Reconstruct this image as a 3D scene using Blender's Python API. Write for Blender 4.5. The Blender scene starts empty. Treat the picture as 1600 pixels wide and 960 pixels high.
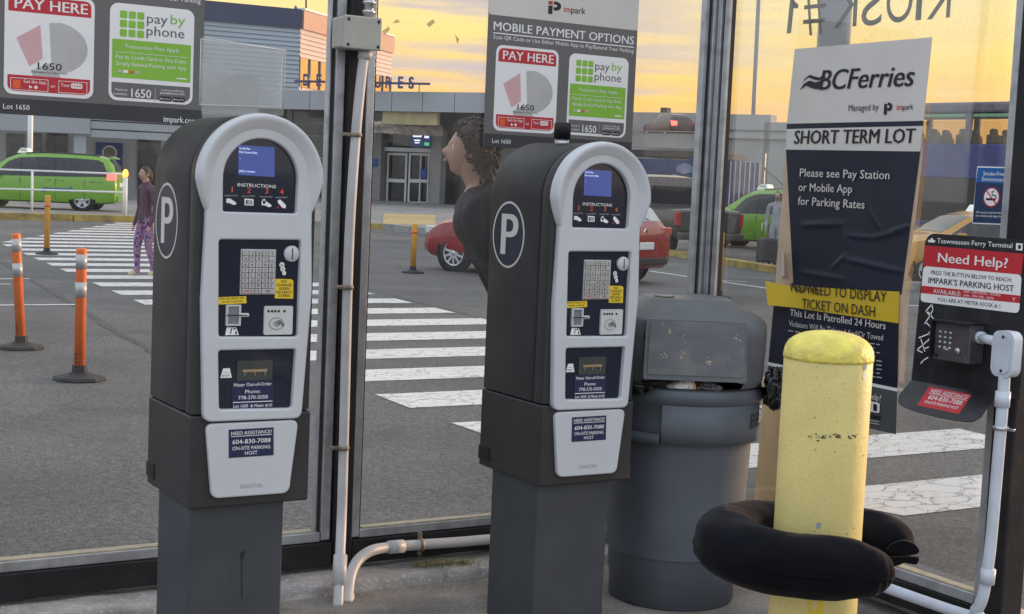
import bpy, bmesh, math, random
from mathutils import Vector, Matrix, noise
random.seed(7)
SC = bpy.context.scene
COL = SC.collection
RAD = math.radians
# ------------------------------------------------------------------ camera
FPX, YAW, PIT, ROL, CAMH = 2271.43, RAD(31.226), RAD(4.950), RAD(2.503), 1.62
cF = Vector((math.sin(YAW)*math.cos(PIT), math.cos(YAW)*math.cos(PIT), -math.sin(PIT)))
_r0 = Vector((math.cos(YAW), -math.sin(YAW), 0)); _u0 = _r0.cross(cF)
cR = math.cos(ROL)*_r0 + math.sin(ROL)*_u0
cU = -math.sin(ROL)*_r0 + math.cos(ROL)*_u0
CC = Vector((0, 0, CAMH))
cam_d = bpy.data.cameras.new('camera'); cam = bpy.data.objects.new('camera', cam_d); COL.objects.link(cam)
cam_d.sensor_width = 36; cam_d.lens = FPX/1600*36; cam_d.clip_start = .05; cam_d.clip_end = 4000
cam.matrix_world = Matrix(((cR.x, cU.x, -cF.x, CC.x), (cR.y, cU.y, -cF.y, CC.y), (cR.z, cU.z, -cF.z, CC.z), (0, 0, 0, 1)))
SC.camera = cam
# ------------------------------------------------------------------ world, sun, exposure
SUN_AZ, SUN_EL = RAD(92), RAD(7)
W = bpy.data.worlds.new('World'); SC.world = W; W.use_nodes = True
nt = W.node_tree; nt.nodes.clear()
def wn(t, **k):
    n = nt.nodes.new(t)
    for a, b in k.items(): setattr(n, a, b)
    return n
def wl_(a, b): nt.links.new(a, b)
def wmath(op, a, b=None, c=None):
    n = wn('ShaderNodeMath', operation=op); n.use_clamp = False
    for i, v in enumerate((a, b, c)):
        if v is None: continue
        if isinstance(v, (int, float)): n.inputs[i].default_value = v
        else: wl_(v, n.inputs[i])
    return n.outputs[0]
def wmap(v, a, b, c=0., d=1., smooth=True):
    n = wn('ShaderNodeMapRange'); n.interpolation_type = 'SMOOTHSTEP' if smooth else 'LINEAR'
    wl_(v, n.inputs[0])
    for i, x in enumerate((a, b, c, d)): n.inputs[i+1].default_value = x
    return n.outputs[0]
def wramp(v, stops):
    n = wn('ShaderNodeValToRGB'); wl_(v, n.inputs[0]); e = n.color_ramp.elements
    while len(e) < len(stops): e.new(.5)
    for i, (p, c) in enumerate(stops): e[i].position = p; e[i].color = (*c, 1)
    return n.outputs[0]
def wmix(f, a, b, mode='MIX'):
    n = wn('ShaderNodeMix', data_type='RGBA', blend_type=mode)
    if isinstance(f, (int, float)): n.inputs[0].default_value = f
    else: wl_(f, n.inputs[0])
    for i, v in ((6, a), (7, b)):
        if isinstance(v, tuple): n.inputs[i].default_value = (*v, 1)
        else: wl_(v, n.inputs[i])
    return n.outputs[2]
tc = wn('ShaderNodeTexCoord'); sep = wn('ShaderNodeSeparateXYZ'); wl_(tc.outputs['Generated'], sep.inputs[0])
zz = sep.outputs[2]
GA = RAD(66)   # direction of the evening glow
dot = wmath('ADD', wmath('MULTIPLY', sep.outputs[0], math.sin(GA)), wmath('MULTIPLY', sep.outputs[1], math.cos(GA)))
glow = wmap(dot, -.15, .8)
sky_n = wn('ShaderNodeTexSky', sky_type='NISHITA'); sky_n.sun_disc = False
sky_n.sun_elevation = SUN_EL; sky_n.sun_rotation = SUN_AZ
warm = wramp(wmap(zz, 0., .5, smooth=False), [(0, (.80, .36, .095)), (.08, (.80, .41, .105)), (.13, (.80, .475, .125)), (.19, (.80, .56, .18)), (.28, (.78, .62, .29)), (.52, (.70, .63, .50)), (1, (.66, .70, .76))])
cool = wramp(wmap(zz, 0., 1., smooth=False), [(0, (.48, .48, .50)), (.12, (.54, .58, .65)), (.4, (.62, .71, .86)), (1, (.72, .78, .90))])
base = wmix(glow, cool, warm)
base = wmix(.08, base, wmix(1., sky_n.outputs[0], (.1, .1, .1), 'MULTIPLY'))
mp = wn('ShaderNodeMapping'); wl_(tc.outputs['Generated'], mp.inputs[0]); mp.inputs['Scale'].default_value = (3.6, 3.6, 46)
mp.inputs['Rotation'].default_value = (RAD(3), RAD(2), 0)
n1 = wn('ShaderNodeTexNoise'); wl_(mp.outputs[0], n1.inputs['Vector']); n1.inputs['Scale'].default_value = 1.15; n1.inputs['Detail'].default_value = 7; n1.inputs['Roughness'].default_value = .55
DV = (math.sin(RAD(23)), math.cos(RAD(23)))    # cloud bank over the terminal
d2 = wmath('ADD', wmath('MULTIPLY', sep.outputs[0], DV[0]), wmath('MULTIPLY', sep.outputs[1], DV[1]))
bank = wmap(d2, .93, .988)
cl = wmap(n1.outputs[0], .37, .56)
cl = wmath('MULTIPLY', cl, wmath('ADD', wmath('MULTIPLY', bank, .92), .10))
cl = wmath('MULTIPLY', cl, wmap(zz, .035, .068))
base = wmix(cl, base, (.44, .375, .365))
n2 = wn('ShaderNodeTexNoise'); wl_(mp.outputs[0], n2.inputs['Vector']); n2.inputs['Scale'].default_value = 2.6; n2.inputs['Detail'].default_value = 5
base = wmix(wmath('MULTIPLY', wmap(n2.outputs[0], .5, .75), .35), base, wmix(.5, base, (.82, .70, .46)))
bg = wn('ShaderNodeBackground'); wl_(base, bg.inputs[0]); bg.inputs[1].default_value = .95
wo = wn('ShaderNodeOutputWorld'); wl_(bg.outputs[0], wo.inputs[0])
sd = bpy.data.lights.new('sun', 'SUN'); sd.energy = 2.0; sd.angle = RAD(4); sd.color = (1, .62, .40)
so = bpy.data.objects.new('sun', sd); COL.objects.link(so)
sv = Vector((math.sin(SUN_AZ)*math.cos(SUN_EL), math.cos(SUN_AZ)*math.cos(SUN_EL), math.sin(SUN_EL)))
so.rotation_euler = sv.to_track_quat('Z', 'Y').to_euler(); so.location = (30, 10, 20)
SC.view_settings.view_transform = 'Standard'; SC.view_settings.look = 'None'
SC.view_settings.exposure = 0.85; SC.view_settings.gamma = 1
SC.render.engine = 'CYCLES'; SC.cycles.max_bounces = 8; SC.cycles.transparent_max_bounces = 24
SC.cycles.use_denoising = True
# ------------------------------------------------------------------ unprojection helpers
def ray(px, py): return cF + cR*((px-800)/FPX) - cU*((py-480)/FPX)
def V(px, py, t): return CC + ray(px, py)*t
def onp(px, py, P, N):
    d = ray(px, py); return CC + d*((Vector(P)-CC).dot(N)/d.dot(N))
def G(px, py, z=-.05): return onp(px, py, (0, 0, z), Vector((0, 0, 1)))
FH = Vector((math.sin(YAW), math.cos(YAW), 0)); RH = Vector((math.cos(YAW), -math.sin(YAW), 0))
UP = Vector((0, 0, 1))
def view_az(lat, dep): return lat*RH + dep*FH
# ------------------------------------------------------------------ materials
MATS = {}
def mat(name, col, rough=.5, metal=0., var=.08, vs=6., bump=0., bs=60., spec=.5, coat=0., emit=None, es=1., dirt=0., ds=2., dcol=(.05, .045, .04), speck=0., sps=300., spcol=(.5, .5, .5)):
    if name in MATS: return MATS[name]
    m = bpy.data.materials.new(name); m.use_nodes = True; t = m.node_tree; b = t.nodes['Principled BSDF']
    MATS[name] = m
    b.inputs['Roughness'].default_value = rough; b.inputs['Metallic'].default_value = metal
    b.inputs['Specular IOR Level'].default_value = spec; b.inputs['Coat Weight'].default_value = coat
    c = t.nodes.new('ShaderNodeTexCoord'); co = c.outputs['Object']
    def nz(s, d=4):
        n = t.nodes.new('ShaderNodeTexNoise'); n.inputs['Scale'].default_value = s; n.inputs['Detail'].default_value = d
        t.links.new(co, n.inputs['Vector']); return n.outputs[0]
    def mr(v, a, b_, c_, d_):
        n = t.nodes.new('ShaderNodeMapRange'); t.links.new(v, n.inputs[0])
        for i, x in enumerate((a, b_, c_, d_)): n.inputs[i+1].default_value = x
        return n.outputs[0]
    def mx(f, a, b_, mode='MIX'):
        n = t.nodes.new('ShaderNodeMix'); n.data_type = 'RGBA'; n.blend_type = mode
        for i, v in ((0, f), (6, a), (7, b_)):
            if isinstance(v, tuple): n.inputs[i].default_value = (*v, 1)
            elif isinstance(v, (int, float)): n.inputs[i].default_value = v
            else: t.links.new(v, n.inputs[i])
        return n.outputs[2]
    lo = tuple(x*(1-var) for x in col); hi = tuple(min(1, x*(1+var)) for x in col)
    out = mx(mr(nz(vs), .3, .7, 0, 1), lo, hi)
    if speck: out = mx(mr(nz(sps, 2), .56, .68, 0, speck), out, spcol)
    if dirt: out = mx(mr(nz(ds, 8), .48, .75, 0, dirt), out, dcol)
    t.links.new(out, b.inputs['Base Color'])
    t.links.new(mr(nz(vs*1.7), .3, .7, max(0, rough-.06), min(1, rough+.06)), b.inputs['Roughness'])
    if bump:
        bn = t.nodes.new('ShaderNodeBump'); bn.inputs['Strength'].default_value = bump; bn.inputs['Distance'].default_value = .01
        t.links.new(nz(bs, 6), bn.inputs['Height']); t.links.new(bn.outputs[0], b.inputs['Normal'])
    if emit:
        b.inputs['Emission Color'].default_value = (*emit, 1); b.inputs['Emission Strength'].default_value = es
    return m
def glass(name, tint=(.95, .96, .96), refl=.5, dirt=.03, ds=3., speck=0., sps=220., streak=False, dcol=(.62, .6, .56)):
    if name in MATS: return MATS[name]
    m = bpy.data.materials.new(name); m.use_nodes = True; t = m.node_tree; t.nodes.clear(); MATS[name] = m
    N = t.nodes.new; L = t.links.new
    tr = N('ShaderNodeBsdfTransparent'); tr.inputs[0].default_value = (*tint, 1)
    gl = N('ShaderNodeBsdfGlossy'); gl.inputs['Roughness'].default_value = .02
    fr = N('ShaderNodeFresnel'); fr.inputs[0].default_value = 1.5
    mm = N('ShaderNodeMath'); mm.operation = 'MULTIPLY'; L(fr.outputs[0], mm.inputs[0]); mm.inputs[1].default_value = refl
    mx = N('ShaderNodeMixShader'); L(mm.outputs[0], mx.inputs[0]); L(tr.outputs[0], mx.inputs[1]); L(gl.outputs[0], mx.inputs[2])
    df = N('ShaderNodeBsdfDiffuse'); df.inputs[0].default_value = (*dcol, 1)
    c = N('ShaderNodeTexCoord'); mpn = N('ShaderNodeMapping'); L(c.outputs['Object'], mpn.inputs[0])
    if streak: mpn.inputs['Scale'].default_value = (1, 1, .25)
    n = N('ShaderNodeTexNoise'); n.inputs['Scale'].default_value = ds; n.inputs['Detail'].default_value = 9; n.inputs['Roughness'].default_value = .7; L(mpn.outputs[0], n.inputs['Vector'])
    r = N('ShaderNodeMapRange'); L(n.outputs[0], r.inputs[0]); r.inputs[1].default_value = .38; r.inputs[2].default_value = .75; r.inputs[3].default_value = dirt*.25; r.inputs[4].default_value = dirt*1.9
    f = r.outputs[0]
    if speck:
        v = N('ShaderNodeTexNoise'); v.inputs['Scale'].default_value = sps; v.inputs['Detail'].default_value = 3; L(c.outputs['Object'], v.inputs['Vector'])
        r2 = N('ShaderNodeMapRange'); L(v.outputs[0], r2.inputs[0]); r2.inputs[1].default_value = .60; r2.inputs[2].default_value = .70; r2.inputs[4].default_value = speck
        n3 = N('ShaderNodeTexNoise'); n3.inputs['Scale'].default_value = 1.3; L(c.outputs['Object'], n3.inputs['Vector'])
        r3 = N('ShaderNodeMapRange'); L(n3.outputs[0], r3.inputs[0]); r3.inputs[1].default_value = .35; r3.inputs[2].default_value = .65
        m3 = N('ShaderNodeMath'); m3.operation = 'MULTIPLY'; L(r2.outputs[0], m3.inputs[0]); L(r3.outputs[0], m3.inputs[1])
        a = N('ShaderNodeMath'); a.operation = 'ADD'; a.use_clamp = True; L(f, a.inputs[0]); L(m3.outputs[0], a.inputs[1]); f = a.outputs[0]
    m2 = N('ShaderNodeMixShader'); L(f, m2.inputs[0]); L(mx.outputs[0], m2.inputs[1]); L(df.outputs[0], m2.inputs[2])
    o = N('ShaderNodeOutputMaterial'); L(m2.outputs[0], o.inputs[0])
    return m
def asphalt(name, col=(.10, .098, .096)):
    m = bpy.data.materials.new(name); m.use_nodes = True; t = m.node_tree; b = t.nodes['Principled BSDF']; MATS[name] = m
    N = t.nodes.new; L = t.links.new
    c = N('ShaderNodeTexCoord')
    def nz(s, d=3, r=.5):
        n = N('ShaderNodeTexNoise'); n.inputs['Scale'].default_value = s; n.inputs['Detail'].default_value = d; n.inputs['Roughness'].default_value = r; L(c.outputs['Object'], n.inputs['Vector']); return n.outputs[0]
    def mr(v, a, b_, c_, d_):
        n = N('ShaderNodeMapRange'); L(v, n.inputs[0])
        for i, x in enumerate((a, b_, c_, d_)): n.inputs[i+1].default_value = x
        return n.outputs[0]
    def mul(a, b_):
        n = N('ShaderNodeMath'); n.operation = 'MULTIPLY'; L(a, n.inputs[0]); L(b_, n.inputs[1]); return n.outputs[0]
    k = mul(mul(mr(nz(75, 3, .7), .3, .7, .3, 1.85), mr(nz(24, 2), .35, .65, .80, 1.2)), mul(mr(nz(.5, 7, .65), .35, .65, .70, 1.22), mr(nz(1.3, 4, .6), .58, .70, 1.0, .72)))
    vo = N('ShaderNodeTexVoronoi'); vo.inputs['Scale'].default_value = 85; L(c.outputs['Object'], vo.inputs['Vector'])
    k = mul(k, mr(vo.outputs['Distance'], 0, .6, 1.25, .7))
    mx = N('ShaderNodeMix'); mx.data_type = 'RGBA'; mx.blend_type = 'MULTIPLY'; mx.inputs[0].default_value = 1; mx.inputs[6].default_value = (*col, 1); L(k, mx.inputs[7])
    L(mx.outputs[2], b.inputs['Base Color']); b.inputs['Roughness'].default_value = .8
    bn = N('ShaderNodeBump'); bn.inputs['Strength'].default_value = .7; bn.inputs['Distance'].default_value = .006; L(nz(85, 4, .7), bn.inputs['Height']); L(bn.outputs[0], b.inputs['Normal'])
    return m
def roadpaint(name, col, wear=.5, cracks=True):
    m = bpy.data.materials.new(name); m.use_nodes = True; t = m.node_tree; b = t.nodes['Principled BSDF']; MATS[name] = m
    N = t.nodes.new; L = t.links.new
    c = N('ShaderNodeTexCoord')
    n = N('ShaderNodeTexNoise'); n.inputs['Scale'].default_value = 14; n.inputs['Detail'].default_value = 9; n.inputs['Roughness'].default_value = .75; L(c.outputs['Object'], n.inputs['Vector'])
    r = N('ShaderNodeMapRange'); L(n.outputs[0], r.inputs[0]); r.inputs[1].default_value = .55; r.inputs[2].default_value = .70; r.inputs[4].default_value = wear
    v = N('ShaderNodeTexVoronoi'); v.feature = 'DISTANCE_TO_EDGE'; v.inputs['Scale'].default_value = 4.5
    mpn = N('ShaderNodeMapping'); mpn.inputs['Scale'].default_value = (1, 2.2, 1); mpn.inputs['Rotation'].default_value = (0, 0, .5)
    ns = N('ShaderNodeTexNoise'); ns.inputs['Scale'].default_value = 5; ns.inputs['Detail'].default_value = 6; L(c.outputs['Object'], ns.inputs['Vector'])
    ad = N('ShaderNodeMix'); ad.data_type = 'RGBA'; ad.inputs[0].default_value = .22; L(c.outputs['Object'], ad.inputs[6]); L(ns.outputs['Color'], ad.inputs[7])
    L(ad.outputs[2], mpn.inputs[0]); L(mpn.outputs[0], v.inputs['Vector'])
    r2 = N('ShaderNodeMapRange'); L(v.outputs[0], r2.inputs[0]); r2.inputs[1].default_value = .0; r2.inputs[2].default_value = .05; r2.inputs[3].default_value = .75 if cracks else 0; r2.inputs[4].default_value = 0
    mxm = N('ShaderNodeMath'); mxm.operation = 'MAXIMUM'; L(r.outputs[0], mxm.inputs[0]); L(r2.outputs[0], mxm.inputs[1])
    mx = N('ShaderNodeMix'); mx.data_type = 'RGBA'; L(mxm.outputs[0], mx.inputs[0]); mx.inputs[6].default_value = (*col, 1); mx.inputs[7].default_value = (.14, .135, .13, 1)
    L(mx.outputs[2], b.inputs['Base Color']); b.inputs['Roughness'].default_value = .7
    bn = N('ShaderNodeBump'); bn.inputs['Strength'].default_value = .5; bn.inputs['Distance'].default_value = .008; bn.invert = True; L(mxm.outputs[0], bn.inputs['Height']); L(bn.outputs[0], b.inputs['Normal'])
    return m
# ------------------------------------------------------------------ objects
WLOC = {}
def wl(o): return WLOC.get(o.name, Vector((0, 0, 0))) if o else Vector((0, 0, 0))
def setp(o, label=None, cat=None, group=None, kind=None):
    if label: o['label'] = label
    if cat: o['category'] = cat
    if group: o['group'] = group
    if kind: o['kind'] = kind
    return o
def thing(name, label, cat, loc=(0, 0, 0), rz=0., group=None, kind=None):
    o = bpy.data.objects.new(name, None); COL.objects.link(o); o.empty_display_size = .1
    o.location = loc; o.rotation_euler = (0, 0, rz); WLOC[o.name] = Vector(loc)
    return setp(o, label, cat, group, kind)
def copy_tree(o, parent=None):
    c = o.copy(); COL.objects.link(c); WLOC[c.name] = wl(o)
    if parent: c.parent = parent
    for ch in [x for x in bpy.data.objects if x.parent == o]: copy_tree(ch, c)
    return c
def link_mesh(name, me, parent=None, local=False, pivot=None):
    o = bpy.data.objects.new(name, me); COL.objects.link(o)
    if parent:
        o.parent = parent
        if not local: me.transform(Matrix.Translation(-wl(parent)))
        WLOC[o.name] = wl(parent)
    elif pivot is not None:
        me.transform(Matrix.Translation(-Vector(pivot))); o.location = pivot; WLOC[o.name] = Vector(pivot)
    return o
def rot_to(d):
    return Vector(d).normalized().to_track_quat('Z', 'Y').to_matrix()
class MB:
    def __init__(s): s.v = []; s.f = []; s.m = []; s.sm = []; s.mats = []
    def mi(s, m):
        if m not in s.mats: s.mats.append(m)
        return s.mats.index(m)
    def add(s, vs, fs, m, smooth=False):
        o = len(s.v); k = s.mi(m); s.v += [Vector(x) for x in vs]
        for f in fs: s.f.append([i+o for i in f]); s.m.append(k); s.sm.append(smooth)
        return s
    def box(s, a, b, m, bev=0., M=None):
        a, b = Vector(a), Vector(b)
        lo = Vector((min(a.x, b.x), min(a.y, b.y), min(a.z, b.z))); hi = Vector((max(a.x, b.x), max(a.y, b.y), max(a.z, b.z)))
        bm = bmesh.new(); bmesh.ops.create_cube(bm, size=1)
        c = (lo+hi)/2; d = hi-lo
        for v in bm.verts: v.co = Vector((v.co.x*d.x, v.co.y*d.y, v.co.z*d.z))+c
        if bev: bmesh.ops.bevel(bm, geom=bm.edges[:], offset=min(bev, .45*min(d)), segments=2, affect='EDGES', profile=.5)
        s.bm(bm, m, M, smooth=False); return s
    def bm(s, bm, m, M=None, smooth=False):
        bm.verts.index_update()
        vs = [(M @ v.co if M else v.co.copy()) for v in bm.verts]
        s.add(vs, [[v.index for v in f.verts] for f in bm.faces], m, smooth); bm.free(); return s
    def lathe(s, prof, m, c=(0, 0, 0), n=32, M=None, smooth=True, cap=True):
        c = Vector(c); vs = []; fs = []
        for r, z in prof:
            for i in range(n):
                a = 2*math.pi*i/n; p = Vector((r*math.cos(a), r*math.sin(a), z)); vs.append((M @ p if M else p)+c)
        k = len(prof)
        for j in range(k-1):
            for i in range(n):
                fs.append((j*n+i, j*n+(i+1) % n, (j+1)*n+(i+1) % n, (j+1)*n+i))
        if cap:
            if prof[0][0] > 1e-5: fs.append(list(range(n))[::-1])
            if prof[-1][0] > 1e-5: fs.append([(k-1)*n+i for i in range(n)])
        s.add(vs, fs, m, smooth); return s
    def cyl(s, a, b, r, m, r2=None, n=20, smooth=True):
        a, b = Vector(a), Vector(b); R = rot_to(b-a); L = (b-a).length
        return s.lathe([(r, 0), (r if r2 is None else r2, L)], m, a, n, R, smooth)
    def tube(s, pts, r, m, n=12, smooth=True, cap=True):
        pts = [Vector(p) for p in pts]; K = len(pts); rs = r if isinstance(r, (list, tuple)) else [r]*K
        t0 = (pts[1]-pts[0]).normalized(); up = Vector((0, 0, 1)) if abs(t0.z) < .9 else Vector((1, 0, 0))
        nx = t0.cross(up).normalized(); vs = []; fs = []
        for i, p in enumerate(pts):
            t = ((pts[min(i+1, K-1)]-pts[max(i-1, 0)])).normalized()
            nx = (nx-t*nx.dot(t)).normalized(); ny = t.cross(nx)
            for j in range(n):
                a = 2*math.pi*j/n; vs.append(p+(nx*math.cos(a)+ny*math.sin(a))*rs[i])
        for i in range(K-1):
            for j in range(n): fs.append((i*n+j, i*n+(j+1) % n, (i+1)*n+(j+1) % n, (i+1)*n+j))
        if cap: fs.append(list(range(n))[::-1]); fs.append([(K-1)*n+j for j in range(n)])
        s.add(vs, fs, m, smooth); return s
    def quad(s, a, b, c, d, m): return s.add([a, b, c, d], [(0, 1, 2, 3)], m)
    def prism(s, poly, d, m, smooth=False):           # poly of 3D points extruded by vector d
        d = Vector(d); n = len(poly); vs = [Vector(p) for p in poly]+[Vector(p)+d for p in poly]
        fs = [list(range(n))[::-1], list(range(n, 2*n))]+[(i, (i+1) % n, n+(i+1) % n, n+i) for i in range(n)]
        s.add(vs, fs, m, smooth); return s
    def grid(s, P, m, smooth=True, closed=False):     # P rows of points
        r, c = len(P), len(P[0]); vs = [p for row in P for p in row]; fs = []
        for i in range(r-1):
            for j in range(c if closed else c-1): fs.append((i*c+j, i*c+(j+1) % c, (i+1)*c+(j+1) % c, (i+1)*c+j))
        s.add(vs, fs, m, smooth); return s
    def mesh(s, me2, m, M, smooth=False):
        s.add([M @ v.co for v in me2.vertices], [list(p.vertices) for p in me2.polygons], m, smooth); return s
    def sphere(s, c, r, m, sc=(1, 1, 1), u=16, w=10):
        bm = bmesh.new(); bmesh.ops.create_uvsphere(bm, u_segments=u, v_segments=w, radius=r)
        c = Vector(c)
        for v in bm.verts: v.co = Vector((v.co.x*sc[0], v.co.y*sc[1], v.co.z*sc[2]))+c
        return s.bm(bm, m, None, True)
    def build(s, name, parent=None, local=False, pivot=None, fix=True, auto=None):
        me = bpy.data.meshes.new(name); me.from_pydata(s.v, [], s.f); me.update()
        for m in s.mats: me.materials.append(m)
        me.polygons.foreach_set('material_index', s.m); me.polygons.foreach_set('use_smooth', s.sm)
        if fix:
            bm = bmesh.new(); bm.from_mesh(me); bmesh.ops.recalc_face_normals(bm, faces=bm.faces[:]); bm.to_mesh(me); bm.free()
        if auto: me.set_sharp_from_angle(angle=RAD(auto))
        return link_mesh(name, me, parent, local, pivot)
def curve_mesh(outlines, ext, bev, res=2, fill='BOTH'):
    cu = bpy.data.curves.new('outline', 'CURVE'); cu.dimensions = '2D'; cu.fill_mode = fill; cu.extrude = ext; cu.bevel_depth = bev; cu.bevel_resolution = res
    for o in outlines:
        sp = cu.splines.new('POLY'); sp.points.add(len(o)-1); sp.use_cyclic_u = True
        for p, q in zip(sp.points, o): p.co = (q[0], q[1], 0, 1)
    ob = bpy.data.objects.new('outline', cu); COL.objects.link(ob)
    dg = bpy.context.evaluated_depsgraph_get(); me = bpy.data.meshes.new_from_object(ob.evaluated_get(dg))
    bpy.data.objects.remove(ob); bpy.data.curves.remove(cu); return me
_tc = {}
def text_mesh(s, bold=0., res=2, spacing=1., shear=0.):
    k = (s, bold, res, spacing, shear)
    if k in _tc: return _tc[k]
    cu = bpy.data.curves.new('t', 'FONT'); cu.body = s; cu.offset = bold; cu.resolution_u = res; cu.space_character = spacing; cu.shear = shear
    ob = bpy.data.objects.new('t', cu); COL.objects.link(ob)
    dg = bpy.context.evaluated_depsgraph_get(); me = bpy.data.meshes.new_from_object(ob.evaluated_get(dg))
    bpy.data.objects.remove(ob); bpy.data.curves.remove(cu)
    vs = [(v.co.x, v.co.y) for v in me.vertices]; fs = [list(p.vertices) for p in me.polygons]; bpy.data.meshes.remove(me)
    if not vs: vs = [(0, 0)]
    x0 = min(v[0] for v in vs); x1 = max(v[0] for v in vs)
    _tc[k] = ([(x-x0, y) for x, y in vs], fs, max(x1-x0, 1e-4)); return _tc[k]
CAP = None
def cap():
    global CAP
    if CAP is None:
        v, f, w = text_mesh('H'); CAP = max(p[1] for p in v)
    return CAP
def rrect(x0, z0, x1, z1, r, n=5):
    if x1 < x0: x0, x1 = x1, x0
    if z1 < z0: z0, z1 = z1, z0
    r = min(r, (x1-x0)/2, (z1-z0)/2); out = []
    for cx, cz, a in ((x1-r, z0+r, -90), (x1-r, z1-r, 0), (x0+r, z1-r, 90), (x0+r, z0+r, 180)):
        for i in range(n+1):
            t = RAD(a+90*i/n); out.append((cx+r*math.cos(t), cz+r*math.sin(t)))
    return out
def circle2(x, z, r, n=24, rz=None): return [(x+r*math.cos(2*math.pi*i/n), z+(rz or r)*math.sin(2*math.pi*i/n)) for i in range(n)]
def rpoly(pts, r, n=4):
    out = []; N = len(pts)
    for i in range(N):
        p = Vector(pts[i]); a = (Vector(pts[i-1])-p); b = (Vector(pts[(i+1) % N])-p)
        rr = min(r, a.length*.45, b.length*.45); A = p+a.normalized()*rr; B = p+b.normalized()*rr
        for k in range(n+1):
            t = k/n; q = A*(1-t)**2+p*2*t*(1-t)+B*t*t; out.append((q.x, q.y))
    return out
class Flat:
    """thin printed sheets on one plane; pixel helpers give plane coordinates"""
    def __init__(s, O, R, U, lift=.0006):
        s.O = Vector(O); s.R = Vector(R).normalized(); s.U = Vector(U).normalized(); s.N = s.R.cross(s.U).normalized(); s.lift = lift; s.mb = MB()
        if s.N.dot(CC-s.O) < 0: s.N = -s.N
    def p(s, px, py):
        q = onp(px, py, s.O, s.N)-s.O; return (q.dot(s.R), q.dot(s.U))
    def w(s, x, z, l=0): return s.O+s.R*x+s.U*z+s.N*(s.lift*l)
    def poly(s, pts, m, l=1): s.mb.add([s.w(x, z, l) for x, z in pts], [list(range(len(pts)))], m); return s
    def ppoly(s, pts, m, l=1, r=0.):
        q = [s.p(*a) for a in pts]
        return s.poly(rpoly(q, r) if r else q, m, l)
    def rect(s, x0, z0, x1, z1, m, l=1, r=0.): return s.poly(rrect(x0, z0, x1, z1, r) if r else [(x0, z0), (x1, z0), (x1, z1), (x0, z1)], m, l)
    def line(s, pts, w, m, l=2):
        for a, b in zip(pts, pts[1:]):
            A, B = Vector(a), Vector(b); d = (B-A).normalized(); n = Vector((-d.y, d.x))*w/2
            s.poly([tuple(A-n-d*w*.3), tuple(B-n+d*w*.3), tuple(B+n+d*w*.3), tuple(A+n-d*w*.3)], m, l)
        return s
    def pline(s, pts, wpx, m, l=2):
        a = s.p(*pts[0]); b = s.p(pts[0][0], pts[0][1]+wpx); return s.line([s.p(*q) for q in pts], abs(b[1]-a[1]), m, l)
    def text(s, t, x, z, h, w, m, l=3, bold=.0, ang=0., shear=0., res=2, spacing=1., mirror=False):
        if bold > .004 and h >= .0065 and not mirror:
            d = min(bold, .05)*h*(.42 if h < .02 else .95)
            for q_, e in enumerate((-d, d)): s.text(t, x+e*ca_(ang), z+e*math.sin(ang), h, w, m, l+.10*(q_+1), 0., ang, shear, res, spacing)
        bold = 0.
        vs, fs, W_ = text_mesh(t, bold, res, spacing, shear); k = h/cap(); kx = (w/W_) if w else k
        ca, sa = math.cos(ang), math.sin(ang); o = []
        for a, b in vs:
            X, Z = a*kx, b*k
            if mirror: X = (w or W_*k)-X
            o.append(s.w(x+X*ca-Z*sa, z+X*sa+Z*ca, l))
        s.mb.add(o, fs, m); return s
    def ctext(s, t, xc, z, h, wmax, m, l=3, bold=0., res=2):
        vs, fs, W_ = text_mesh(t, bold, res); w = min(wmax, W_*h/cap()) if wmax else W_*h/cap()
        return s.text(t, xc-w/2, z, h, w, m, l, bold, res=res)
    def tpx(s, t, a, b, hpx, m, l=3, bold=.0, shear=0., res=2, level=False):
        A = s.p(*a); B = s.p(*b); C_ = s.p(a[0], a[1]-hpx); h = abs(C_[1]-A[1]); w = math.hypot(B[0]-A[0], B[1]-A[1]); ang = math.atan2(B[1]-A[1], B[0]-A[0])
        z = A[1]
        if level: ang = 0; z = (A[1]+B[1])/2
        return s.text(t, A[0], z, h, w, m, l, bold, ang, shear, res)
    def build(s, name, parent=None, local=False, pivot=None): return s.mb.build(name, parent, local, pivot, fix=False)
def bez(p, n=12):
    """smooth path through points (Catmull-Rom)"""
    p = [Vector(q) for q in p]; out = []
    for i in range(len(p)-1):
        a, b, c, d = p[max(i-1, 0)], p[i], p[i+1], p[min(i+2, len(p)-1)]
        for k in range(n):
            t = k/n; out.append(.5*((2*b)+(c-a)*t+(2*a-5*b+4*c-d)*t*t+(3*b-a-3*c+d)*t**3))
    out.append(p[-1]); return out
def lerp(a, b, t): return a+(b-a)*t
ca_ = math.cos
def interp(tab, x):
    if x <= tab[0][0]: return tab[0][1]
    for (a, u), (b, w) in zip(tab, tab[1:]):
        if x <= b: return lerp(u, w, (x-a)/(b-a))
    return tab[-1][1]
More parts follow.
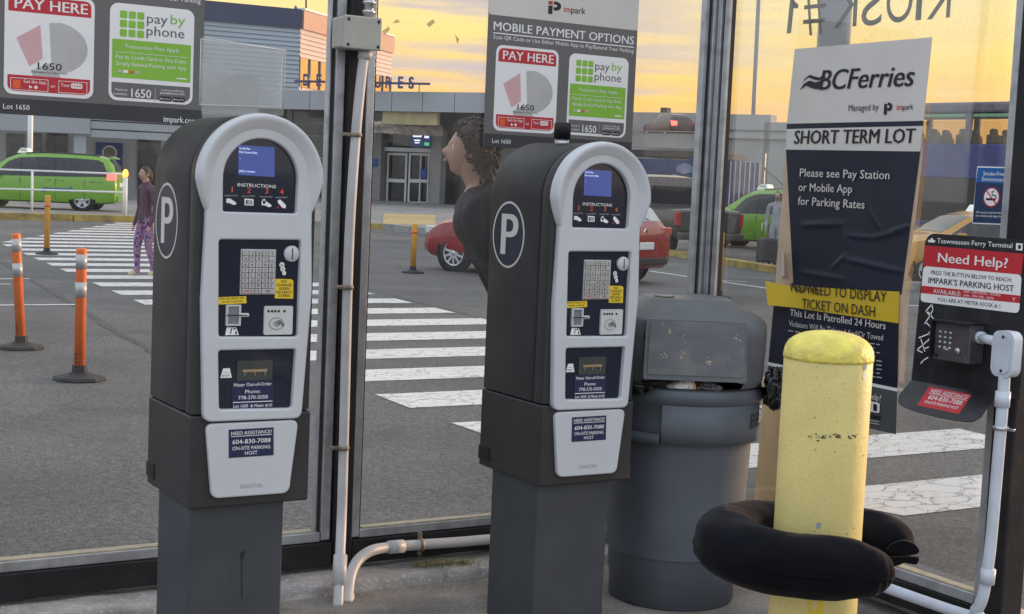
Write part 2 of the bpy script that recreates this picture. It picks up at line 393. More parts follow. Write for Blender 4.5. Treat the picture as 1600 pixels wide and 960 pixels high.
# ------------------------------------------------------------------ shared materials
M_asph = asphalt('asphalt', (.128, .124, .121)); M_paint = roadpaint('road_paint', (.72, .70, .67), .55); M_paint_line = roadpaint('line_paint', (.62, .62, .62), .6, False)
M_yel_kerb = mat('kerb_paint', (.42, .31, .08), .85, var=.25, vs=2, bump=.4, bs=20, dirt=1., ds=3.5, dcol=(.13, .115, .085))
M_conc = mat('concrete', (.34, .33, .31), .85, var=.25, vs=9, bump=.6, bs=90, dirt=.6, ds=3, speck=.8, sps=60, spcol=(.52, .51, .48))
M_floor = mat('kiosk_floor', (.235, .21, .18), .85, var=.3, vs=5, bump=.5, bs=140, dirt=.75, ds=1.6, dcol=(.10, .085, .07), speck=.75, sps=75, spcol=(.46, .42, .36))
M_alu = mat('aluminium', (.50, .51, .52), .42, .65, var=.12, vs=18, bump=.12, bs=200, dirt=.45, ds=14, dcol=(.16, .15, .14))
M_blk = mat('black_steel', (.014, .014, .016), .5, .0, spec=.35, var=.3, vs=12, bump=.08, bs=60, dirt=.5, ds=5, dcol=(.05, .034, .026))
M_rub = mat('gasket', (.02, .02, .02), .6)
M_pvc = mat('pvc_conduit', (.53, .53, .52), .45, var=.10, vs=8, dirt=.45, ds=6, dcol=(.28, .26, .23))
M_rust = mat('rusty_clip', (.27, .22, .165), .6, .5, var=.3, vs=30)
M_box = mat('junction_grey', (.42, .41, .36), .5, var=.06, dirt=.3, ds=9, dcol=(.25, .23, .19))
M_steel = mat('steel', (.55, .55, .56), .3, .9, var=.1)
M_char = mat('charcoal_paint', (.026, .0255, .026), .52, var=.12, vs=5, bump=.10, bs=420, dirt=.22, ds=4, dcol=(.08, .075, .07))
M_ped = mat('pedestal_paint', (.046, .053, .062), .50, var=.14, vs=6, bump=.08, bs=300, dirt=.45, ds=7, dcol=(.05, .05, .05))
M_bez = mat('bezel_grey', (.585, .60, .615), .33, var=.04, vs=4, bump=.03, bs=300, dirt=.10, ds=5, dcol=(.35, .33, .30))
M_navy = mat('navy_panel', (.006, .011, .027), .12, var=.15, vs=3, coat=.5)
M_navy_s = mat('navy_sticker', (.014, .022, .070), .35, var=.1)
M_white = mat('white_print', (.88, .87, .85), .5, var=.03)
M_paper = mat('off_white_print', (.68, .65, .60), .5, var=.05, vs=3, dirt=.12, ds=4, dcol=(.4, .36, .3))
M_black = mat('black_print', (.015, .015, .017), .5, var=.1)
M_red = mat('red_print', (.55, .025, .035), .45, var=.06)
M_orange = mat('orange_print', (.80, .12, .03), .5)
M_yel = mat('yellow_sticker', (.86, .60, .03), .45, var=.06)
M_scr = mat('lcd_screen', (.035, .05, .17), .15, var=.05, emit=(.06, .09, .30), es=.34)
M_scrt = mat('lcd_text', (.6, .7, .9), .3, emit=(.6, .7, 1.), es=.5)
M_key = mat('keypad_metal', (.56, .56, .55), .35, .55, var=.1, vs=30)
M_keyd = mat('key_gap', (.16, .16, .17), .5, .3)
M_sgrey = mat('sign_grey', (.15, .144, .138), .45, var=.05, vs=4)
M_sdark = mat('sign_dark', (.045, .045, .05), .45, var=.06)
M_green = mat('lime_print', (.26, .54, .05), .45, var=.06)
M_pink = mat('pink_print', (.70, .42, .42), .5); M_lgrey = mat('light_grey_print', (.50, .49, .47), .5)
M_bead = mat('sealant', (.42, .36, .25), .6, var=.2, vs=20)
M_smoke = glass('acrylic', (.97, .98, .98), .9, .26, 4., dcol=(.75, .76, .76))
M_glass = glass('shelter_glass', (.96, .965, .96), .36, .022, 2.2, .16, 120., True)
M_glass_r = glass('dirty_shelter_glass', (.96, .97, .96), .24, .012, 2.6, .30, 95., True)
# ------------------------------------------------------------------ setting: ground
YW, XW = 5.25, 4.21
g = MB(); g.grid([[Vector((x, y, -.05)) for x in (-900, -60, -8, 4, 22, 60, 120, 900)] for y in (-900, -40, 0, 20, 42.2, 120, 900)][::1], M_asph, False)
setp(g.build('parking_lot'), kind='structure')
fl = MB(); fl.box((-3.2, -3.5, -.3), (XW+.06, 5.02, 0), M_floor); setp(fl.build('kiosk_floor'), kind='structure')
# rough concrete strip under the glass walls
cs = MB()
def strip(p0, p1, w, z0, z1, m, seg=30, jit=.012):
    p0, p1 = Vector(p0), Vector(p1); d = p1-p0; n = Vector((-d.y, d.x, 0)).normalized()
    rows = []
    for i in range(seg+1):
        c = p0+d*i/seg; j = [random.uniform(-jit, jit) for _ in range(4)]
        rows.append([c+Vector((0, 0, z0)), c+Vector((0, 0, z1-.015+j[2]*.4))+n*j[0]*.3, c+n*(.02+j[0]*.5)+Vector((0, 0, z1+j[2]*.3)), c+n*(w*.5)+Vector((0, 0, z1+j[3]*.3)), c+n*(w-.02)+Vector((0, 0, z1)), c+n*w+Vector((0, 0, z1-.02)), c+n*w+Vector((0, 0, z0))])
    return rows
cs.grid(strip((-3.2, 5.025, 0), (XW+.5, 5.025, 0), .5, -.3, .042, M_conc, 60), M_conc)
cs.grid(strip((XW+.065, -3.5, 0), (XW+.065, 5.02, 0), -.36, -.3, .035, M_conc, 60), M_conc)
setp(cs.build('concrete_footing'), kind='structure')
# crosswalk
cw = MB()
for k in range(29):
    y = 5.36+1.305*k; h = .65
    def xl(y): return 4.78+max(0, y-9)*.055+max(0, y-17)*.02+max(0, y-30)*.42
    def xr(y): return (8.3+(y-7)*.055) if y < 33 else 9.75+(y-33)*.6
    l0, l1 = xl(y), xl(y+h)
    if k == 0: l0, l1 = 5.72, 5.5
    cw.add([(l0, y, -.046), (xr(y)-.02, y, -.046), (xr(y+h), y+h, -.046), (l1, y+h, -.046)], [(0, 1, 2, 3)], M_paint)
setp(cw.build('crosswalk_marking'), kind='structure')
ln = MB()
def roadline(a, b, w=.11, m=M_paint_line, z=-.0455):
    A, B = G(*a), G(*b); d = (B-A).normalized(); n = Vector((-d.y, d.x, 0))*w/2; u = Vector((0, 0, z+.05))
    ln.add([A-n+u, B-n+u, B+n+u, A+n+u], [(0, 1, 2, 3)], m)
roadline((-60, 478), (118, 476.5)); roadline((-40, 437), (46, 436)); roadline((-40, 445), (16, 444.5), .08)
roadline((1015, 424), (1232, 456), .12); roadline((1100, 437), (1168, 441), .1); roadline((1418, 478), (1560, 482), .12); roadline((950, 412), (1010, 421), .12)
setp(ln.build('lane_marking'), kind='structure')
ck = MB()
def crack(pts, w):
    P = bez([G(*p) for p in pts], 6)
    for a, b in zip(P, P[1:]):
        d = (b-a).normalized(); n = Vector((-d.y, d.x, 0))*w*random.uniform(.6, 1.2); u = Vector((0, 0, .0035))
        ck.add([a-n+u, b-n+u, b+n+u, a+n+u], [(0, 1, 2, 3)], M_tar)
M_tar = mat('tar', (.035, .034, .033), .6, var=.3)
crack([(-30, 405), (4, 412), (36, 430), (84, 459), (130, 485), (175, 515), (224, 541), (300, 585)], .045)
crack([(500, 425), (570, 450), (640, 470), (700, 484), (770, 503), (900, 535)], .012)
setp(ck.build('pavement_cracks'), kind='structure')
# raised pavement, kerbs
M_walk = mat('pavement', (.24, .235, .225), .85, var=.2, vs=3, bump=.2, dirt=.4, ds=.6)
wk = MB()
kA = [Vector((-40, 42.25, 0)), Vector((18.6, 41.9, 0)), Vector((20.0, 40.6, 0)), Vector((20.35, 36, 0))]
wk.prism([p+Vector((0, 0, -.2)) for p in kA]+[Vector((25, 44, -.2)), Vector((60, 75, -.2)), Vector((70, 140, -.2)), Vector((-60, 140, -.2))], (0, 0, .29), M_walk)
setp(wk.build('terminal_pavement'), kind='structure')
kb = MB()
def kerb(pts, w=.35, h=.14, m=M_yel_kerb):
    for i, (a, b) in enumerate(zip(pts, pts[1:])):
        a, b = Vector(a), Vector(b); d = (b-a); L = d.length; k = max(1, int(L/2.6)); d.normalize(); n = Vector((-d.y, d.x, 0))*w/2
        for j in range(k):
            p, q = a+d*(L*j/k+.02), a+d*(L*(j+1)/k-.02); z = Vector((0, 0, -.06)); hh = h*random.uniform(.92, 1.06)+.06
            kb.prism([p-n+z, q-n+z, q+n+z, p+n+z], (0, 0, hh), m if random.random() < .88 else M_conc)
kerb([(-40, 42.05, 0), (18.6, 41.7, 0), (19.85, 40.4, 0), (20.15, 35.5, 0)])
kerb([G(1050, 399), G(1127, 412), G(1213, 426), G(1300, 440), G(1430, 452), G(1600, 470)], m=M_yel_kerb)
setp(kb.build('kerb'), kind='structure')
tp_ = MB().add([G(598, 350, .096), G(681, 352, .096), G(680, 336, .096), G(599, 334, .096)], [(0, 1, 2, 3)], mat('tactile_yellow', (.48, .36, .14), .8, var=.2, vs=2, dirt=.8, ds=2, dcol=(.22, .19, .14))); setp(tp_.build('tactile_pavement'), kind='structure')
# ------------------------------------------------------------------ kiosk shelter
SH = thing('kiosk_shelter', 'glass walled parking shelter with black posts and aluminium glazing strips', 'shelter', (XW, YW, 0))
def post(name, a, b, strips):
    p = MB().box(a, b, M_blk, .006).build(name, SH)
    q = MB()
    for s0, s1 in strips: q.box(s0, s1, M_alu, .003)
    q.build('glazing_strip', p); return p
post('post', (2.372, 5.20, .06), (2.452, 5.30, 2.9), [((2.325, 5.222, .165), (2.364, 5.29, 2.75)), ((2.459, 5.222, .165), (2.492, 5.29, 2.75))])
MB().box((2.312, 5.236, .19), (2.3245, 5.28, 2.75), M_rub).box((2.494, 5.236, .19), (2.502, 5.28, 2.75), M_rub).box((2.3045, 5.24, .19), (2.3115, 5.275, 2.75), M_alu).build('gasket', SH)
post('post', (XW-.013, YW-.030, .06), (XW+.05, YW+.05, 2.9), [((XW-.052, 5.222, .165), (XW-.0145, 5.29, 2.75)), ((XW-.034, YW-.062, .165), (XW-.012, YW-.034, 2.75))])
MB().box((XW-.063, 5.236, .19), (XW-.0535, 5.28, 2.75), M_rub).box((XW-.081, 5.240, .19), (XW-.0635, 5.276, 2.75), M_alu).box((XW-.020, YW-.076, .19), (XW-.0125, YW-.0625, 2.75), M_rub).box((XW-.0118, YW-.105, .19), (XW+.012, YW-.034, 2.75), M_rub).box((XW-.026, YW-.107, .19), (XW-.0122, YW-.0765, 2.75), M_alu).build('gasket', SH)
post('post', (XW-.05, 3.412, .0), (XW+.06, 3.512, 2.9), [((XW-.03, 3.517, .165), (XW+.04, 3.557, 2.75))])
post('post', (-1.55, 5.20, .06), (-1.47, 5.30, 2.9), [((-1.465, 5.222, .165), (-1.43, 5.29, 2.75))])
MB().box((-1.46, 5.205, .06), (2.368, 5.30, .158), M_blk, .004).box((2.456, 5.205, .06), (XW-.05, 5.30, .158), M_blk, .004).box((XW-.04, 3.517, .05), (XW+.05, YW-.05, .150), M_blk, .004).build('bottom_rail', SH)
MB().box((-1.43, 5.222, .160), (2.322, 5.29, .198), M_alu, .003).box((2.495, 5.222, .160), (XW-.054, 5.29, .194), M_alu, .003).box((XW-.03, 3.559, .152), (XW+.04, YW-.070, .19), M_alu, .003).build('bottom_glazing_strip', SH)
MB().box((-1.4, 5.236, .1985), (2.3, 5.28, .203), M_bead).box((2.51, 5.236, .1945), (XW-.12, 5.28, .199), M_bead).box((XW-.014, 3.567, .191), (XW+.03, 5.1, .1955), M_bead).build('sealant_bead', SH)
MB().box((-1.55, 5.20, 2.9), (XW+.05, 5.30, 3.02), M_blk).box((XW-.05, 3.412, 2.9), (XW+.06, 5.195, 3.02), M_blk).build('top_rail', SH)
MB().box((-1.43, 5.252, .2), (2.33, 5.260, 2.9), M_glass).build('glass_pane', SH)
MB().box((2.47, 5.252, .2), (XW-.05, 5.260, 2.9), M_glass).build('glass_pane', SH)
gp = MB().box((XW+.002, 3.5, .19), (XW+.010, YW-.06, 2.9), M_glass_r).build('glass_pane', SH)
# KIOSK #1 lettering stuck to the outside of the right pane, read backwards from inside
KF = Flat((XW+.0115, 4.2, 0), (0, -1, 0), (0, 0, 1), .0)
M_vinyl = mat('vinyl_letter', (.10, .085, .06), .55)
for ch, a, b in (('#', (1254, 49), (1288, 46)), ('K', (1302, 45), (1338, 41)), ('S', (1345, 41.5), (1377, 38)), ('O', (1383, 36.6), (1424, 33)), ('I', (1430, 32.4), (1439, 31.5)), ('K', (1448, 31), (1484, 27.5))):
    A = KF.p(*a); B = KF.p(*b); C_ = KF.p(a[0], a[1]-66)
    KF.text(ch, A[0], A[1], (C_[1]-A[1])*.98, B[0]-A[0], M_vinyl, 1, -.0 if ch != 'I' else 0, math.atan2(B[1]-A[1], B[0]-A[0]), mirror=True, res=6)
KF.ppoly([(1229, 53), (1236, 52), (1243, -16), (1236, -16)], M_vinyl, 1); KF.ppoly([(1238.5, 0), (1247.5, 7.5), (1247, 13.5), (1237.5, 13)], M_vinyl, 2); KF.build('lettering', gp)
# torn tape residues on the back pane
M_res = glass('tape_residue', (.50, .46, .40), .3, .35, 60., dcol=(.5, .45, .36))
TF = Flat((3, 5.2505, 0), (1, 0, 0), (0, 0, 1), .0)
for q in ([(596, 50), (608, 41), (609, 47), (602, 54)], [(613, 37), (620, 30), (626, 35)], [(666, 38), (676, 30), (680, 35), (671, 43)], [(711, 54), (718, 62), (714, 69)]): TF.ppoly(q, M_res, 1)
TF.build('tape_residue', SH)
# ------------------------------------------------------------------ payment signs on the back pane
SY = 5.24
def S0(px, py): q = onp(px, py, (0, SY, 0), Vector((0, 1, 0))); return q.x, q.z
def payment_sign(ox, oz, ux0):
    """built in plane coordinates taken from the right hand sign, moved by (ox, oz)"""
    F = Flat((0, SY, 0), (1, 0, 0), (0, 0, 1), .0005)
    P = F.p
    x0, x1 = P(760.2, 100)[0], P(993.5, 100)[0]; zb = (P(757, 229.5)[1]); z1 = P(762.5, 22)[1]; z2 = z1+.145
    zd = P(758, 208.5)[1]; z1b = P(998.75, 48.75)[1]; z1 = (z1+z1b)/2
    F.rect(x0, zb, x1, zd, M_sdark, 1); F.rect(x0, zd, x1, z1, M_sgrey, 1)
    F.poly(rrect(x0, z1-.0, x1, z2, .012), M_paper, 1)
    def rrp(tl, tr, bl, br, m, l, r=0.):
        a, b, c, d = P(*tl), P(*tr), P(*bl), P(*br); q = ((a[0]+c[0])/2, (c[1]+d[1])/2, (b[0]+d[0])/2, (a[1]+b[1])/2); F.rect(*q, m, l, r); return q
    # logo
    def ip(a, b, l=3):
        (xa, za), (xb, zb_) = P(*a), P(*b); w = xb-xa; h = za-zb_
        F.rect(xa, zb_+h*.72, xa+w*.33, zb_+h*.98, M_red, l); F.rect(xa, zb_, xa+w*.33, zb_+h*.64, M_black, l)
        o = [(xa+w*.42, zb_+h*.98), (xa+w*.42, zb_+h*.30)]; o2 = []
        for i in range(13):
            t = RAD(-90+180*i/12); o2.append((xa+w*.60+w*.40*math.cos(t), zb_+h*.64+h*.34*math.sin(t)))
        F.poly([(xa+w*.42, zb_+h*.30)]+o2+[(xa+w*.42, zb_+h*.98)], M_black, l)
        F.rect(xa+w*.42, zb_+h*.55, xa+w*.66, zb_+h*.74, M_paper, l+1)
    ip((857, 1), (876, 24))
    zi = P(881, 19)[1]; F.text('im', P(881, 19)[0], zi, .027, .032, M_red, 3, .01); F.text('park', P(881, 19)[0]+.036, zi, .027, .073, M_black, 3, .01)
    F.tpx('MOBILE PAYMENT OPTIONS', (771, 47.5), (990, 69.5), 13.2, M_white, 3, .022, level=True)
    a, b = P(770.5, 50.5), P(990, 75); zl = (a[1]+b[1])/2; F.rect(a[0], zl-.0025, b[0], zl+.002, M_white, 3)
    F.tpx('Scan QR Code or Use Either Mobile App to Pay/Extend Your Parking', (770.5, 60), (989.5, 83.5), 6.2, M_white, 3, .006, level=True)
    # red panel
    q = rrp((776, 70.7), (875, 78.7), (769.5, 203.7), (865.7, 210), M_white, 2, .03)
    x_, zlo, X_, zhi = q; i = .012
    zr = (P(777.5, 95.5)[1]+P(871, 105)[1])/2
    F.poly([(x_+i, zr), (X_-i, zr)]+rrect(x_+i, zhi-.16, X_-i, zhi-i, .022)[6:18], M_red, 3)
    F.tpx('PAY HERE', (785.5, 92.5), (864.5, 100), 13.5, M_white, 5, .03, level=True)
    cx = (x_+X_)/2
    F.poly([(x_+.04, zr-.09), (x_+.12, zr-.04), (x_+.13, zr-.155), (x_+.085, zr-.185)], M_pink, 2.6)
    F.poly([(x_+.09, zr-.20), (x_+.15, zr-.17), (x_+.19, zr-.21), (x_+.23, zr-.265), (x_+.12, zr-.265)], M_lgrey, 2.3)
    F.poly([(x_+.15, zr-.03)]+[(x_+.17+.115*math.cos(RAD(t)), zr-.115+.09*math.sin(RAD(t))) for t in range(80, -90, -15)]+[(x_+.16, zr-.17)], M_lgrey, 2.45)
    F.tpx('1650', (808, 172.3), (834, 173.3), 9.2, M_black, 4, .01, level=True)
    F.tpx('Tsawwassen Ferry Short Term', (801, 176.6), (840, 178.2), 2.6, M_black, 4, level=True)
    zf = (P(773.7, 178.6)[1]+P(867, 185)[1])/2
    F.poly([(X_-i, zf), (x_+i, zf)]+rrect(x_+i, zlo+i, X_-i, zlo+.16, .022)[18:]+rrect(x_+i, zlo+i, X_-i, zlo+.16, .022)[:6], M_red, 3)
    def frame(a, b, c, d, w, m, l):
        F.rect(a, b, c, b+w, m, l); F.rect(a, d-w, c, d, m, l); F.rect(a, b+w, a+w, d-w, m, l); F.rect(c-w, b+w, c, d-w, m, l)
    frame(x_+.022, zf-.052, x_+.150, zf-.010, .0018, M_white, 5); frame(x_+.185, zf-.052, X_-.022, zf-.010, .0018, M_white, 5)
    F.text('Get the App.', x_+.066, zf-.026, .0115, .078, M_white, 5, .015); F.rect(x_+.03, zf-.046, x_+.056, zf-.017, M_orange, 5); F.poly(circle2(x_+.108, zf-.039, .006), M_white, 5); F.poly([(x_+.085, zf-.045), (x_+.097, zf-.039), (x_+.085, zf-.033)], M_white, 5)
    F.text('or', x_+.158, zf-.036, .011, .017, M_white, 5, .01); F.text('Text', x_+.193, zf-.030, .011, .03, M_white, 5, .015); F.poly(rrect(x_+.228, zf-.034, x_+.268, zf-.016, .006), M_white, 5); F.text('1650', x_+.232, zf-.029, .009, .032, M_red, 6, .01)
    # green panel
    q = rrp((889, 83), (984, 92), (885, 209.5), (975, 217), M_white, 2, .03); x_, zlo, X_, zhi = q
    for r in range(3):
        for c in range(3):
            a = x_+.036+c*.031; b = zhi-.052-r*.0325; F.poly(rrect(a, b, a+.026, b+.0265, .005), M_green, 3)
    F.tpx('pay', (929.5, 109.5), (952.0, 111), 12.5, M_sgrey, 3, .012, level=True); F.tpx('by', (955.5, 110.5), (971.5, 112), 12.5, M_green, 3, .006, level=True)
    F.tpx('phone', (928.5, 125.5), (970, 128.8), 12.5, M_sgrey, 3, .012, level=True)
    zg1 = (P(890, 130)[1]+P(977.5, 138)[1])/2; zg0 = (P(888, 180.7)[1]+P(975, 187)[1])/2
    F.rect(x_+.010, zg0, X_-.010, zg1, M_green, 3)
    F.tpx('Transaction Fees Apply', (904, 142.7), (964, 147.3), 5.0, M_white, 5, .0, level=True)
    F.rect(x_+.02, zg1-.047, X_-.02, zg1-.0455, M_white, 5)
    F.tpx('Pay by Credit Card or Visa Debit', (894, 156), (971, 162), 4.8, M_white, 5, level=True); F.tpx('Simply Extend Parking with App', (893.5, 164.8), (971, 170.6), 4.8, M_white, 5, level=True)
    for k, mm in enumerate((M_lgrey, M_white, M_orange, M_lgrey)): F.rect(x_+.03+k*.021, zg0+.018, x_+.047+k*.021, zg0+.028, mm, 5)
    F.rect(X_-.062, zg0+.010, X_-.025, zg0+.015, M_white, 5)
    zk1 = (P(888, 186.5)[1]+P(975.5, 193)[1])/2
    bt = rrect(x_+.01, zlo+.011, X_-.01, zlo+.2, .022)
    F.poly([(X_-.01, zk1), (x_+.01, zk1)]+bt[18:]+bt[:6], M_sgrey, 3)
    F.text("You're at", x_+.022, zk1-.030, .009, .045, M_white, 5); F.text('Location:', x_+.018, zk1-.045, .009, .05, M_white, 5)
    F.text('1650', x_+.082, zk1-.050, .030, .072, M_white, 5, .02); F.rect(x_+.168, zk1-.062, x_+.170, zk1-.010, M_lgrey, 5)
    F.text('download mobile app', x_+.19, zk1-.020, .0075, .085, M_white, 5); F.text('paybyphone.com', x_+.188, zk1-.031, .009, .09, M_white, 5, .015)
    for k, tt in enumerate(('App Store', 'Google Play')):
        F.poly(rrect(x_+.186+k*.05, zk1-.057, x_+.230+k*.05, zk1-.040, .003), M_black, 5); F.text(tt, x_+.196+k*.05, zk1-.051, .006, .03, M_white, 6)
        F.poly(circle2(x_+.191+k*.05, zk1-.0485, .003, 8), M_white, 6)
    F.tpx('Lot 1650', (768.7, 223.5), (797.5, 225), 6.4, M_white, 3, .012, level=True)
    F.text('impark.com', x1-.145, zd-.050, .021, .125, M_white, 3, .012)
    off = Vector((ox, 0, oz))
    for v in F.mb.v: v += off
    return F, (x0+ox, zb+oz, x1+ox, z2+oz)
def mount_sign(ox, oz, label):
    F, (a, b, c, d) = payment_sign(ox, oz, 0)
    t = thing('payment_sign', label, 'sign', ((a+c)/2, SY, b), group='mobile payment signs on the back pane')
    MB().box((a+.001, SY+.0005, b+.001), (c-.001, SY+.006, d-.001), M_sgrey, .002).build('sign_board', t)
    F.build('printed_face', t); return t
mount_sign(0, 0, 'grey mobile payment sign behind the second pay station, beside the corner post')
_r = S0(318.0, 90)[0]-S0(993.5, 100)[0]; _z = S0(156, 162.5)[1]-(S0(758, 208.5)[1])
mount_sign(_r, _z, 'grey mobile payment sign behind the clear holder, cut off by the picture edge')
# ------------------------------------------------------------------ junction box and conduits of the back wall
jb = thing('junction_box', 'square beige electrical box with four corner screws on the black post', 'electrical box', (2.42, 5.12, 2.2))
def PB(px, py, y): return onp(px, py, (0, y, 0), Vector((0, 1, 0)))
a, b = PB(541, 24, 5.08), PB(595, 79, 5.08)
MB().box((a.x-.005, 5.092, b.z), (b.x, 5.20, a.z), M_box, .008).build('box_body', jb)
MB().box((a.x-.008, 5.080, b.z-.003), (b.x+.003, 5.0915, a.z+.003), M_box, .006).build('lid', jb)
for sx in (a.x+.012, b.x-.012):
    for sz in (a.z-.012, b.z+.012): MB().cyl((sx, 5.0815, sz), (sx, 5.076, sz), .006, M_rub, n=10).build('screw', jb)
cdA = thing('electrical_conduit', 'tall white plastic conduit running down the black post from the beige box', 'conduit', (2.4, 5.12, 0))
pa = [PB(571, 80, 5.13), PB(566, 110, 5.13), PB(557, 200, 5.14), PB(548, 330, 5.145), PB(543, 455, 5.145), PB(538.5, 640, 5.135), PB(534.5, 790, 5.08), PB(531, 880, 4.98), PB(528, 948, 4.90)]
pa[-1].z = -.01
MB().tube(bez(pa, 8), .0195, M_pvc, 16).build('pipe', cdA)
MB().tube([PB(571.5, 79, 5.13), PB(569.5, 93, 5.13)], .027, M_pvc, 16).build('coupling', cdA); MB().tube([PB(532, 868, 4.995), PB(529.5, 915, 4.94)], .0265, M_pvc, 16).build('coupling', cdA)
for y_ in (211, 449, 700):
    x_ = {211: 556, 449: 543, 700: 536.5}[y_]; q = PB(x_, y_, 5.14 if y_ < 600 else 5.115); c_ = MB()
    c_.lathe([(.021, -.008), (.0240, -.008), (.0240, .008), (.021, .008)], M_rust, q, 16, cap=False); c_.box(q+Vector((-.05, .0, -.007)), q+Vector((-.022, .015, .007)), M_rust, .002); c_.cyl(q+Vector((-.043, -.002, 0)), q+Vector((-.043, -.008, 0)), .007, M_rust, n=8)
    c_.build('pipe_clip', cdA)
cdT = thing('upper_conduit', 'short metal threaded conduit entering the top of the beige box', 'conduit', (2.5, 5.13, 2.4))
q0, q1 = PB(576, 26, 5.13), PB(579, -60, 5.13)
m_ = MB().tube([q0, q1], .019, M_steel, 16)
for t in (.05, .22, .30): m_.tube([q0.lerp(q1, t), q0.lerp(q1, t+.06)], .026, M_steel, 8)
m_.build('threaded_pipe', cdT)
cdB = thing('floor_conduit', 'white plastic conduit bending from the floor along the black bottom rail', 'conduit', (2.6, 5.0, 0))
pb = [PB(542, 958, 4.93), PB(545, 915, 4.99), PB(550, 893, 5.03), PB(561, 874, 5.07), PB(580, 861, 5.10), PB(607, 855.5, 5.15), PB(660, 851, 5.165), PB(762, 843, 5.175)]
pb[0].z = -.01; e = pb[-1]+Vector((.9, 0.0, 0)); pb.append(e)
MB().tube(bez(pb, 8), .0215, M_pvc, 16).build('pipe', cdB)
MB().tube([pb[5], pb[5].lerp(pb[6], .42)], .027, M_pvc, 16).build('coupling', cdB); MB().tube([PB(543, 928, 4.97), PB(542.5, 945, 4.947)], .027, M_pvc, 16).build('coupling', cdB)
q = PB(657, 851.2, 5.165); R_ = Matrix.Rotation(RAD(90), 3, 'Y')
MB().lathe([(.0225, -.008), (.027, -.008), (.027, .008), (.0225, .008)], M_rust, q, 16, R_, cap=False).box(q+Vector((-.007, .0, .024)), q+Vector((.007, .02, .05)), M_rust, .002).box(q+Vector((-.007, .0, -.045)), q+Vector((.007, .02, -.024)), M_rust, .002).build('pipe_clip', cdB)
# ------------------------------------------------------------------ pay stations (prototype measured on the left one)
X0, YF = 1.6455, 4.25
def LM(px, py, y=YF-.02):
    q = onp(px, py, (0, y, 0), Vector((0, 1, 0))); return (q.x-X0, q.z)
PS = thing('pay_station', 'charcoal parking pay station under the clear acrylic sign holder', 'pay station', (X0, YF, 0), group='parking pay stations')
def L3(x, z, y=0): return Vector((X0+x, YF+y, z))
RA, ZC = .197, 1.590
def arch(r, z0, zc=ZC, n=28, x=None):
    o = [(-(x if x else r), z0)]
    for i in range(n+1):
        t = math.pi-math.pi*i/n; o.append((r*math.cos(t), zc+r*math.sin(t)))
    o.append(((x if x else r), z0)); return o
ZS = .868  # seam height
def arch_body(r, z0, y0, y1, m, bev, name, parent):
    o = arch(r, z0); mb = MB(); n = len(o); rows = []
    for y, k in ((y0, bev), (y0+bev*.3, bev*.3), (y0+bev, 0), (y1-bev, 0), (y1-bev*.3, bev*.3), (y1, bev)):
        rows.append([L3(x*(1-k/r), (z0 if z <= z0+1e-6 else ZC+(z-ZC)*(1-k/r)), y) for x, z in o])
    mb.grid(rows, m); mb.add(rows[0], [list(range(n))[::-1]], m); mb.add(rows[-1], [list(range(n))], m)
    mb.add([rows[i][j] for i in range(6) for j in (0, n-1)], [(2*i, 2*i+1, 2*i+3, 2*i+2) for i in range(5)], m)
    return mb.build(name, parent, auto=35)
shell = arch_body(.197, ZS, .072, .425, M_char, .018, 'shell', PS)
door = arch_body(.1955, ZS, .0, .069, M_char, .012, 'front_door', PS)
MB().box(L3(-.197, .573, -.004), L3(.197, ZS-.005, .425), M_char, .007).build('base_cabinet', PS)
MB().box(L3(-.180, 0, .03), L3(.128, .572, .35), M_ped, .006).box(L3(-.195, 0, .01), L3(.143, .012, .37), M_ped, .003).build('pedestal', PS)
MB().box(L3(-.199, .61, .355), L3(-.197, .635, .415), M_steel, .001).box(L3(-.2005, .598, .345), L3(-.1968, .648, .424), M_blk, .001).build('lock_plate', PS)
# bezel with three openings
zt = ZC
bt = [LM(315.7, 326.7), LM(318.5, 480), LM(322.7, 656.5), LM(466, 651), LM(483.8, 460), LM(487, 326.7)]
def sym(a, b): h = (b[0]-a[0])/2; return h, (a[0]+b[0])/2
outer = rpoly([(bt[0][0], 1.455), bt[0], bt[1], (bt[2][0]-.004, bt[2][1]), (bt[3][0]+.004, bt[3][1]), bt[4], bt[5], (bt[5][0], 1.455)], .02)
top_out = [(.165*math.cos(math.pi*i/24), ZC+.165*math.sin(math.pi*i/24)) for i in range(25)]
outer = [p for p in outer if p[1] < 1.45]+[(.165, 1.45)]+top_out+[(-.165, 1.45)]
wl0 = LM(343, 331, YF); wr0 = LM(460, 331, YF); wt = LM(401, 216.5, YF)
cxw = (wl0[0]+wr0[0])/2; hw = (wr0[0]-wl0[0])/2
win_top = rpoly([(cxw-hw, wl0[1]), (cxw+hw, wl0[1])]+[(cxw+hw*math.cos(math.pi*i/20), wt[1]-hw+hw*math.sin(math.pi*i/20)) for i in range(21)], .014)
win_mid = rpoly([LM(336.7, 526, YF), LM(462, 526, YF), LM(466.5, 374, YF), LM(337, 373, YF)], .016)
win_low = rpoly([LM(338, 639.5, YF), LM(452.5, 637.5, YF), LM(458.5, 543, YF), LM(336.5, 545.5, YF)], .016)
def grow(poly, d):
    c = Vector((sum(p[0] for p in poly)/len(poly), sum(p[1] for p in poly)/len(poly))); o = []
    for p in poly:
        v = Vector(p)-c; o.append(tuple(c+v*(1+d/max(v.length, .01))))
    return o
bm_ = curve_mesh([outer, grow(win_top, .006), grow(win_mid, .006), grow(win_low, .006)], .010, .006, 3)
XZ = Matrix(((1, 0, 0, X0), (0, 0, 1, YF-.010), (0, 1, 0, 0), (0, 0, 0, 1)))   # plane XY -> world XZ
MBz = MB(); MBz.mesh(bm_, M_bez, XZ, True); MBz.build('bezel', PS, auto=50)
bpy.data.meshes.remove(bm_)
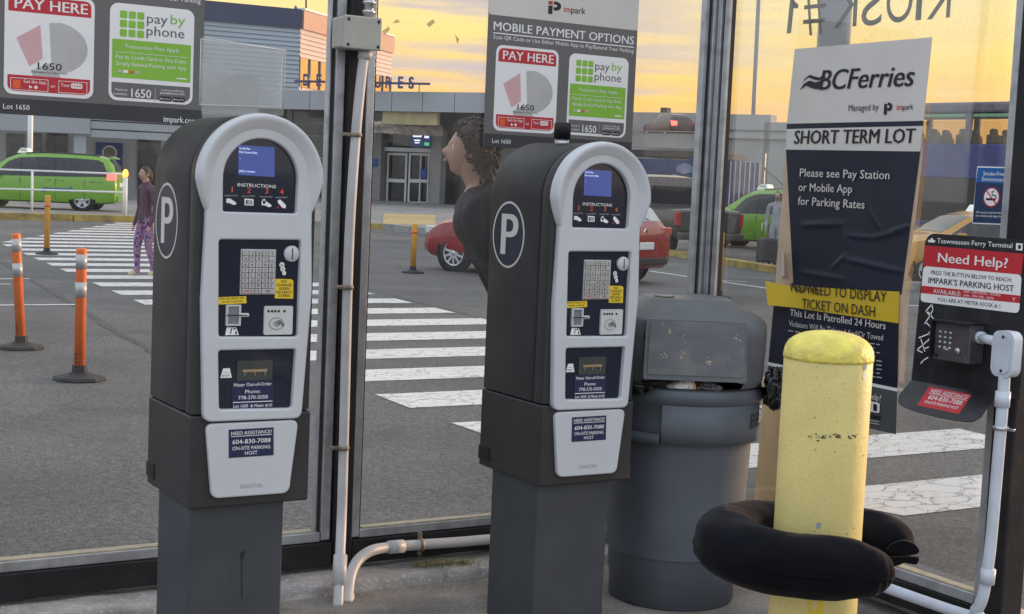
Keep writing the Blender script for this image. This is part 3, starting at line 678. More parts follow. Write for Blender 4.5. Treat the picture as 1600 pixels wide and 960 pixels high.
# hood: raised arch ring with legs tapering to tips
hood = MB(); path = []
tipz = LM(340, 340)[1]
for i in range(9):
    t = i/8; path.append((math.pi, lerp(tipz, ZC, t), t))
for i in range(1, 32): path.append((math.pi-math.pi*i/32, ZC, 1))
for i in range(9):
    t = 1-i/8; path.append((0., lerp(tipz, ZC, t), t))
rows = []
for ang, z, t in path:
    e = t**.5; ro = lerp(.150, .203, e); ri = lerp(.146, .128, e); dp = lerp(.010, .046, e)
    prof = [(ro-.002, .004), (ro, -dp*.35), (ro-.002, -dp*.75), (lerp(ro, ri, .08), -dp*.96), (lerp(ro, ri, .17), -dp), (lerp(ro, ri, .30), -dp*.93), (lerp(ro, ri, .52), -.024*e-.005), (ri, -.014*e-.003), (ri-.004, .0)]
    rows.append([L3(r*math.cos(ang), z+r*math.sin(ang) if z == ZC else z, y) for r, y in prof])
hood.grid(rows, M_bez); hood.add(rows[0], [list(range(9))], M_bez); hood.add(rows[-1], [list(range(9))], M_bez); hood.build('hood', PS)
# dark windows
def panel(name, poly, y=.0):
    m = MB(); m.prism([L3(x, z, y-.006) for x, z in grow(poly, .012)], (0, .005, 0), M_navy); return m.build(name, PS)
pt = panel('display_panel', win_top); pm = panel('payment_panel', win_mid); pl = panel('receipt_panel', win_low)
PF = Flat((X0, YF-.0065, 0), (1, 0, 0), (0, 0, 1), .0006)
def newF(y=-.0065, lift=.0006): return Flat((X0, YF+y, 0), (1, 0, 0), (0, 0, 1), lift)
F = newF(); F.ppoly([(372.3, 226.5), (429, 230.5), (429, 277), (372.3, 273.5)], M_scr, 1, .003); scr = F.build('screen', pt)
F = newF(); F.tpx('Pay By Plate', (374, 233.5), (391, 234.5), 3.4, M_scrt, 2); F.tpx('Enter Licence Plate:', (373.6, 239), (402, 241), 3.4, M_scrt, 2); F.tpx('_', (374, 248), (377, 248), 3, M_scrt, 2); F.build('screen_text', pt)
F = newF(); F.tpx('[OK] to Continue', (373.6, 269), (398, 270), 3.2, M_scrt, 2); s_ok = F.build('screen_prompt', pt)
F = newF()
F.tpx('INSTRUCTIONS', (371, 291.5), (431, 294.5), 5.2, M_white, 1, .03)
for k, (x, y) in enumerate(((362.5, 300.5), (389, 301.5), (416.5, 303), (440, 304))):
    c_ = F.p(x, y); F.ctext(str(k+1), c_[0], c_[1], .0165, .02, M_orange, 1, .03)
for t, x, y in (('PRESS BUTTON', 361.5, 307), ('FOLLOW PROMPTS', 389, 308), ('MAKE PAYMENT', 416.5, 309), ('TAKE RECEIPT', 440, 310)):
    F.tpx(t, (x-10.5, y), (x+9.5, y), 2.2, M_lgrey, 1)
def hand(x, y, k, fl=1):
    F.ppoly([(x-8*fl, y-4), (x-2*fl, y-4), (x+7*fl, y+2), (x+8*fl, y+5), (x+3*fl, y+6), (x-3*fl, y+3), (x-8*fl, y+3)], M_white, 1, .003)
hand(361.5, 314.5, 1); hand(416.5, 318, 1); F.ppoly([(434, 313), (438, 312), (447, 321), (446, 326), (441, 325), (434, 317)], M_white, 1, .003); F.ppoly([(410, 312), (414, 311), (415, 318), (411, 319)], M_white, 1)
F.ppoly([(382, 310.5), (396, 311.5), (396, 321.5), (382, 321)], M_white, 1); F.ppoly([(384, 313), (394, 313.7), (394, 320), (384, 319.5)], M_navy, 2)
for k in range(3): F.ppoly([(386, 314.2+2*k), (393, 314.7+2*k), (393, 315.6+2*k), (386, 315.1+2*k)], M_white, 3)
F.ppoly([(432, 323), (436, 323), (434, 327)], M_red, 1)
F.build('instruction_print', pt)
# keypad
kx0, kz1 = LM(374.5, 389, YF); kx1, kz0 = LM(427.5, 460, YF)
KP = MB().box(L3(kx0, kz0, -.012), L3(kx1, kz1, -.005), M_key, .002)
kw = (kx1-kx0-.008)/5; kh = (kz1-kz0-.012)/8
rowsK = ['12345', '6789 ', 'ABCDE', 'FGHIJ', 'KLMNO', 'PQRST', 'UVWXY']
KF2 = newF(-.0165, .0003)
for r in range(7):
    for c in range(5):
        a = kx0+.004+c*kw+.0012; z = kz1-.004-(r+1)*kh-(.004 if r > 1 else 0)
        KP.box(L3(a-.0009, z-.0006, -.0125), L3(a+kw-.0020, z+kh-.0010, -.0122), M_keyd); KP.box(L3(a, z+.0004, -.016), L3(a+kw-.003, z+kh-.002, -.0123), M_key, .0008)
        if rowsK[r][c] != ' ': KF2.ctext(rowsK[r][c], a+kw/2-.0012, z+kh*.25, kh*.48, kw*.5, M_black, 1, .02)
z = kz1-.004-8*kh-.004
for a, b, tt, mm in ((0, 2, 'CANCEL', M_red), (2, 3, 'Z', M_black), (3, 5, 'OK', M_black)):
    xa = kx0+.004+a*kw+.0012; xb = kx0+.004+b*kw-.0016; KP.box(L3(xa-.0009, z-.0006, -.0125), L3(xb+.0009, z+kh-.001, -.0122), M_keyd); KP.box(L3(xa, z+.0004, -.016), L3(xb, z+kh-.002, -.0123), M_key, .0008)
    KF2.ctext(tt, (xa+xb)/2, z+kh*.25, kh*.46, (xb-xa)*.8 if len(tt) > 2 else kw*.5 if len(tt) < 2 else kw*.8, mm, 1, .015)
KPo = KP.build('keypad', pm); KF2.build('key_lettering', pm)
# coin slot
cx_, cz_ = LM(453.3, 396.3, YF); CR = Matrix.Rotation(RAD(90), 3, 'X')
cs_ = MB().lathe([(.0255, .0), (.0255, .010), (.0235, .014), (.0, .0145)], M_bez, L3(cx_, cz_, -.005), 28, CR); cs_.box(L3(cx_-.0016, cz_-.017, -.0205), L3(cx_+.0016, cz_+.017, -.0185), M_blk); cs_.build('coin_slot', pm)
F = newF()
for k, (x, y, r) in enumerate(((440.3, 414.2, .0085), (441.5, 420.8, .0078), (443.3, 427, .0066))):
    c_ = F.p(x, y); F.poly(circle2(*c_, r*1.08), M_navy, 1+2*k); F.poly(circle2(*c_, r), M_white, 2+2*k); F.ctext('$1' if k < 1 else ('¢' if k == 2 else '$'), c_[0], c_[1]-r*.45, r*.9, r*1.2, M_black, 3+2*k)
F.build('coin_icons', pm); F = newF()
F.ppoly([(354, 511.5), (369, 512), (373, 523.5), (351.5, 524)], M_white, 2); F.ppoly([(361, 513), (362.5, 513), (360.5, 522), (359, 522)], M_navy, 3); F.ppoly([(367, 518), (369.5, 518), (370, 522.5), (367.5, 522)], M_navy, 3); F.ppoly([(364, 513), (368, 513), (368, 515), (364, 515)], M_navy, 3)
F.build('card_icon', pm)
F = newF(); F.ppoly([(429.5, 436), (455, 436.5), (458.3, 439), (458, 467), (429, 466.5)], M_yel, 1)
for k, tt in enumerate(('NO', 'CHANGE', 'GIVEN', 'USE EXACT', 'COINS')):
    c_ = F.p(443.6, 442+k*5.6); F.ctext(tt, c_[0], c_[1], .0085, .052, M_black, 2, .025)
F.build('yellow_notice', pm)
F = newF(); F.ppoly([(341, 464.7), (384.7, 463), (385, 474), (341, 476)], M_yel, 1); F.tpx('LEAVE CARD INSERTED UNTIL', (343.5, 468.6), (382, 467.3), 2.9, M_black, 2, .015); F.tpx('PAYMENT IS APPROVED', (347, 473.5), (379, 472.3), 2.9, M_black, 2, .015); F.build('card_notice', pm)
# card reader
a = LM(351.3, 476, YF); b = LM(373.5, 508.5, YF)
cr = MB(); w_ = .0065
cr.box(L3(a[0], b[1], -.016), L3(a[0]+w_, a[1], -.005), M_bez, .001).box(L3(b[0]-w_, b[1], -.016), L3(b[0], a[1], -.005), M_bez, .001).box(L3(a[0]+w_, a[1]-w_*.8, -.0155), L3(b[0]-w_, a[1], -.005), M_bez, .001).box(L3(a[0]+w_, b[1], -.0155), L3(b[0]-w_, b[1]+w_*.8, -.005), M_bez, .001)
cr.box(L3(a[0]+w_, b[1]+w_*.8, -.009), L3(b[0]-w_, a[1]-w_*.8, -.0055), mat('slot_grey', (.22, .22, .23), .5))
zc_ = LM(360, 492, YF)[1]; e_ = LM(386.7, 492, YF)[0]
cr.box(L3(b[0]-.004, zc_-.006, -.0195), L3(e_, zc_+.006, -.006), M_bez, .0045); cr.box(L3(a[0]+.002, zc_-.0015, -.0202), L3(e_-.008, zc_+.0012, -.0165), M_blk)
cr.build('card_reader', pm)
a = LM(411, 478, YF); b = LM(454, 522, YF)
cl_ = MB().prism([L3(x, z, -.014) for x, z in rrect(a[0], b[1], b[0], a[1], .005)], (0, .009, 0), mat('reader_grey', (.62, .63, .61), .4)); cl_.build('contactless_reader', pm)
F = newF(-.0145, .0004)
for k in (419.5, 425, 430, 435.5, 444.5): F.poly(circle2(*F.p(k, 486.5), .0042, 12), M_black, 1)
ce = F.p(432, 506); ring = circle2(*ce, .0235, 28, .0185); 
for p_, q_ in zip(ring, ring[1:]+ring[:1]): F.line([p_, q_], .0013, M_black, 1)
for k in range(4):
    pts = [(ce[0]-.010+k*.004+.002*math.cos(RAD(t)), ce[1]+(.004+.0022*k)*math.sin(RAD(t))) for t in (-80, -40, 0, 40, 80)]; F.line(pts, .0014, M_black, 1)
F.ppoly([(435, 501), (438, 500), (445, 509), (442, 511), (438, 506), (436, 510), (434, 506)], M_sgrey, 1); F.build('contactless_icon', pm)
# receipt slot
a = LM(369, 564, YF); b = LM(423.5, 593, YF)
M_sl = mat('receipt_hollow', (.05, .055, .05), .25, coat=.6); rc = MB().prism([L3(x, z, -.010) for x, z in rrect(a[0], b[1], b[0], a[1], .006)], (0, .004, 0), M_sl)
rc.box(L3(a[0]+.018, (a[1]+b[1])/2-.004, -.0118), L3(b[0]-.018, (a[1]+b[1])/2+.004, -.0102), mat('brass', (.5, .36, .2), .35, .7)); 
for k in range(3): xx = lerp(a[0]+.025, b[0]-.025, k/2); rc.box(L3(xx-.001, (a[1]+b[1])/2-.016, -.0125), L3(xx+.001, (a[1]+b[1])/2+.003, -.0119), M_steel)
rc.build('receipt_slot', pl)
F = newF(); F.ppoly([(348.5, 576), (359, 575.5), (362, 590.5), (344, 591)], M_white, 1); F.tpx('RECEIPT', (346.8, 588.6), (358.8, 588.3), 2.5, M_black, 2, .01)
F.ppoly([(349, 582), (358.5, 582), (358.8, 583), (348.7, 583)], M_lgrey, 2); F.build('receipt_icon', pl)
def order_sticker(n):
    F = newF(-.0072, .0006); F.ppoly([(362.5, 596), (426.5, 593.5), (427, 643), (362.5, 646)], M_navy_s, 1)
    F.tpx('Meter Out-of-Order', (365.5, 604.5), (424.5, 602), 5.2, M_white, 2, .012); F.tpx('Phone:', (383, 615), (406.5, 613.8), 5.4, M_white, 2, .01); F.tpx('778-370-5050', (372, 624.6), (418, 622.8), 5.6, M_white, 2, .012)
    F.ppoly([(363.5, 628.6), (425.5, 626.2), (425.5, 627.4), (363.5, 629.8)], M_white, 2); F.tpx('Lot 1650  & Meter # '+n, (364.5, 637.4), (424.5, 635.2), 4.8, M_white, 2, .012)
    return F.build('out_of_order_sticker', pl)
order_sticker('01')
# service panel
sp_ = rpoly([LM(324.5, 665.5), LM(464, 658.8), LM(449.5, 768.5), LM(333, 777)], .02, 6)
sm_ = curve_mesh([sp_], .005, .005, 3); XZ2 = XZ.copy(); XZ2[1][3] = YF-.012
so_ = MB().mesh(sm_, M_bez, XZ2, True).build('service_panel', PS, auto=50); bpy.data.meshes.remove(sm_)
F = newF(-.0226, .0004); F.ppoly([(357.3, 671.8), (427.5, 668), (427.5, 711.5), (357.3, 716)], M_navy_s, 1)
F.tpx('NEED ASSISTANCE?', (361, 680.3), (424.5, 676.7), 5.2, M_white, 2, .01); F.ppoly([(361, 682), (424.5, 678.4), (424.5, 679.3), (361, 682.9)], M_white, 2)
F.tpx('604-830-7088', (363, 694.5), (422.5, 691), 6.8, M_white, 2, .02); F.tpx('ON-SITE PARKING', (362.5, 704), (422, 700.6), 5.5, M_white, 2, .005); F.tpx('HOST', (382.5, 711), (402, 709.8), 5.5, M_white, 2, .005); F.build('assistance_sticker', so_)
F = newF(-.0224, .0012); F.tpx('DIGITAL', (375.5, 763), (411.5, 760.3), 5.6, mat('embossed_grey', (.40, .42, .44), .45), 1, .006); F.build('embossed_logo', so_)
# P badge on the left flank
PFk = Flat((X0-.1972, YF, 0), (0, -1, 0), (0, 0, 1), .0006)
c0 = PFk.p(260.5, 345); cT = PFk.p(260.5, 285.5); cB = PFk.p(259.5, 404.5); cL = PFk.p(243.5, 345); cRr = PFk.p(278, 345)
rz_ = (cT[1]-cB[1])/2; rx_ = (cRr[0]-cL[0])/2; cc = ((cL[0]+cRr[0])/2, (cT[1]+cB[1])/2)
PFk.poly(circle2(*cc, rx_, 48, rz_), M_paper, 1); PFk.poly(circle2(*cc, rx_*.92, 48, rz_*.935), mat('badge_navy', (.018, .022, .045), .4), 2)
PFk.text('P', cc[0]-rx_*.40, cc[1]-rz_*.60, rz_*1.22, rx_*.98, M_paper, 3, .035, res=8)
PFk.build('parking_badge', PS)
# drip stain and scuffs on the first pedestal
F = newF(.0295, .0004); M_drip = mat('drip_stain', (.018, .02, .024), .35)
F.ppoly([(375, 866), (380, 860), (383, 862), (381, 872), (378.5, 878), (378.2, 905), (379, 930), (377.6, 938), (376.6, 928), (376.8, 900), (376.4, 878)], M_drip, 1)
F.ppoly([(359, 888), (361, 887), (364, 905), (366, 914), (363, 913)], M_ped, 1)
F.build('drip_stain', None)
ds0 = bpy.data.objects['drip_stain']
# second station
P2 = copy_tree(PS); P2.location = Vector((2.9135, YF, -.021)); P2['label'] = 'charcoal parking pay station beside the grey bin, a small black antenna on its roof'
for o in [x for x in bpy.data.objects if x.name.startswith('out_of_order_sticker') and x.name != 'out_of_order_sticker']:
    pp = o.parent; bpy.data.objects.remove(o)
    F2 = order_sticker('02'); F2.parent = pp
ds0.data.transform(Matrix.Translation(-wl(PS))); ds0.parent = PS
for o in [x for x in bpy.data.objects if x.name.startswith('screen_prompt.')]: bpy.data.objects.remove(o)
# antenna on the second one
q = PB(878, 221, 4.50); 
an = MB().lathe([(.026, .0), (.026, .035)], M_steel, (q.x, 4.50, 1.747), 20).lathe([(.031, .0352), (.031, .088), (.028, .094), (0, .095)], M_blk, (q.x, 4.50, 1.747), 20).build('antenna', None)
bpy.context.view_layer.update()
an.parent = P2; an.matrix_parent_inverse = P2.matrix_world.inverted()
# acrylic holder on the first
AH = thing('acrylic_holder', 'clear empty acrylic sign holder standing on top of the left pay station', 'sign holder', (X0, 4.42, 1.74))
def acr(pts, y, th, name):
    P_ = [PB(x, yy, y) for x, yy in pts]; MB().prism(P_, (0, th, 0), M_smoke).build(name, AH)
acr([(318, 58.5), (446.5, 79), (442, 181), (315, 178)], 4.40, .003, 'back_sheet'); acr([(314, 61), (441, 78), (438, 168), (311.5, 164)], 4.385, .003, 'front_sheet')
M_edge = mat('acrylic_edge', (.72, .73, .70), .2, var=.05)
ed = MB()
for pts, y in (([(318, 58.5), (446.5, 79), (442, 181)], 4.40), ([(311.5, 164), (314, 61), (441, 78), (438, 168), (311.5, 164)], 4.384)):
    ed.tube([PB(x, yy, y) for x, yy in pts], .0016, M_edge, 6)
ed.build('polished_edge', AH)
# ------------------------------------------------------------------ poster on the right pane
M_navyp = mat('navy_poster', (.016, .019, .036), .38, var=.12, vs=4, bump=.0, dirt=.12, ds=3, dcol=(.05, .05, .07))
M_curl = mat('poster_back', (.62, .61, .58), .6, var=.05)
M_pgrey = mat('poster_grey', (.085, .09, .095), .4, var=.05); M_pyel = mat('poster_yellow', (.72, .50, .03), .42, var=.06, dirt=.2, ds=6, dcol=(.4, .28, .03))
PO = thing('parking_poster', 'tall peeling navy and white short term lot poster on the right pane', 'poster', (XW-.004, 4.35, .8))
def wrinkle(y, z):
    """creases of the loose paper: height away from the glass"""
    h = 0.
    for (y0, z0, y1, z1, s, a) in CREASES:
        A = Vector((y0, z0)); B = Vector((y1, z1)); P = Vector((y, z)); d = B-A; t = max(0, min(1, (P-A).dot(d)/d.length_squared)); r = (P-A-d*t)
        dist = r.length; h += a*math.exp(-(dist/s)**2)*math.sin(math.pi*min(1, max(0, t*.9+.05)))**.5
    return h+.0012*(noise.noise(Vector((y*6, z*4, 3)))+1)
PX = XW-.003
PFl = Flat((PX, 4.3, 0), (0, -1, 0), (0, 0, 1), .0006)
CREASES = []
for a, b, s, am in (((1255, 352), (1318, 350), .016, .012), ((1318, 350), (1325, 385), .014, .010), ((1325, 368), (1365, 372), .012, .011), ((1365, 372), (1420, 358), .014, .013), ((1360, 330), (1378, 362), .012, .008), ((1320, 405), (1410, 425), .014, .012), ((1300, 420), (1322, 398), .012, .010), ((1250, 425), (1320, 437), .014, .009), ((1322, 240), (1325, 350), .006, .004), ((1395, 360), (1425, 352), .008, .010)):
    p, q = PFl.p(*a), PFl.p(*b); CREASES.append((p[0], p[1], q[0], q[1], s*.8, am*.42))
def wr_poly(mb, pts, m, l, cells=26, curl=None):
    """quad patch tl,tr,br,bl in pixels, subdivided and displaced towards the viewer"""
    tl, tr, br, bl = [Vector(PFl.p(*q)) for q in pts]; rows = []
    for i in range(cells+1):
        row = []
        for j in range(cells+1):
            u, v = j/cells, i/cells; q = tl.lerp(tr, u).lerp(bl.lerp(br, u), v); h = wrinkle(q.x, q.y)
            p = PFl.w(q.x, q.y, l)+PFl.N*h
            if curl: p += curl(u, v)
            row.append(p)
        rows.append(row)
    mb.grid(rows, m)
bk_ = MB(); M_back = mat('backing_tan', (.60, .45, .31), .7, var=.1, vs=8, dirt=.3, ds=30, dcol=(.42, .28, .17))
bk_.add([PFl.w(*PFl.p(*q), 0) for q in ((1231, 205), (1443, 195), (1441, 250), (1432, 330), (1421, 410), (1412, 480), (1405, 600), (1215, 560), (1212, 436), (1221, 320))], [list(range(10))], M_back); bk_.build('backing_board', PO)
pm_ = MB()
wr_poly(pm_, [(1242.5, 77), (1457.5, 58.3), (1443.8, 189), (1230, 193.7)], M_paper, 1, 8)
wr_poly(pm_, [(1230, 193.7), (1443.8, 189), (1443, 197), (1229.5, 202)], M_navyp, 1, 4)
wr_poly(pm_, [(1229.5, 202), (1443, 197), (1438.6, 237), (1228.6, 234)], M_paper, 1, 6)
wr_poly(pm_, [(1228.6, 234), (1438.6, 237), (1409, 460), (1240, 445)], M_navyp, 1, 110)
pm_.build('poster_sheet', PO)
lm = MB()
wr_poly(lm, [(1209.6, 476), (1405, 504.8), (1403, 607), (1201.5, 566)], M_navyp, 3, 30)
wr_poly(lm, [(1201.5, 566), (1403, 607), (1402.8, 612), (1200.8, 571)], M_white, 3, 6)
wr_poly(lm, [(1200.8, 571), (1402.8, 612), (1401, 679), (1197, 633)], M_pgrey, 3, 20)
lm.build('lower_sheet', PO)
ym = MB()
def ycurl(u, v):
    k = max(0, (.22-u)/.22); return PFl.N*(.055*k*k)+Vector((0, 0, .02*k*k*(1-v)))
wr_poly(ym, [(1212, 446.5), (1407, 456), (1405, 505.5), (1216, 477)], M_pyel, 6, 40, ycurl)
ym.build('yellow_strip', PO)
wm = MB()
P_ = [PFl.p(*q) for q in ((1224, 392), (1233, 390), (1236, 430), (1222, 434))]
wm.grid([[PFl.w(*P_[0], 2)+PFl.N*.01, PFl.w(*P_[1], 2)+PFl.N*.03], [PFl.w(*P_[3], 2)+PFl.N*.004, PFl.w(*P_[2], 2)+PFl.N*.035]], M_curl); wm.build('peeled_corner', PO)
F = Flat((PX-.003, 4.3, 0), (0, -1, 0), (0, 0, 1), .0006)
F.ppoly([(1249.5, 141), (1257, 131), (1265, 126), (1274, 129), (1282, 127), (1291, 119), (1284, 134), (1277, 140), (1269, 138), (1260, 134)], M_black, 3, .002)
F.ppoly([(1253, 132), (1258, 123), (1266, 117), (1274, 120), (1281, 121.5), (1291, 115), (1287, 122), (1280, 126), (1272, 124.5), (1264, 121), (1258, 125)], M_black, 3, .002)
F.tpx('BCFerries', (1280, 140.6), (1428, 134.2), 30, M_black, 3, .03, .22, res=5)
F.build('ferry_logo', PO); F = Flat((PX-.003, 4.3, 0), (0, -1, 0), (0, 0, 1), .0006)
F.tpx('Managed by', (1326, 174), (1373, 172.2), 10, M_black, 3, -.004); 
a = F.p(1381, 179.5); b = F.p(1395, 160)
F.rect(a[0], a[1], a[0]+.016, a[1]+.042, M_black, 3); F.rect(a[0], a[1]+.047, a[0]+.016, b[1], M_red, 3); w_ = b[0]-a[0]; h_ = b[1]-a[1]
F.poly([(a[0]+w_*.42, a[1]+h_*.30)]+[(a[0]+w_*.60+w_*.40*math.cos(RAD(t)), a[1]+h_*.64+h_*.34*math.sin(RAD(t))) for t in range(-90, 91, 15)]+[(a[0]+w_*.42, a[1]+h_*.98)], M_black, 3); F.rect(a[0]+w_*.42, a[1]+h_*.55, a[0]+w_*.66, a[1]+h_*.74, M_paper, 4)
F.tpx('im', (1401.5, 172.2), (1410.5, 171.9), 9, M_red, 3, .006); F.tpx('park', (1411, 171.9), (1427, 171.2), 9, M_black, 3, .006)
F.build('manager_lettering', PO); F = Flat((PX-.003, 4.3, 0), (0, -1, 0), (0, 0, 1), .0006)
F.tpx('SHORT TERM LOT', (1241, 225), (1430, 223.6), 20.5, M_black, 3, .04, .06)
F.build('title_lettering', PO)
F = Flat((PX-.0065, 4.3, 0), (0, -1, 0), (0, 0, 1), .0006)
F.tpx('Please see Pay Station', (1250, 276), (1390, 280.5), 12.5, M_paper, 3, .016); F.build('notice_lettering', PO); F = Flat((PX-.0065, 4.3, 0), (0, -1, 0), (0, 0, 1), .0006); F.tpx('or Mobile App', (1248, 298.5), (1331.7, 302), 12.5, M_paper, 3, .016); F.build('notice_lettering', PO); F = Flat((PX-.0065, 4.3, 0), (0, -1, 0), (0, 0, 1), .0006); F.tpx('for Parking Rates', (1247, 320), (1351, 326.5), 12.5, M_paper, 3, .016)
F.build('notice_lettering', PO)
F = Flat((PX-.0085, 4.3, 0), (0, -1, 0), (0, 0, 1), .0006)
F.tpx('NO NEED TO DISPLAY', (1237, 456.5), (1385, 472.5), 15, M_black, 3, .008); F.build('strip_lettering', PO); F = Flat((PX-.0085, 4.3, 0), (0, -1, 0), (0, 0, 1), .0006); F.tpx('TICKET ON DASH', (1253, 481.5), (1367, 495), 15, M_black, 3, .008)
F.tpx('PLEASE', (1234, 453.5), (1281, 458), 10, M_black, 4, .0, -.3)
F.build('strip_lettering', PO)
F = Flat((PX-.0062, 4.3, 0), (0, -1, 0), (0, 0, 1), .0006)
F.tpx('This Lot Is Patrolled 24 Hours', (1234.5, 493.5), (1384, 515), 10.5, M_paper, 3, .016); F.build('patrol_lettering', PO); F = Flat((PX-.0062, 4.3, 0), (0, -1, 0), (0, 0, 1), .0006); F.tpx('Violators Will Be Ticketed And/Or Towed', (1233, 509.5), (1380, 532.5), 8.5, M_paper, 3, .004)
random.seed(3)
for k in range(9):
    y = 516+k*6.4
    for j in range(14):
        if random.random() < .8:
            xa = 1232+j*10.6; xb = xa+random.uniform(5, 9.6)
            if y+(xa-1232)*.2 < 578+ (xa-1232)*.2: F.ppoly([(xa, y+(xa-1232)*.155), (xb, y+(xb-1232)*.155), (xb, y+1.6+(xb-1232)*.155), (xa, y+1.6+(xa-1232)*.155)], M_lgrey, 3)
F.build('small_print_lettering', PO); F = Flat((PX-.0062, 4.3, 0), (0, -1, 0), (0, 0, 1), .0006)
F.tpx('Need Help?', (1330, 618), (1377, 627), 9, M_paper, 3, .02)
F.ppoly([(1334, 622), (1375, 630), (1374.5, 646), (1333.5, 638)], M_white, 3, .008); F.ppoly([(1345, 628), (1362, 631), (1361.5, 640), (1344.5, 637)], M_red, 4); F.ppoly([(1365, 631), (1371, 632), (1371, 643), (1365, 642)], M_black, 4, .006)
F.ppoly([(1345, 645), (1376, 651), (1376, 656), (1345, 650)], M_black, 3)
for k in range(2): F.ppoly([(1335, 651+4*k), (1374, 658.5+4*k), (1374, 660+4*k), (1335, 652.5+4*k)], M_lgrey, 3)
F.build('lower_lettering', PO)
# ------------------------------------------------------------------ smoke-free sticker
SF = thing('smoke_free_sign', 'small blue smoke-free environment sign on the right pane', 'sign', (XW, 3.6, 1.6))
F = Flat((XW-.0005, 3.6, 0), (0, -1, 0), (0, 0, 1), .0006)
M_sb = mat('smoke_blue', (.012, .11, .36), .4); M_sn = mat('smoke_navy', (.018, .040, .105), .4)
F.ppoly([(1527.2, 260), (1584, 261.7), (1575.7, 352), (1518.8, 349.6)], M_white, 1, .004); F.ppoly([(1528.3, 262), (1582.4, 263.6), (1580.3, 288), (1525.2, 285)], M_sb, 2); F.ppoly([(1525.2, 285), (1580.3, 288), (1574.6, 350.2), (1520, 348)], M_sn, 2)
F.tpx('Smoke-Free', (1536.8, 274.4), (1569.8, 275.3), 6.5, M_white, 3, .015); F.tpx('Environment', (1535, 283), (1571, 284.4), 6.5, M_white, 3, .015)
c = F.p(1549.7, 308.5); r = abs(F.p(1562.8, 308.5)[0]-c[0]); rz_ = abs(F.p(1549.7, 292)[1]-c[1])*.95
F.poly(circle2(*c, r, 32, rz_), M_red, 3); F.poly(circle2(*c, r*.87, 32, rz_*.87), M_white, 4)
F.line([(c[0]-r*.6, c[1]+rz_*.62), (c[0]+r*.6, c[1]-rz_*.62)], r*.13, M_red, 6); F.rect(c[0]-r*.62, c[1]-rz_*.32, c[0]+r*.55, c[1]-rz_*.10, M_black, 5)
F.line([(c[0]+r*.62, c[1]-rz_*.1), (c[0]+r*.5, c[1]+rz_*.18), (c[0]+r*.1, c[1]+rz_*.22), (c[0]+r*.05, c[1]+rz_*.5), (c[0]+r*.3, c[1]+rz_*.66)], r*.10, M_black, 5)
F.tpx('All vessels and terminals', (1525.8, 333.4), (1568.4, 334.6), 3.6, M_white, 3); F.tpx('are smoke and vape free.', (1525, 338.7), (1568.6, 340.4), 3.6, M_white, 3)
F.build('printed_face', SF)
# ------------------------------------------------------------------ help panel
HX = XW-.075
HP = thing('help_phone_panel', 'black help board with keypad telephone and red sticker on its flared tray', 'help phone', (HX, 3.6, .8))
M_hb = mat('help_black', (.022, .022, .024), .35, var=.2, vs=10, dirt=.25, ds=12, dcol=(.10, .10, .10))
HF = Flat((HX, 3.6, 0), (0, -1, 0), (0, 0, 1), .0006)
bl_, tl_ = HF.p(1424, 594), HF.p(1446, 366)
yr = 3.6-3.40   # right edge in plane coordinates (in front of the end post)
hinge_z = bl_[1]
brd = rpoly([(bl_[0], hinge_z), (yr+.02, hinge_z), (yr+.02, tl_[1]+.02), (tl_[0]+.01, tl_[1])], .0)
brd = [(bl_[0], hinge_z), (yr+.02, hinge_z)]+rrect(tl_[0], hinge_z, yr+.02, tl_[1]+.004, .045, 6)[7:21]
m_ = MB(); m_.prism([HF.w(x, z, 0) for x, z in brd], Vector((.005, 0, 0)), M_hb); m_.build('backboard', HP)
MB().box((HX+.006, 3.44, 1.30), (XW-.05, 3.47, 1.36), M_steel).build('bracket', HP); MB().box((HX+.006, 3.44, .95), (XW-.05, 3.47, 1.01), M_steel).build('bracket', HP)
# tray, bent outwards
ta = RAD(48); td = Vector((-math.sin(ta), 0, -math.cos(ta)))
TFl = Flat((HX, 3.6, hinge_z), (0, -1, 0), -td, .0006)
tp = [TFl.p(*q) for q in ((1424, 594), (1405, 617), (1407, 633), (1450, 648), (1510, 659), (1532, 652), (1552, 622))]
tp[0] = (bl_[0], 0.); tp[-1] = (tp[-1][0], 0.)
tp = [tp[0]]+[(q.x, q.y) for q in bez([Vector((a, b, 0)) for a, b in tp[1:-1]], 6)]+[tp[-1]]
m_ = MB(); m_.prism([TFl.w(x, z, 0) for x, z in tp], TFl.N*-.004, M_hb); tray = m_.build('tray', HP)
F = TFl; F.ppoly([(1452.5, 604), (1519, 617), (1498, 647.5), (1433, 633.5)], M_red, 1, .003)
def par(t, a, b, h, m): F.tpx(t, a, b, h, m, 3, .012, -.25)
par('NEED ASSISTANCE?', (1452.5, 613.5), (1511, 624.8), 6, M_white); par('604-830-7088', (1449, 624), (1501.5, 634), 7.4, M_white); par('ON-SITE PARKING HOST', (1443.5, 630), (1496, 640.5), 4.5, M_white)
F.pline([(1452, 615), (1510, 626.2)], .9, M_white, 3); F.build('red_sticker', tray)
F = Flat((HX-.001, 3.6, 0), (0, -1, 0), (0, 0, 1), .0006)
F.ppoly([(1445, 383.5), (1600, 397), (1596.5, 429.5), (1443, 415.7)], M_red, 2)
wp_ = rpoly([F.p(1443, 415.7), F.p(1596.8, 429.5), F.p(1592.5, 490), F.p(1438, 471.5)], .02); F.poly(wp_, M_white, 1)
F.tpx('Tsawwassen Ferry Terminal', (1464.5, 379.8), (1582, 388), 7.4, M_white, 2, .012)
F.ppoly([(1450, 378.5), (1451, 375), (1454, 375), (1454.5, 372.5), (1458, 372.5), (1458.5, 375.5), (1462, 376), (1460.5, 379.5)], M_white, 2)
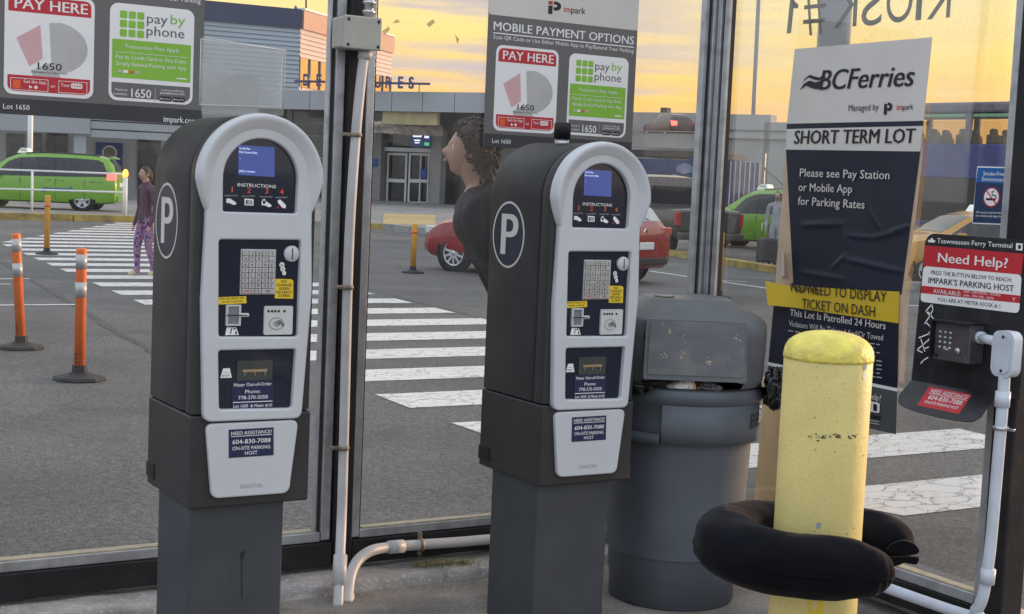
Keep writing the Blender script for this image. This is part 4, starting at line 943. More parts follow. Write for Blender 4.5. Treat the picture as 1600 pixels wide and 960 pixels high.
F.ppoly([(1588, 380), (1598.5, 381), (1598, 392), (1587.5, 391)], M_white, 2, .002); F.ppoly([(1591, 383), (1596, 383.5), (1595.5, 388.5), (1591.5, 390)], M_black, 3)
F.tpx('Need Help?', (1466, 409.5), (1574.5, 419.2), 14.5, M_white, 3, .028, res=4)
F.tpx('PRESS THE BUTTON BELOW TO REACH:', (1455, 428.7), (1581, 441), 6.2, M_black, 3, .003); F.tpx("IMPARK'S PARKING HOST", (1451, 442.3), (1584.5, 456), 9, M_black, 3, .02)
F.ppoly([(1440.2, 446.5), (1594.5, 462.2), (1593.7, 474), (1439.2, 458)], M_red, 2)
F.tpx('AVAILABLE:', (1458.5, 458), (1502, 462.8), 6.4, M_white, 3, .02); F.tpx('7AM - 5PM (MON - THURS)', (1506, 457.6), (1563.5, 463.2), 3.6, M_white, 3, .008); F.tpx('7AM - 7PM (FRI - SUN)', (1505.5, 463.6), (1553, 468.2), 3.6, M_white, 3, .008); F.tpx('Y', (1582, 470.5), (1587, 471), 5.5, M_white, 3, .02)
F.tpx('YOU ARE AT METER KIOSK # 1', (1465, 470.5), (1563, 481.5), 5.6, M_black, 3, .003)
F.build('board_print', HP)
F = Flat((HX-.0015, 3.6, 0), (0, -1, 0), (0, 0, 1), .0004)
for pts in ([(1456, 476), (1447, 486), (1453, 494), (1458, 484), (1456, 476)], [(1453, 494), (1445, 506)], [(1451, 488), (1459, 499)], [(1446, 503), (1453, 510), (1456, 515)], [(1456, 520), (1436, 528)], [(1455, 528), (1433, 547), (1441, 551)], [(1439, 530), (1445, 549)], [(1452, 519), (1457, 541)], [(1450, 559), (1443, 563), (1439, 568)], [(1457, 540), (1443, 546)]):
    F.pline(pts, 2.1, M_white, 1)
F.build('graffiti_scribble', HP)
# telephone
TX = HX-.075
M_ph = mat('phone_grey', (.10, .10, .105), .4, .3, var=.15, vs=14, dirt=.3, ds=16, dcol=(.16, .06, .05))
Q = lambda px, py, x=TX: onp(px, py, (x, 0, 0), Vector((1, 0, 0)))
a, b = Q(1462, 500), Q(1513, 570)
ph = thing('keypad_phone', 'grey hooded keypad telephone fixed to the black help board', 'phone', (HX, a.y, b.z))
y0_, y1_, z0_, z1_ = b.y, a.y, b.z, a.z
MB().box((TX, y0_, z0_), (HX-.0008, y1_, z1_), M_ph, .004).build('phone_body', ph)
MB().box((TX-.022, y0_-.004, z1_-.004), (HX-.002, y1_+.004, z1_+.004), M_blk, .002).box((TX-.022, y1_, z0_+.01), (HX-.002, y1_+.005, z1_-.005), M_blk, .002).build('hood', ph)
kp = MB()
for r in range(4):
    for c in range(3):
        y = y1_-.027-c*.024; z = z1_-.040-r*.0185; kp.sphere((TX-.001, y, z), .0068, M_key, (.6, 1, .75), 10, 8)
kp.build('keypad', ph)
bb = MB().lathe([(.0125, 0), (.0125, .004), (.009, .007), (0, .008)], M_steel, (TX, (y0_*.68+y1_*.32), z0_+.042), 18, Matrix.Rotation(RAD(-90), 3, 'Y')).build('call_button', ph)
F = Flat((TX-.0008, y0_, 0), (0, -1, 0), (0, 0, 1), .0004); F.rect(-(y1_-y0_)+.045, z0_+.040, -(y1_-y0_)+.070, z0_+.046, M_lgrey, 1); F.rect(-.02, z0_+.012, -.012, z0_+.02, M_steel, 1); F.rect(-(y1_-y0_)+.008, z0_+.010, -(y1_-y0_)+.022, z0_+.022, M_black, 1); F.build('call_print', ph)
# ------------------------------------------------------------------ white conduit beside the end post
CX = HX-.085
M_pv2 = mat('pale_conduit', (.58, .63, .70), .42, var=.08, vs=9, dirt=.35, ds=7, dcol=(.40, .34, .28))
wc = thing('phone_conduit', 'white conduit with inspection elbow rising from the rail to the telephone', 'conduit', (CX, 3.4, 0))
def QX(px, py, x=CX): return onp(px, py, (x, 0, 0), Vector((1, 0, 0)))
l0 = QX(1572, 552); Lz1 = QX(1572, 517).z; Lz0 = QX(1570, 589).z; hw_ = abs(QX(1556, 552).y-QX(1590, 552).y)/2
MB().prism([Vector((CX-.020, l0.y+x, z)) for x, z in rrect(-hw_, Lz0, hw_, Lz1, .03)], (.045, 0, 0), M_pv2).build('elbow_body', wc, auto=40)
MB().prism([Vector((CX-.0245, l0.y+x, z)) for x, z in rrect(-hw_*.72, Lz0+.012, hw_*.62, Lz1-.010, .022)], (.004, 0, 0), M_pv2).build('cover_plate', wc, auto=40)
for z in (Lz0+.022, Lz1-.020): MB().cyl((CX-.0245, l0.y-.004, z), (CX-.0265, l0.y-.004, z), .0055, M_rub, n=10).build('screw', wc)
zn = QX(1535, 531).z; MB().tube([Vector((HX-.030, y0_+.002, zn)), Vector((CX, l0.y+hw_-.004, zn))], .017, M_pv2, 14).tube([Vector((HX-.031, y0_+.004, zn)), Vector((HX-.034, y0_-.022, zn))], .022, M_pv2, 14).build('nipple', wc)
pc = [Vector((CX, l0.y, Lz0+.004)), QX(1566, 640), QX(1556, 760), QX(1548, 850), QX(1541.5, 900), QX(1535, 934)]
pc += [QX(1524, 953)+Vector((0, .0, 0)), QX(1500, 967), QX(1470, 961)+Vector((.0, 0, 0))]
base = pc[5]; pc = pc[:6]+[base+Vector((.005, .03, -.055)), base+Vector((.008, .09, -.085)), Vector((CX, 4.3, base.z-.085)), Vector((CX, 5.0, base.z-.085))]
MB().tube(bez(pc, 8), .0205, M_pv2, 14).build('pipe', wc)
MB().tube([QX(1567.5, 612), QX(1565.5, 636)], .0265, M_pv2, 14).build('coupling', wc); MB().tube([QX(1544.5, 889), QX(1541.8, 912)], .0265, M_pv2, 14).build('coupling', wc)
q = QX(1563.5, 669); MB().lathe([(.0215, -.006), (.026, -.006), (.026, .006), (.0215, .006)], M_steel, q, 14, cap=False).box(q+Vector((0, -.055, -.005)), q+Vector((.01, -.024, .005)), M_steel, .002).build('pipe_clip', wc)
rl = onp(1415, 930, (XW-.042, 0, 0), Vector((1, 0, 0)))
bo = MB().lathe([(.011, 0), (.011, .007), (0, .008)], M_rust, (XW-.041, rl.y, .10), 8, Matrix.Rotation(RAD(-90), 3, 'Y')).build('rail_bolt', SH)
# ------------------------------------------------------------------ trash can
def az(d): d = Vector((d.x, d.y, 0)); return d.normalized()
TC = Vector((3.545, 4.53, 0))
M_can = mat('bin_grey', (.092, .105, .120), .42, var=.12, vs=5, bump=.06, bs=200, dirt=.30, ds=3, dcol=(.06, .065, .07))
M_lid = mat('bin_lid_grey', (.118, .126, .135), .45, var=.15, vs=6, bump=.06, bs=120, dirt=.4, ds=5, dcol=(.20, .19, .17))
tcn = thing('trash_bin', 'large round dark grey litter bin with a hooded lid', 'litter bin', TC)
MB().lathe([(.235, 0), (.247, .006), (.250, .10), (.254, .104), (.262, .32), (.278, .638), (.281, .654), (.298, .659), (.302, .72), (.304, .802), (.316, .809), (.321, .832), (.319, .859), (.308, .867), (.300, .859), (.292, .76), (.265, .2)], M_can, TC, 72, cap=False).add([TC+Vector((.25*math.cos(i*math.pi/16), .25*math.sin(i*math.pi/16), .02)) for i in range(32)], [list(range(32))], M_can).build('bin_body', tcn)
# raised handle web at the left of the rim
vd = az(CC-TC); vr = Vector((-vd.y, vd.x, 0))     # towards the camera / to the viewer's right
def cyl_p(a, r, z): d = vd*math.cos(a)+vr*math.sin(a); return TC+d*r+Vector((0, 0, z))
for s_ in (-1,):
    hb = MB()
    hb.grid([[cyl_p(lerp(RAD(-12), RAD(75), i/24), r, z) for i in range(25)] for r, z in ((.296, .655), (.311, .656), (.315, .70), (.317, .806), (.300, .808))], M_can); hb.grid([[cyl_p(RAD(-12), r, z) for r in (.296, .3155)] for z in (.656, .73, .806)], M_can)
    A0 = s_*RAD(12.5); A1 = s_*RAD(80)
    hb.grid([[cyl_p(lerp(A0, A1, i/10), r, z) for i in range(11)] for r, z in ((.296, .655), (.330, .656), (.333, .688), (.302, .694))], M_can); 
    hb.build('handle', tcn)
tw = text_mesh('BRUTE', .02); kk = .055/cap(); bt_ = MB()
ww = tw[2]*kk*1.05
bt_.add([cyl_p(RAD(59)+(x*kk*1.05)/.308, .3172, .715+y*kk) for x, y in tw[0]], tw[1], M_black); bt_.build('moulded_word', tcn)
# hooded lid
fd = (vd*math.cos(RAD(-3))-vr*math.sin(RAD(-3)))*1.; fd = az(vd*math.cos(RAD(9))+vr*math.sin(RAD(9))); fr_ = Vector((-fd.y, fd.x, 0))
LC = TC+fr_*.0
def sup(a, n): c, s = math.cos(a), math.sin(a); return (abs(c)**(2/n)*(1 if c >= 0 else -1), abs(s)**(2/n)*(1 if s >= 0 else -1))
ld = MB(); rows = []
for r, z, n in ((.296, .866, 2.2), (.306, .872, 2.3), (.308, .895, 2.6), (.306, 1.07, 3.4), (.303, 1.105, 3.4), (.297, 1.122, 3.3), (.285, 1.134, 3.2), (.225, 1.164, 2.7), (.175, 1.190, 2.2), (.168, 1.197, 2.0), (.160, 1.198, 2.0), (.150, 1.194, 2.0), (.06, 1.196, 2)):
    rows.append([LC+fd*(x*r)+fr_*(y*r)+Vector((0, 0, z)) for x, y in (sup(2*math.pi*i/64, n) for i in range(64))])
# leave the door opening free: drop faces at the front low band
vs = [p for row in rows for p in row]; fs = []
for i in range(len(rows)-1):
    for j in range(64):
        jj = (j+1) % 64; mid = (rows[i][j]+rows[i+1][jj])/2-LC; a_ = math.atan2(mid.dot(fr_), mid.dot(fd))
        if abs(a_) < RAD(34.5) and .87 < (rows[i][j].z+rows[i+1][j].z)/2 < 1.08: continue
        fs.append((i*64+j, i*64+jj, (i+1)*64+jj, (i+1)*64+j))
fs.append([(len(rows)-1)*64+j for j in range(64)])
ld.add(vs, fs, M_lid, True); ld.build('lid', tcn, auto=50)
# door: flap hanging in the opening, its frame and lower shadow gap
D0 = LC+fd*.302; DN = (fd*math.cos(RAD(8))+Vector((0, 0, 1))*math.sin(RAD(8)))
def dpt(x, z, o=0): return LC+fd*(.318-(z-.90)*.10+o)+fr_*x+Vector((0, 0, z))
dr = MB()
dp = rpoly([(-.195, .905), (.195, .905), (.190, 1.130), (-.190, 1.130)], .012)
dr.prism([dpt(x, z) for x, z in dp], -fd*.022, M_lid)
dq = rpoly([(-.180, .925), (.182, .925), (.178, 1.118), (-.176, 1.118)], .008)
dr.prism([dpt(x, z, .004) for x, z in dq], -fd*.005, mat('bin_door_grey', (.125, .13, .137), .38, var=.10, vs=8, dirt=.55, ds=10, dcol=(.27, .25, .20)))
dr.prism([dpt(x, z, .0055) for x, z in rpoly([(-.150, .955), (-.105, .955), (-.105, .968), (-.150, .968)], .004)], -fd*.001, M_lid)
dr.build('lid_door', tcn)
sg = MB(); random.seed(11)
M_smear = mat('food_smear', (.42, .36, .25), .6, var=.3, vs=60); 
for (x, z, n) in ((-.12, .995, 10), (-.05, 1.005, 9), (.055, .985, 8), (.12, .99, 5), (.15, 1.07, 6), (-.10, 1.09, 8), (-.045, 1.06, 4)):
    for k in range(n):
        a = x+random.gauss(0, .009); b = z+random.gauss(0, .008); r = random.uniform(.0015, .0045)
        sg.add([dpt(a+r*math.cos(t)*random.uniform(.6, 1.4), b+r*math.sin(t)*random.uniform(.6, 1.3), .0046) for t in (0, 1.2, 2.4, 3.8, 5.1)], [(0, 1, 2, 3, 4)], M_smear)
sg.build('smears', tcn)['kind'] = 'stuff'
hs = MB().lathe([(.04, 0), (.042, .003), (0, .004)], mat('old_label', (.42, .38, .32), .6, var=.2, vs=40), TC+vd*.05-vr*.085+Vector((0, 0, 1.1975)), 20).build('worn_label', tcn)
# liner bag bunched over the rim, litter
M_bag = mat('black_bag', (.012, .012, .013), .22, var=.2, spec=.6)
def crumple(c, sx, sy, sz, ax, ay, m, seed, amp=.25, u=36, w=22, sharp=True):
    mb = MB(); rows = []
    for i in range(w+1):
        t = math.pi*i/w; row = []
        for j in range(u):
            p = 2*math.pi*j/u; d = Vector((math.sin(t)*math.cos(p), math.sin(t)*math.sin(p), math.cos(t)))
            k = 1+amp*(abs(noise.noise(d*2.2+Vector((seed, 0, 0))))*1.6-.5)+amp*.6*(abs(noise.noise(d*6+Vector((0, seed, 0))))-.25)
            row.append(Vector(c)+Vector(ax)*(d.x*sx*k)+Vector(ay)*(d.y*sy*k)+Vector((0, 0, d.z*sz*k)))
        rows.append(row)
    mb.grid(rows, m, False, True); return mb
lb = thing('bin_liner', 'black plastic liner bunched out over the rim of the litter bin', 'bin liner', TC+Vector((0, 0, .87)))
def folds(a0, a1, zt_, drop, seed, out=.335):
    rows = []; n = 60
    for i in range(9):
        t = i/8; row = []
        for j in range(n+1):
            a = lerp(a0, a1, j/n); e = math.sin(math.pi*j/n)**.6
            f = noise.noise(Vector((a*9, t*1.2, seed)))*.022+noise.noise(Vector((a*24, t*2, seed+4)))*.012
            r = lerp(.312, out, min(1, t*3))+ (f+ .018*math.sin(t*3.1))*e*min(1, t*3); z = zt_+.012*math.sin(t*3)*e-drop*e*t*t*(1+.3*noise.noise(Vector((a*7, 1, seed))))
            row.append(cyl_p(a, r, z))
        rows.append(row)
    return rows
bgm = MB(); bgm.grid(folds(RAD(-85), RAD(-17), .875, .06, 2., .350), M_bag, True); bgm.build('gathered_edge', lb)
bgm = MB(); bgm.grid(folds(RAD(62), RAD(150), .878, .10, 7., .365), M_bag, True); bgm.build('gathered_edge', lb)
kn = crumple(cyl_p(RAD(86), .372, .855), .060, .06, .085, vr, vd, M_bag, 5., .28); kn.build('knot', lb)
gapm = MB(); gapm.lathe([(.285, .83), (.0, .831)], M_bag, TC, 40, cap=False); gapm.build('inner_bag', lb)
cupA = cyl_p(RAD(4), .262, .868)
cpt = thing('paper_cup', 'printed paper cup lying in the mouth of the litter bin', 'cup', cupA)
Rm = rot_to(vr*.9+Vector((0, 0, .28))-vd*.1)
MB().lathe([(.026, -.05), (.036, .045)], mat('cup_print', (.70, .66, .60), .5, var=.35, vs=60), cupA-vr*.02, 20, Rm).build('cup_body', cpt)
MB().lathe([(.037, .045), (.040, .047), (.040, .053), (.034, .055)], mat('cup_rim', (.62, .28, .10), .5), cupA-vr*.02, 20, Rm).build('rim', cpt)
c2 = crumple(cyl_p(RAD(22), .262, .868), .055, .045, .032, vr, vd, glass('clear_plastic', (.86, .88, .9), 1.2, .25, 20), 9., .5); o = c2.build('crumpled_wrapper', None, pivot=cyl_p(RAD(22), .262, .85)); setp(o, 'crumpled clear plastic wrapper beside the paper cup in the litter bin', 'wrapper')
# ------------------------------------------------------------------ yellow bollard and neck pillow
BT = 2.6; Bc = V(1283, 780, BT); Bt = V(1295, 548, BT); 
BX, BY = Bt.x, Bt.y
BH = V(1295, 517, BT).z; BS = V(1295, 556, BT).z; BR = .0785
M_bol = mat('bollard_yellow', (.74, .62, .23), .45, var=.08, vs=9, bump=.10, bs=120, dirt=.28, ds=6, dcol=(.52, .42, .18), speck=.25, sps=170, spcol=(.48, .38, .12))
M_cap = mat('bollard_cap_paint', (.78, .66, .11), .45, var=.15, vs=30, bump=.7, bs=45, dirt=.35, ds=18, dcol=(.50, .46, .32))
bo = thing('bollard', 'yellow round-topped steel bollard with a black neck pillow around it', 'bollard', (BX, BY, 0))
MB().lathe([(BR, 0), (BR, BS-.004), (BR-.001, BS)], M_bol, (BX, BY, 0), 64).build('post', bo)
hh = BH-BS
MB().lathe([(BR+.0012, BS-.006), (BR+.0014, BS-.001)]+[((BR+.001)*math.cos(RAD(t))**.8, BS+hh*math.sin(RAD(t))**.85) for t in range(3, 88, 5)]+[(0, BH)], M_cap, (BX, BY, 0), 64).build('rounded_cap', bo)
bv = az(CC-Vector((BX, BY, 0))); br_ = Vector((-bv.y, bv.x, 0))
chip = MB(); M_chip = mat('bare_primer', (.30, .33, .36), .6); M_scuff = mat('black_scuff', (.06, .055, .045), .6)
def bsurf(px, py, o=.0006):
    d = ray(px, py); d2 = Vector((d.x, d.y)); oc = Vector((-BX, -BY)); r = BR+o
    A = d2.dot(d2); B = 2*oc.dot(d2); C_ = oc.dot(oc)-r*r; D = B*B-4*A*C_
    t = (-B-math.sqrt(max(D, 0)))/(2*A); return CC+d*t
def blob(px, py, rx, ry, m, n=9, j=.3, rot=0):
    pts = []
    for k in range(n):
        a = 2*math.pi*k/n; q = (rx*math.cos(a)*random.uniform(1-j, 1+j), ry*math.sin(a)*random.uniform(1-j, 1+j))
        pts.append(bsurf(px+q[0]*math.cos(rot)-q[1]*math.sin(rot), py+q[0]*math.sin(rot)+q[1]*math.cos(rot)))
    chip.add(pts, [list(range(n))], m)
blob(1279, 821.5, 4.2, 5, M_chip, 12, .1); blob(1351, 572, 3.2, 8, M_chip); blob(1350, 566, 2, 3.5, M_scuff); blob(1350, 589, 2, 5, M_white)
for k in range(46): blob(1262+random.uniform(0, 90)**1.0, 684+random.gauss(0, 2.2)-(k % 5)*.6, random.uniform(.6, 2.6), random.uniform(.4, 1.3), M_scuff, 6, .5)
for k in range(26): blob(random.uniform(1225, 1350), random.uniform(570, 930), random.uniform(.4, 1.1), random.uniform(.5, 1.6), M_scuff, 6, .5)
blob(1276, 950, 14, 26, mat('fresh_yellow', (.74, .56, .04), .45, var=.1), 12, .25)
chip.build('paint_chips', bo)
M_pil = mat('pillow_velour', (.0050, .0054, .0080), .95, var=.25, vs=14, bump=.3, bs=30, spec=.12)
M_pil.node_tree.nodes['Principled BSDF'].inputs['Sheen Weight'].default_value = .04
M_pil.node_tree.nodes['Principled BSDF'].inputs['Sheen Roughness'].default_value = .4
NP = thing('neck_pillow', 'black velour travel neck pillow wrapped around the yellow bollard', 'pillow', (BX, BY, .97))
ztab = .985
path = []
for la, de, r in ((.1255, .120, .005), (.122, .122, .020), (.114, .126, .034), (.098, .132, .044), (.075, .138, .051), (.04, .142, .056), (-.02, .145, .057), (-.08, .135, .0585), (-.135, .095, .060), (-.160, .03, .060), (-.155, -.04, .058), (-.115, -.105, .056), (-.05, -.138, .055), (.02, -.142, .055), (.08, -.130, .054), (.120, -.112, .051), (.140, -.100, .046), (.156, -.090, .036), (.166, -.084, .022), (.170, -.082, .006)):
    path.append((Vector((BX, BY, ztab))+br_*la+bv*de, r))
pp_ = bez([p for p, r in path], 6); rr_ = [x.x for x in bez([Vector((r, 0, 0)) for p, r in path], 6)]
nm = MB(); n = 40; rows = []
for i, p in enumerate(pp_):
    t = (pp_[min(i+1, len(pp_)-1)]-pp_[max(i-1, 0)]).normalized(); sd_ = t.cross(UP).normalized()
    row = []
    for j in range(n):
        a = 2*math.pi*j/n; rr = rr_[i]*(1+.09*noise.noise(Vector((i*.13, math.cos(a)*1.5, math.sin(a)*1.5)))+.06*noise.noise(Vector((i*.55, math.cos(a)*2, math.sin(a)*2+9)))*abs(math.cos(a)))
        seam = math.exp(-((a-math.pi*1.04+math.pi) % (2*math.pi)-math.pi)**2/.004)*.06+math.exp(-(((a+math.pi) % (2*math.pi))-math.pi)**2/.004)*.05
        rr *= 1-seam
        row.append(p+sd_*math.cos(a)*rr*1.03+UP*math.sin(a)*rr*.94+UP*(-.012*max(0, (i/len(pp_)-.55))))
    rows.append(row)
nm.grid(rows, M_pil, True, True); nm.add(rows[0], [list(range(n))], M_pil); nm.add(rows[-1], [list(range(n))], M_pil); nm.build('pillow_body', NP)
for s_ in (1, -1):
    sp2 = []
    for i in range(6, len(pp_)-6, 2):
        t = (pp_[i+1]-pp_[i-1]).normalized(); sd_ = t.cross(UP).normalized(); sp2.append(pp_[i]+sd_*s_*rr_[i]*.985+UP*(-.004-.012*max(0, (i/len(pp_)-.55))))
    MB().tube(sp2, .0022, M_pil, 6).build('seam_piping', NP)
cl = MB(); q = pp_[-14]+Vector((0, 0, -.004))+bv*.042+br_*.000
cl.prism([q+br_*x+UP*z for x, z in rpoly([(-.03, .000), (-.02, .014), (0, .022), (.02, .017), (.03, .003), (.02, -.004), (-.02, -.004)], .008)], bv*.010, M_pil)
cl.prism([q+br_*x+UP*z for x, z in rpoly([(-.03, -.012), (.03, -.008), (.026, -.022), (.0, -.020), (-.024, -.030)], .005)], bv*.008, M_pil)
cl.build('snap_strap', NP)
# ------------------------------------------------------------------ concrete lamp base and lamp post outside
LB = G(1289, 806, -.05); LB = Vector((LB.x, LB.y, -.05))
LBt = 7.66
LBc = V(1257, 800, LBt); LBc = Vector((LBc.x, LBc.y, -.05))
M_tan = mat('tan_concrete', (.52, .33, .14), .75, var=.12, vs=4, bump=.25, bs=60, dirt=.45, ds=4, dcol=(.34, .22, .11))
M_lpole = mat('lamp_pole_grey', (.20, .20, .20), .5, .3, var=.1)
lp = thing('street_lamp', 'grey lamp post on a short tan round concrete base behind the poster', 'street lamp', LBc)
MB().lathe([(.275, -.02), (.265, .05), (.258, .3), (.254, .60), (.240, .625), (.0, .63)], M_tan, LBc, 40).build('concrete_base', lp)
MB().lathe([(.16, .60), (.16, .66), (.085, .665), (.082, 6.5), (.05, 9.)], M_lpole, LBc, 20).build('pole', lp)
MB().box(LBc+Vector((-1.0, -.16, 8.9)), LBc+Vector((.1, .16, 9.02)), M_lpole, .03).build('lamp_head', lp)
# ------------------------------------------------------------------ grass tufts, pink paper
M_gr = mat('dry_grass', (.30, .24, .10), .8, var=.3); M_gg = mat('green_weed', (.12, .17, .04), .8, var=.3); M_moss = mat('dark_moss', (.05, .055, .025), .9, var=.4)
def tuft(name, c0, c1, n, h, m, sp=.05):
    mb = MB()
    for k in range(n):
        b_ = c0.lerp(c1, random.random())+Vector((random.gauss(0, sp*.4), random.gauss(0, sp*.3), 0)); a = random.uniform(0, 6.28); l_ = h*random.uniform(.4, 1.2); d = Vector((math.cos(a), math.sin(a), 0)); w = Vector((-d.y, d.x, 0))*.0016
        m1 = b_+d*l_*.35+UP*l_*.6; m2 = b_+d*l_*.95+UP*l_*random.uniform(.35, .9)
        mb.add([b_-w, b_+w, m1+w*.8, m1-w*.8, m2], [(0, 1, 2, 3), (3, 2, 4)], random.choice(m))
    return setp(mb.build(name), kind='stuff')
tuft('dry_grass', G(648, 893, .02), G(735, 886, .03), 420, .05, [M_gr, M_gr, M_gg], .05)
tuft('weeds', G(588, 899, .01), G(625, 896, .02), 120, .035, [M_gg, M_gg, M_gr], .035)
tuft('moss', G(-10, 946, .03), G(36, 944, .03), 200, .022, [M_gg, M_moss], .07)
tuft('base_grass', LBc+Vector((-.36, .1, 0)), LBc+Vector((.1, -.34, 0)), 700, .06, [M_moss, M_moss, M_gg, M_gr], .16)
pk = MB(); q = PB(742, 862, 5.36)
M_pk = mat('pink_paper', (.72, .40, .36), .6, var=.15, vs=30)
q.z = .055
pk.grid([[q+Vector((-.075, -.02, 0)), q+Vector((-.02, -.05, .012)), q+Vector((.06, -.05, .03)), q+Vector((.12, -.04, .02))], [q+Vector((-.06, .0, .004)), q+Vector((-.01, .01, .03)), q+Vector((.06, .02, .045)), q+Vector((.12, .02, .03))], [q+Vector((-.05, .03, 0)), q+Vector((0, .05, .012)), q+Vector((.06, .06, .02)), q+Vector((.12, .06, .01))]], M_pk)
setp(pk.build('paper_scrap', pivot=q), 'crumpled pink paper scrap lying under the bottom rail', 'paper scrap')
# ------------------------------------------------------------------ outside: delineator posts
M_or = mat('delineator_orange', (.80, .17, .035), .5, var=.10, vs=7, dirt=.2, ds=9, dcol=(.4, .12, .05)); M_ory = mat('delineator_amber', (.72, .34, .05), .5, var=.1, vs=7, dirt=.25, ds=9, dcol=(.5, .3, .1))
M_refl = mat('reflective_band', (.50, .50, .51), .35, .3, var=.1, vs=30); M_rubb = mat('rubber_base', (.028, .028, .03), .75, var=.2)
def delineator(base, h, label, m, bands=True, r=.042, lean=(0, 0)):
    t = thing('delineator_post', label, 'delineator post', base, group='flexible delineator posts on the asphalt')
    L = Vector((lean[0], lean[1], 0)); f = lambda z: base+Vector((0, 0, z))+L*z
    b_ = MB(); b_.lathe([(.195, 0), (.20, .012), (.19, .03), (.10, .045), (.075, .06), (.06, .06), (.055, .115), (.0, .12)], M_rubb, base, 8, Matrix.Rotation(.4, 3, 'Z'), False); b_.build('rubber_base', t)
    MB().tube([f(.09), f(h*.98), f(h)], [r*1.0, r*.95, r*.86], m, 20).build('tube', t)
    if bands:
        for za, zb in ((.63*h, .745*h), (.845*h, .955*h)): MB().tube([f(za), f(zb)], r*1.02, M_refl, 20).build('reflective_band', t)
        for z in (.14*h, .17*h, .20*h): MB().cyl(f(z)-FH*r*.9-RH*.018, f(z)-FH*(r+.006)-RH*.018, .007, M_rubb, n=8).build('bolt', t)
    else: MB().tube([f(.80*h), f(.86*h)], r*1.02, M_or, 16).build('reflective_band', t)
    return t
delineator(G(33, 545), 1.02, 'orange delineator post with two grey bands, nearest the left picture edge', M_or, lean=(-.055, .01))
delineator(G(124, 594), 1.015, 'orange delineator post with two grey bands, closest to the left pay station', M_or)
delineator(G(73, 398), 1.06, 'slim amber delineator post standing on the far crosswalk stripes', M_ory, False, .05)
delineator(G(645, 427), .86, 'slim amber delineator post in front of the terminal doors', M_ory, False, .05)
delineator(G(1122, 466), 1.02, 'slim amber delineator post half hidden behind the shelter corner post', M_ory, False, .05)
# ------------------------------------------------------------------ vehicles
M_tyre = mat('tyre', (.02, .02, .021), .8); M_rim = mat('alloy', (.62, .63, .65), .3, .8, var=.06); M_well = mat('wheel_hollow_shade', (.008, .008, .008), .9)
M_cgl = mat('car_glass', (.014, .017, .02), .06, var=.1, coat=.3); M_tail = mat('tail_lamp', (.45, .02, .02), .2, coat=.5); M_tail_on = mat('tail_lamp_lit', (.6, .05, .04), .2, emit=(1, .10, .08), es=2.)
M_head = mat('head_lamp', (.75, .76, .78), .12, .2, coat=.6); M_trim = mat('car_trim', (.02, .02, .022), .5); M_chrome = mat('chrome', (.75, .75, .76), .15, 1.)
M_plate = mat('number_plate', (.70, .71, .72), .4)
def crv(tab):
    """smooth 1-D interpolation of (x, value...) rows"""
    def f(x):
        n = len(tab)
        if x <= tab[0][0]: return tab[0][1:]
        if x >= tab[-1][0]: return tab[-1][1:]
        for i in range(n-1):
            if x <= tab[i+1][0]:
                t = (x-tab[i][0])/(tab[i+1][0]-tab[i][0]); a, b = tab[i], tab[i+1]; return tuple(lerp(u, w, t) for u, w in zip(a[1:], b[1:]))
    return f
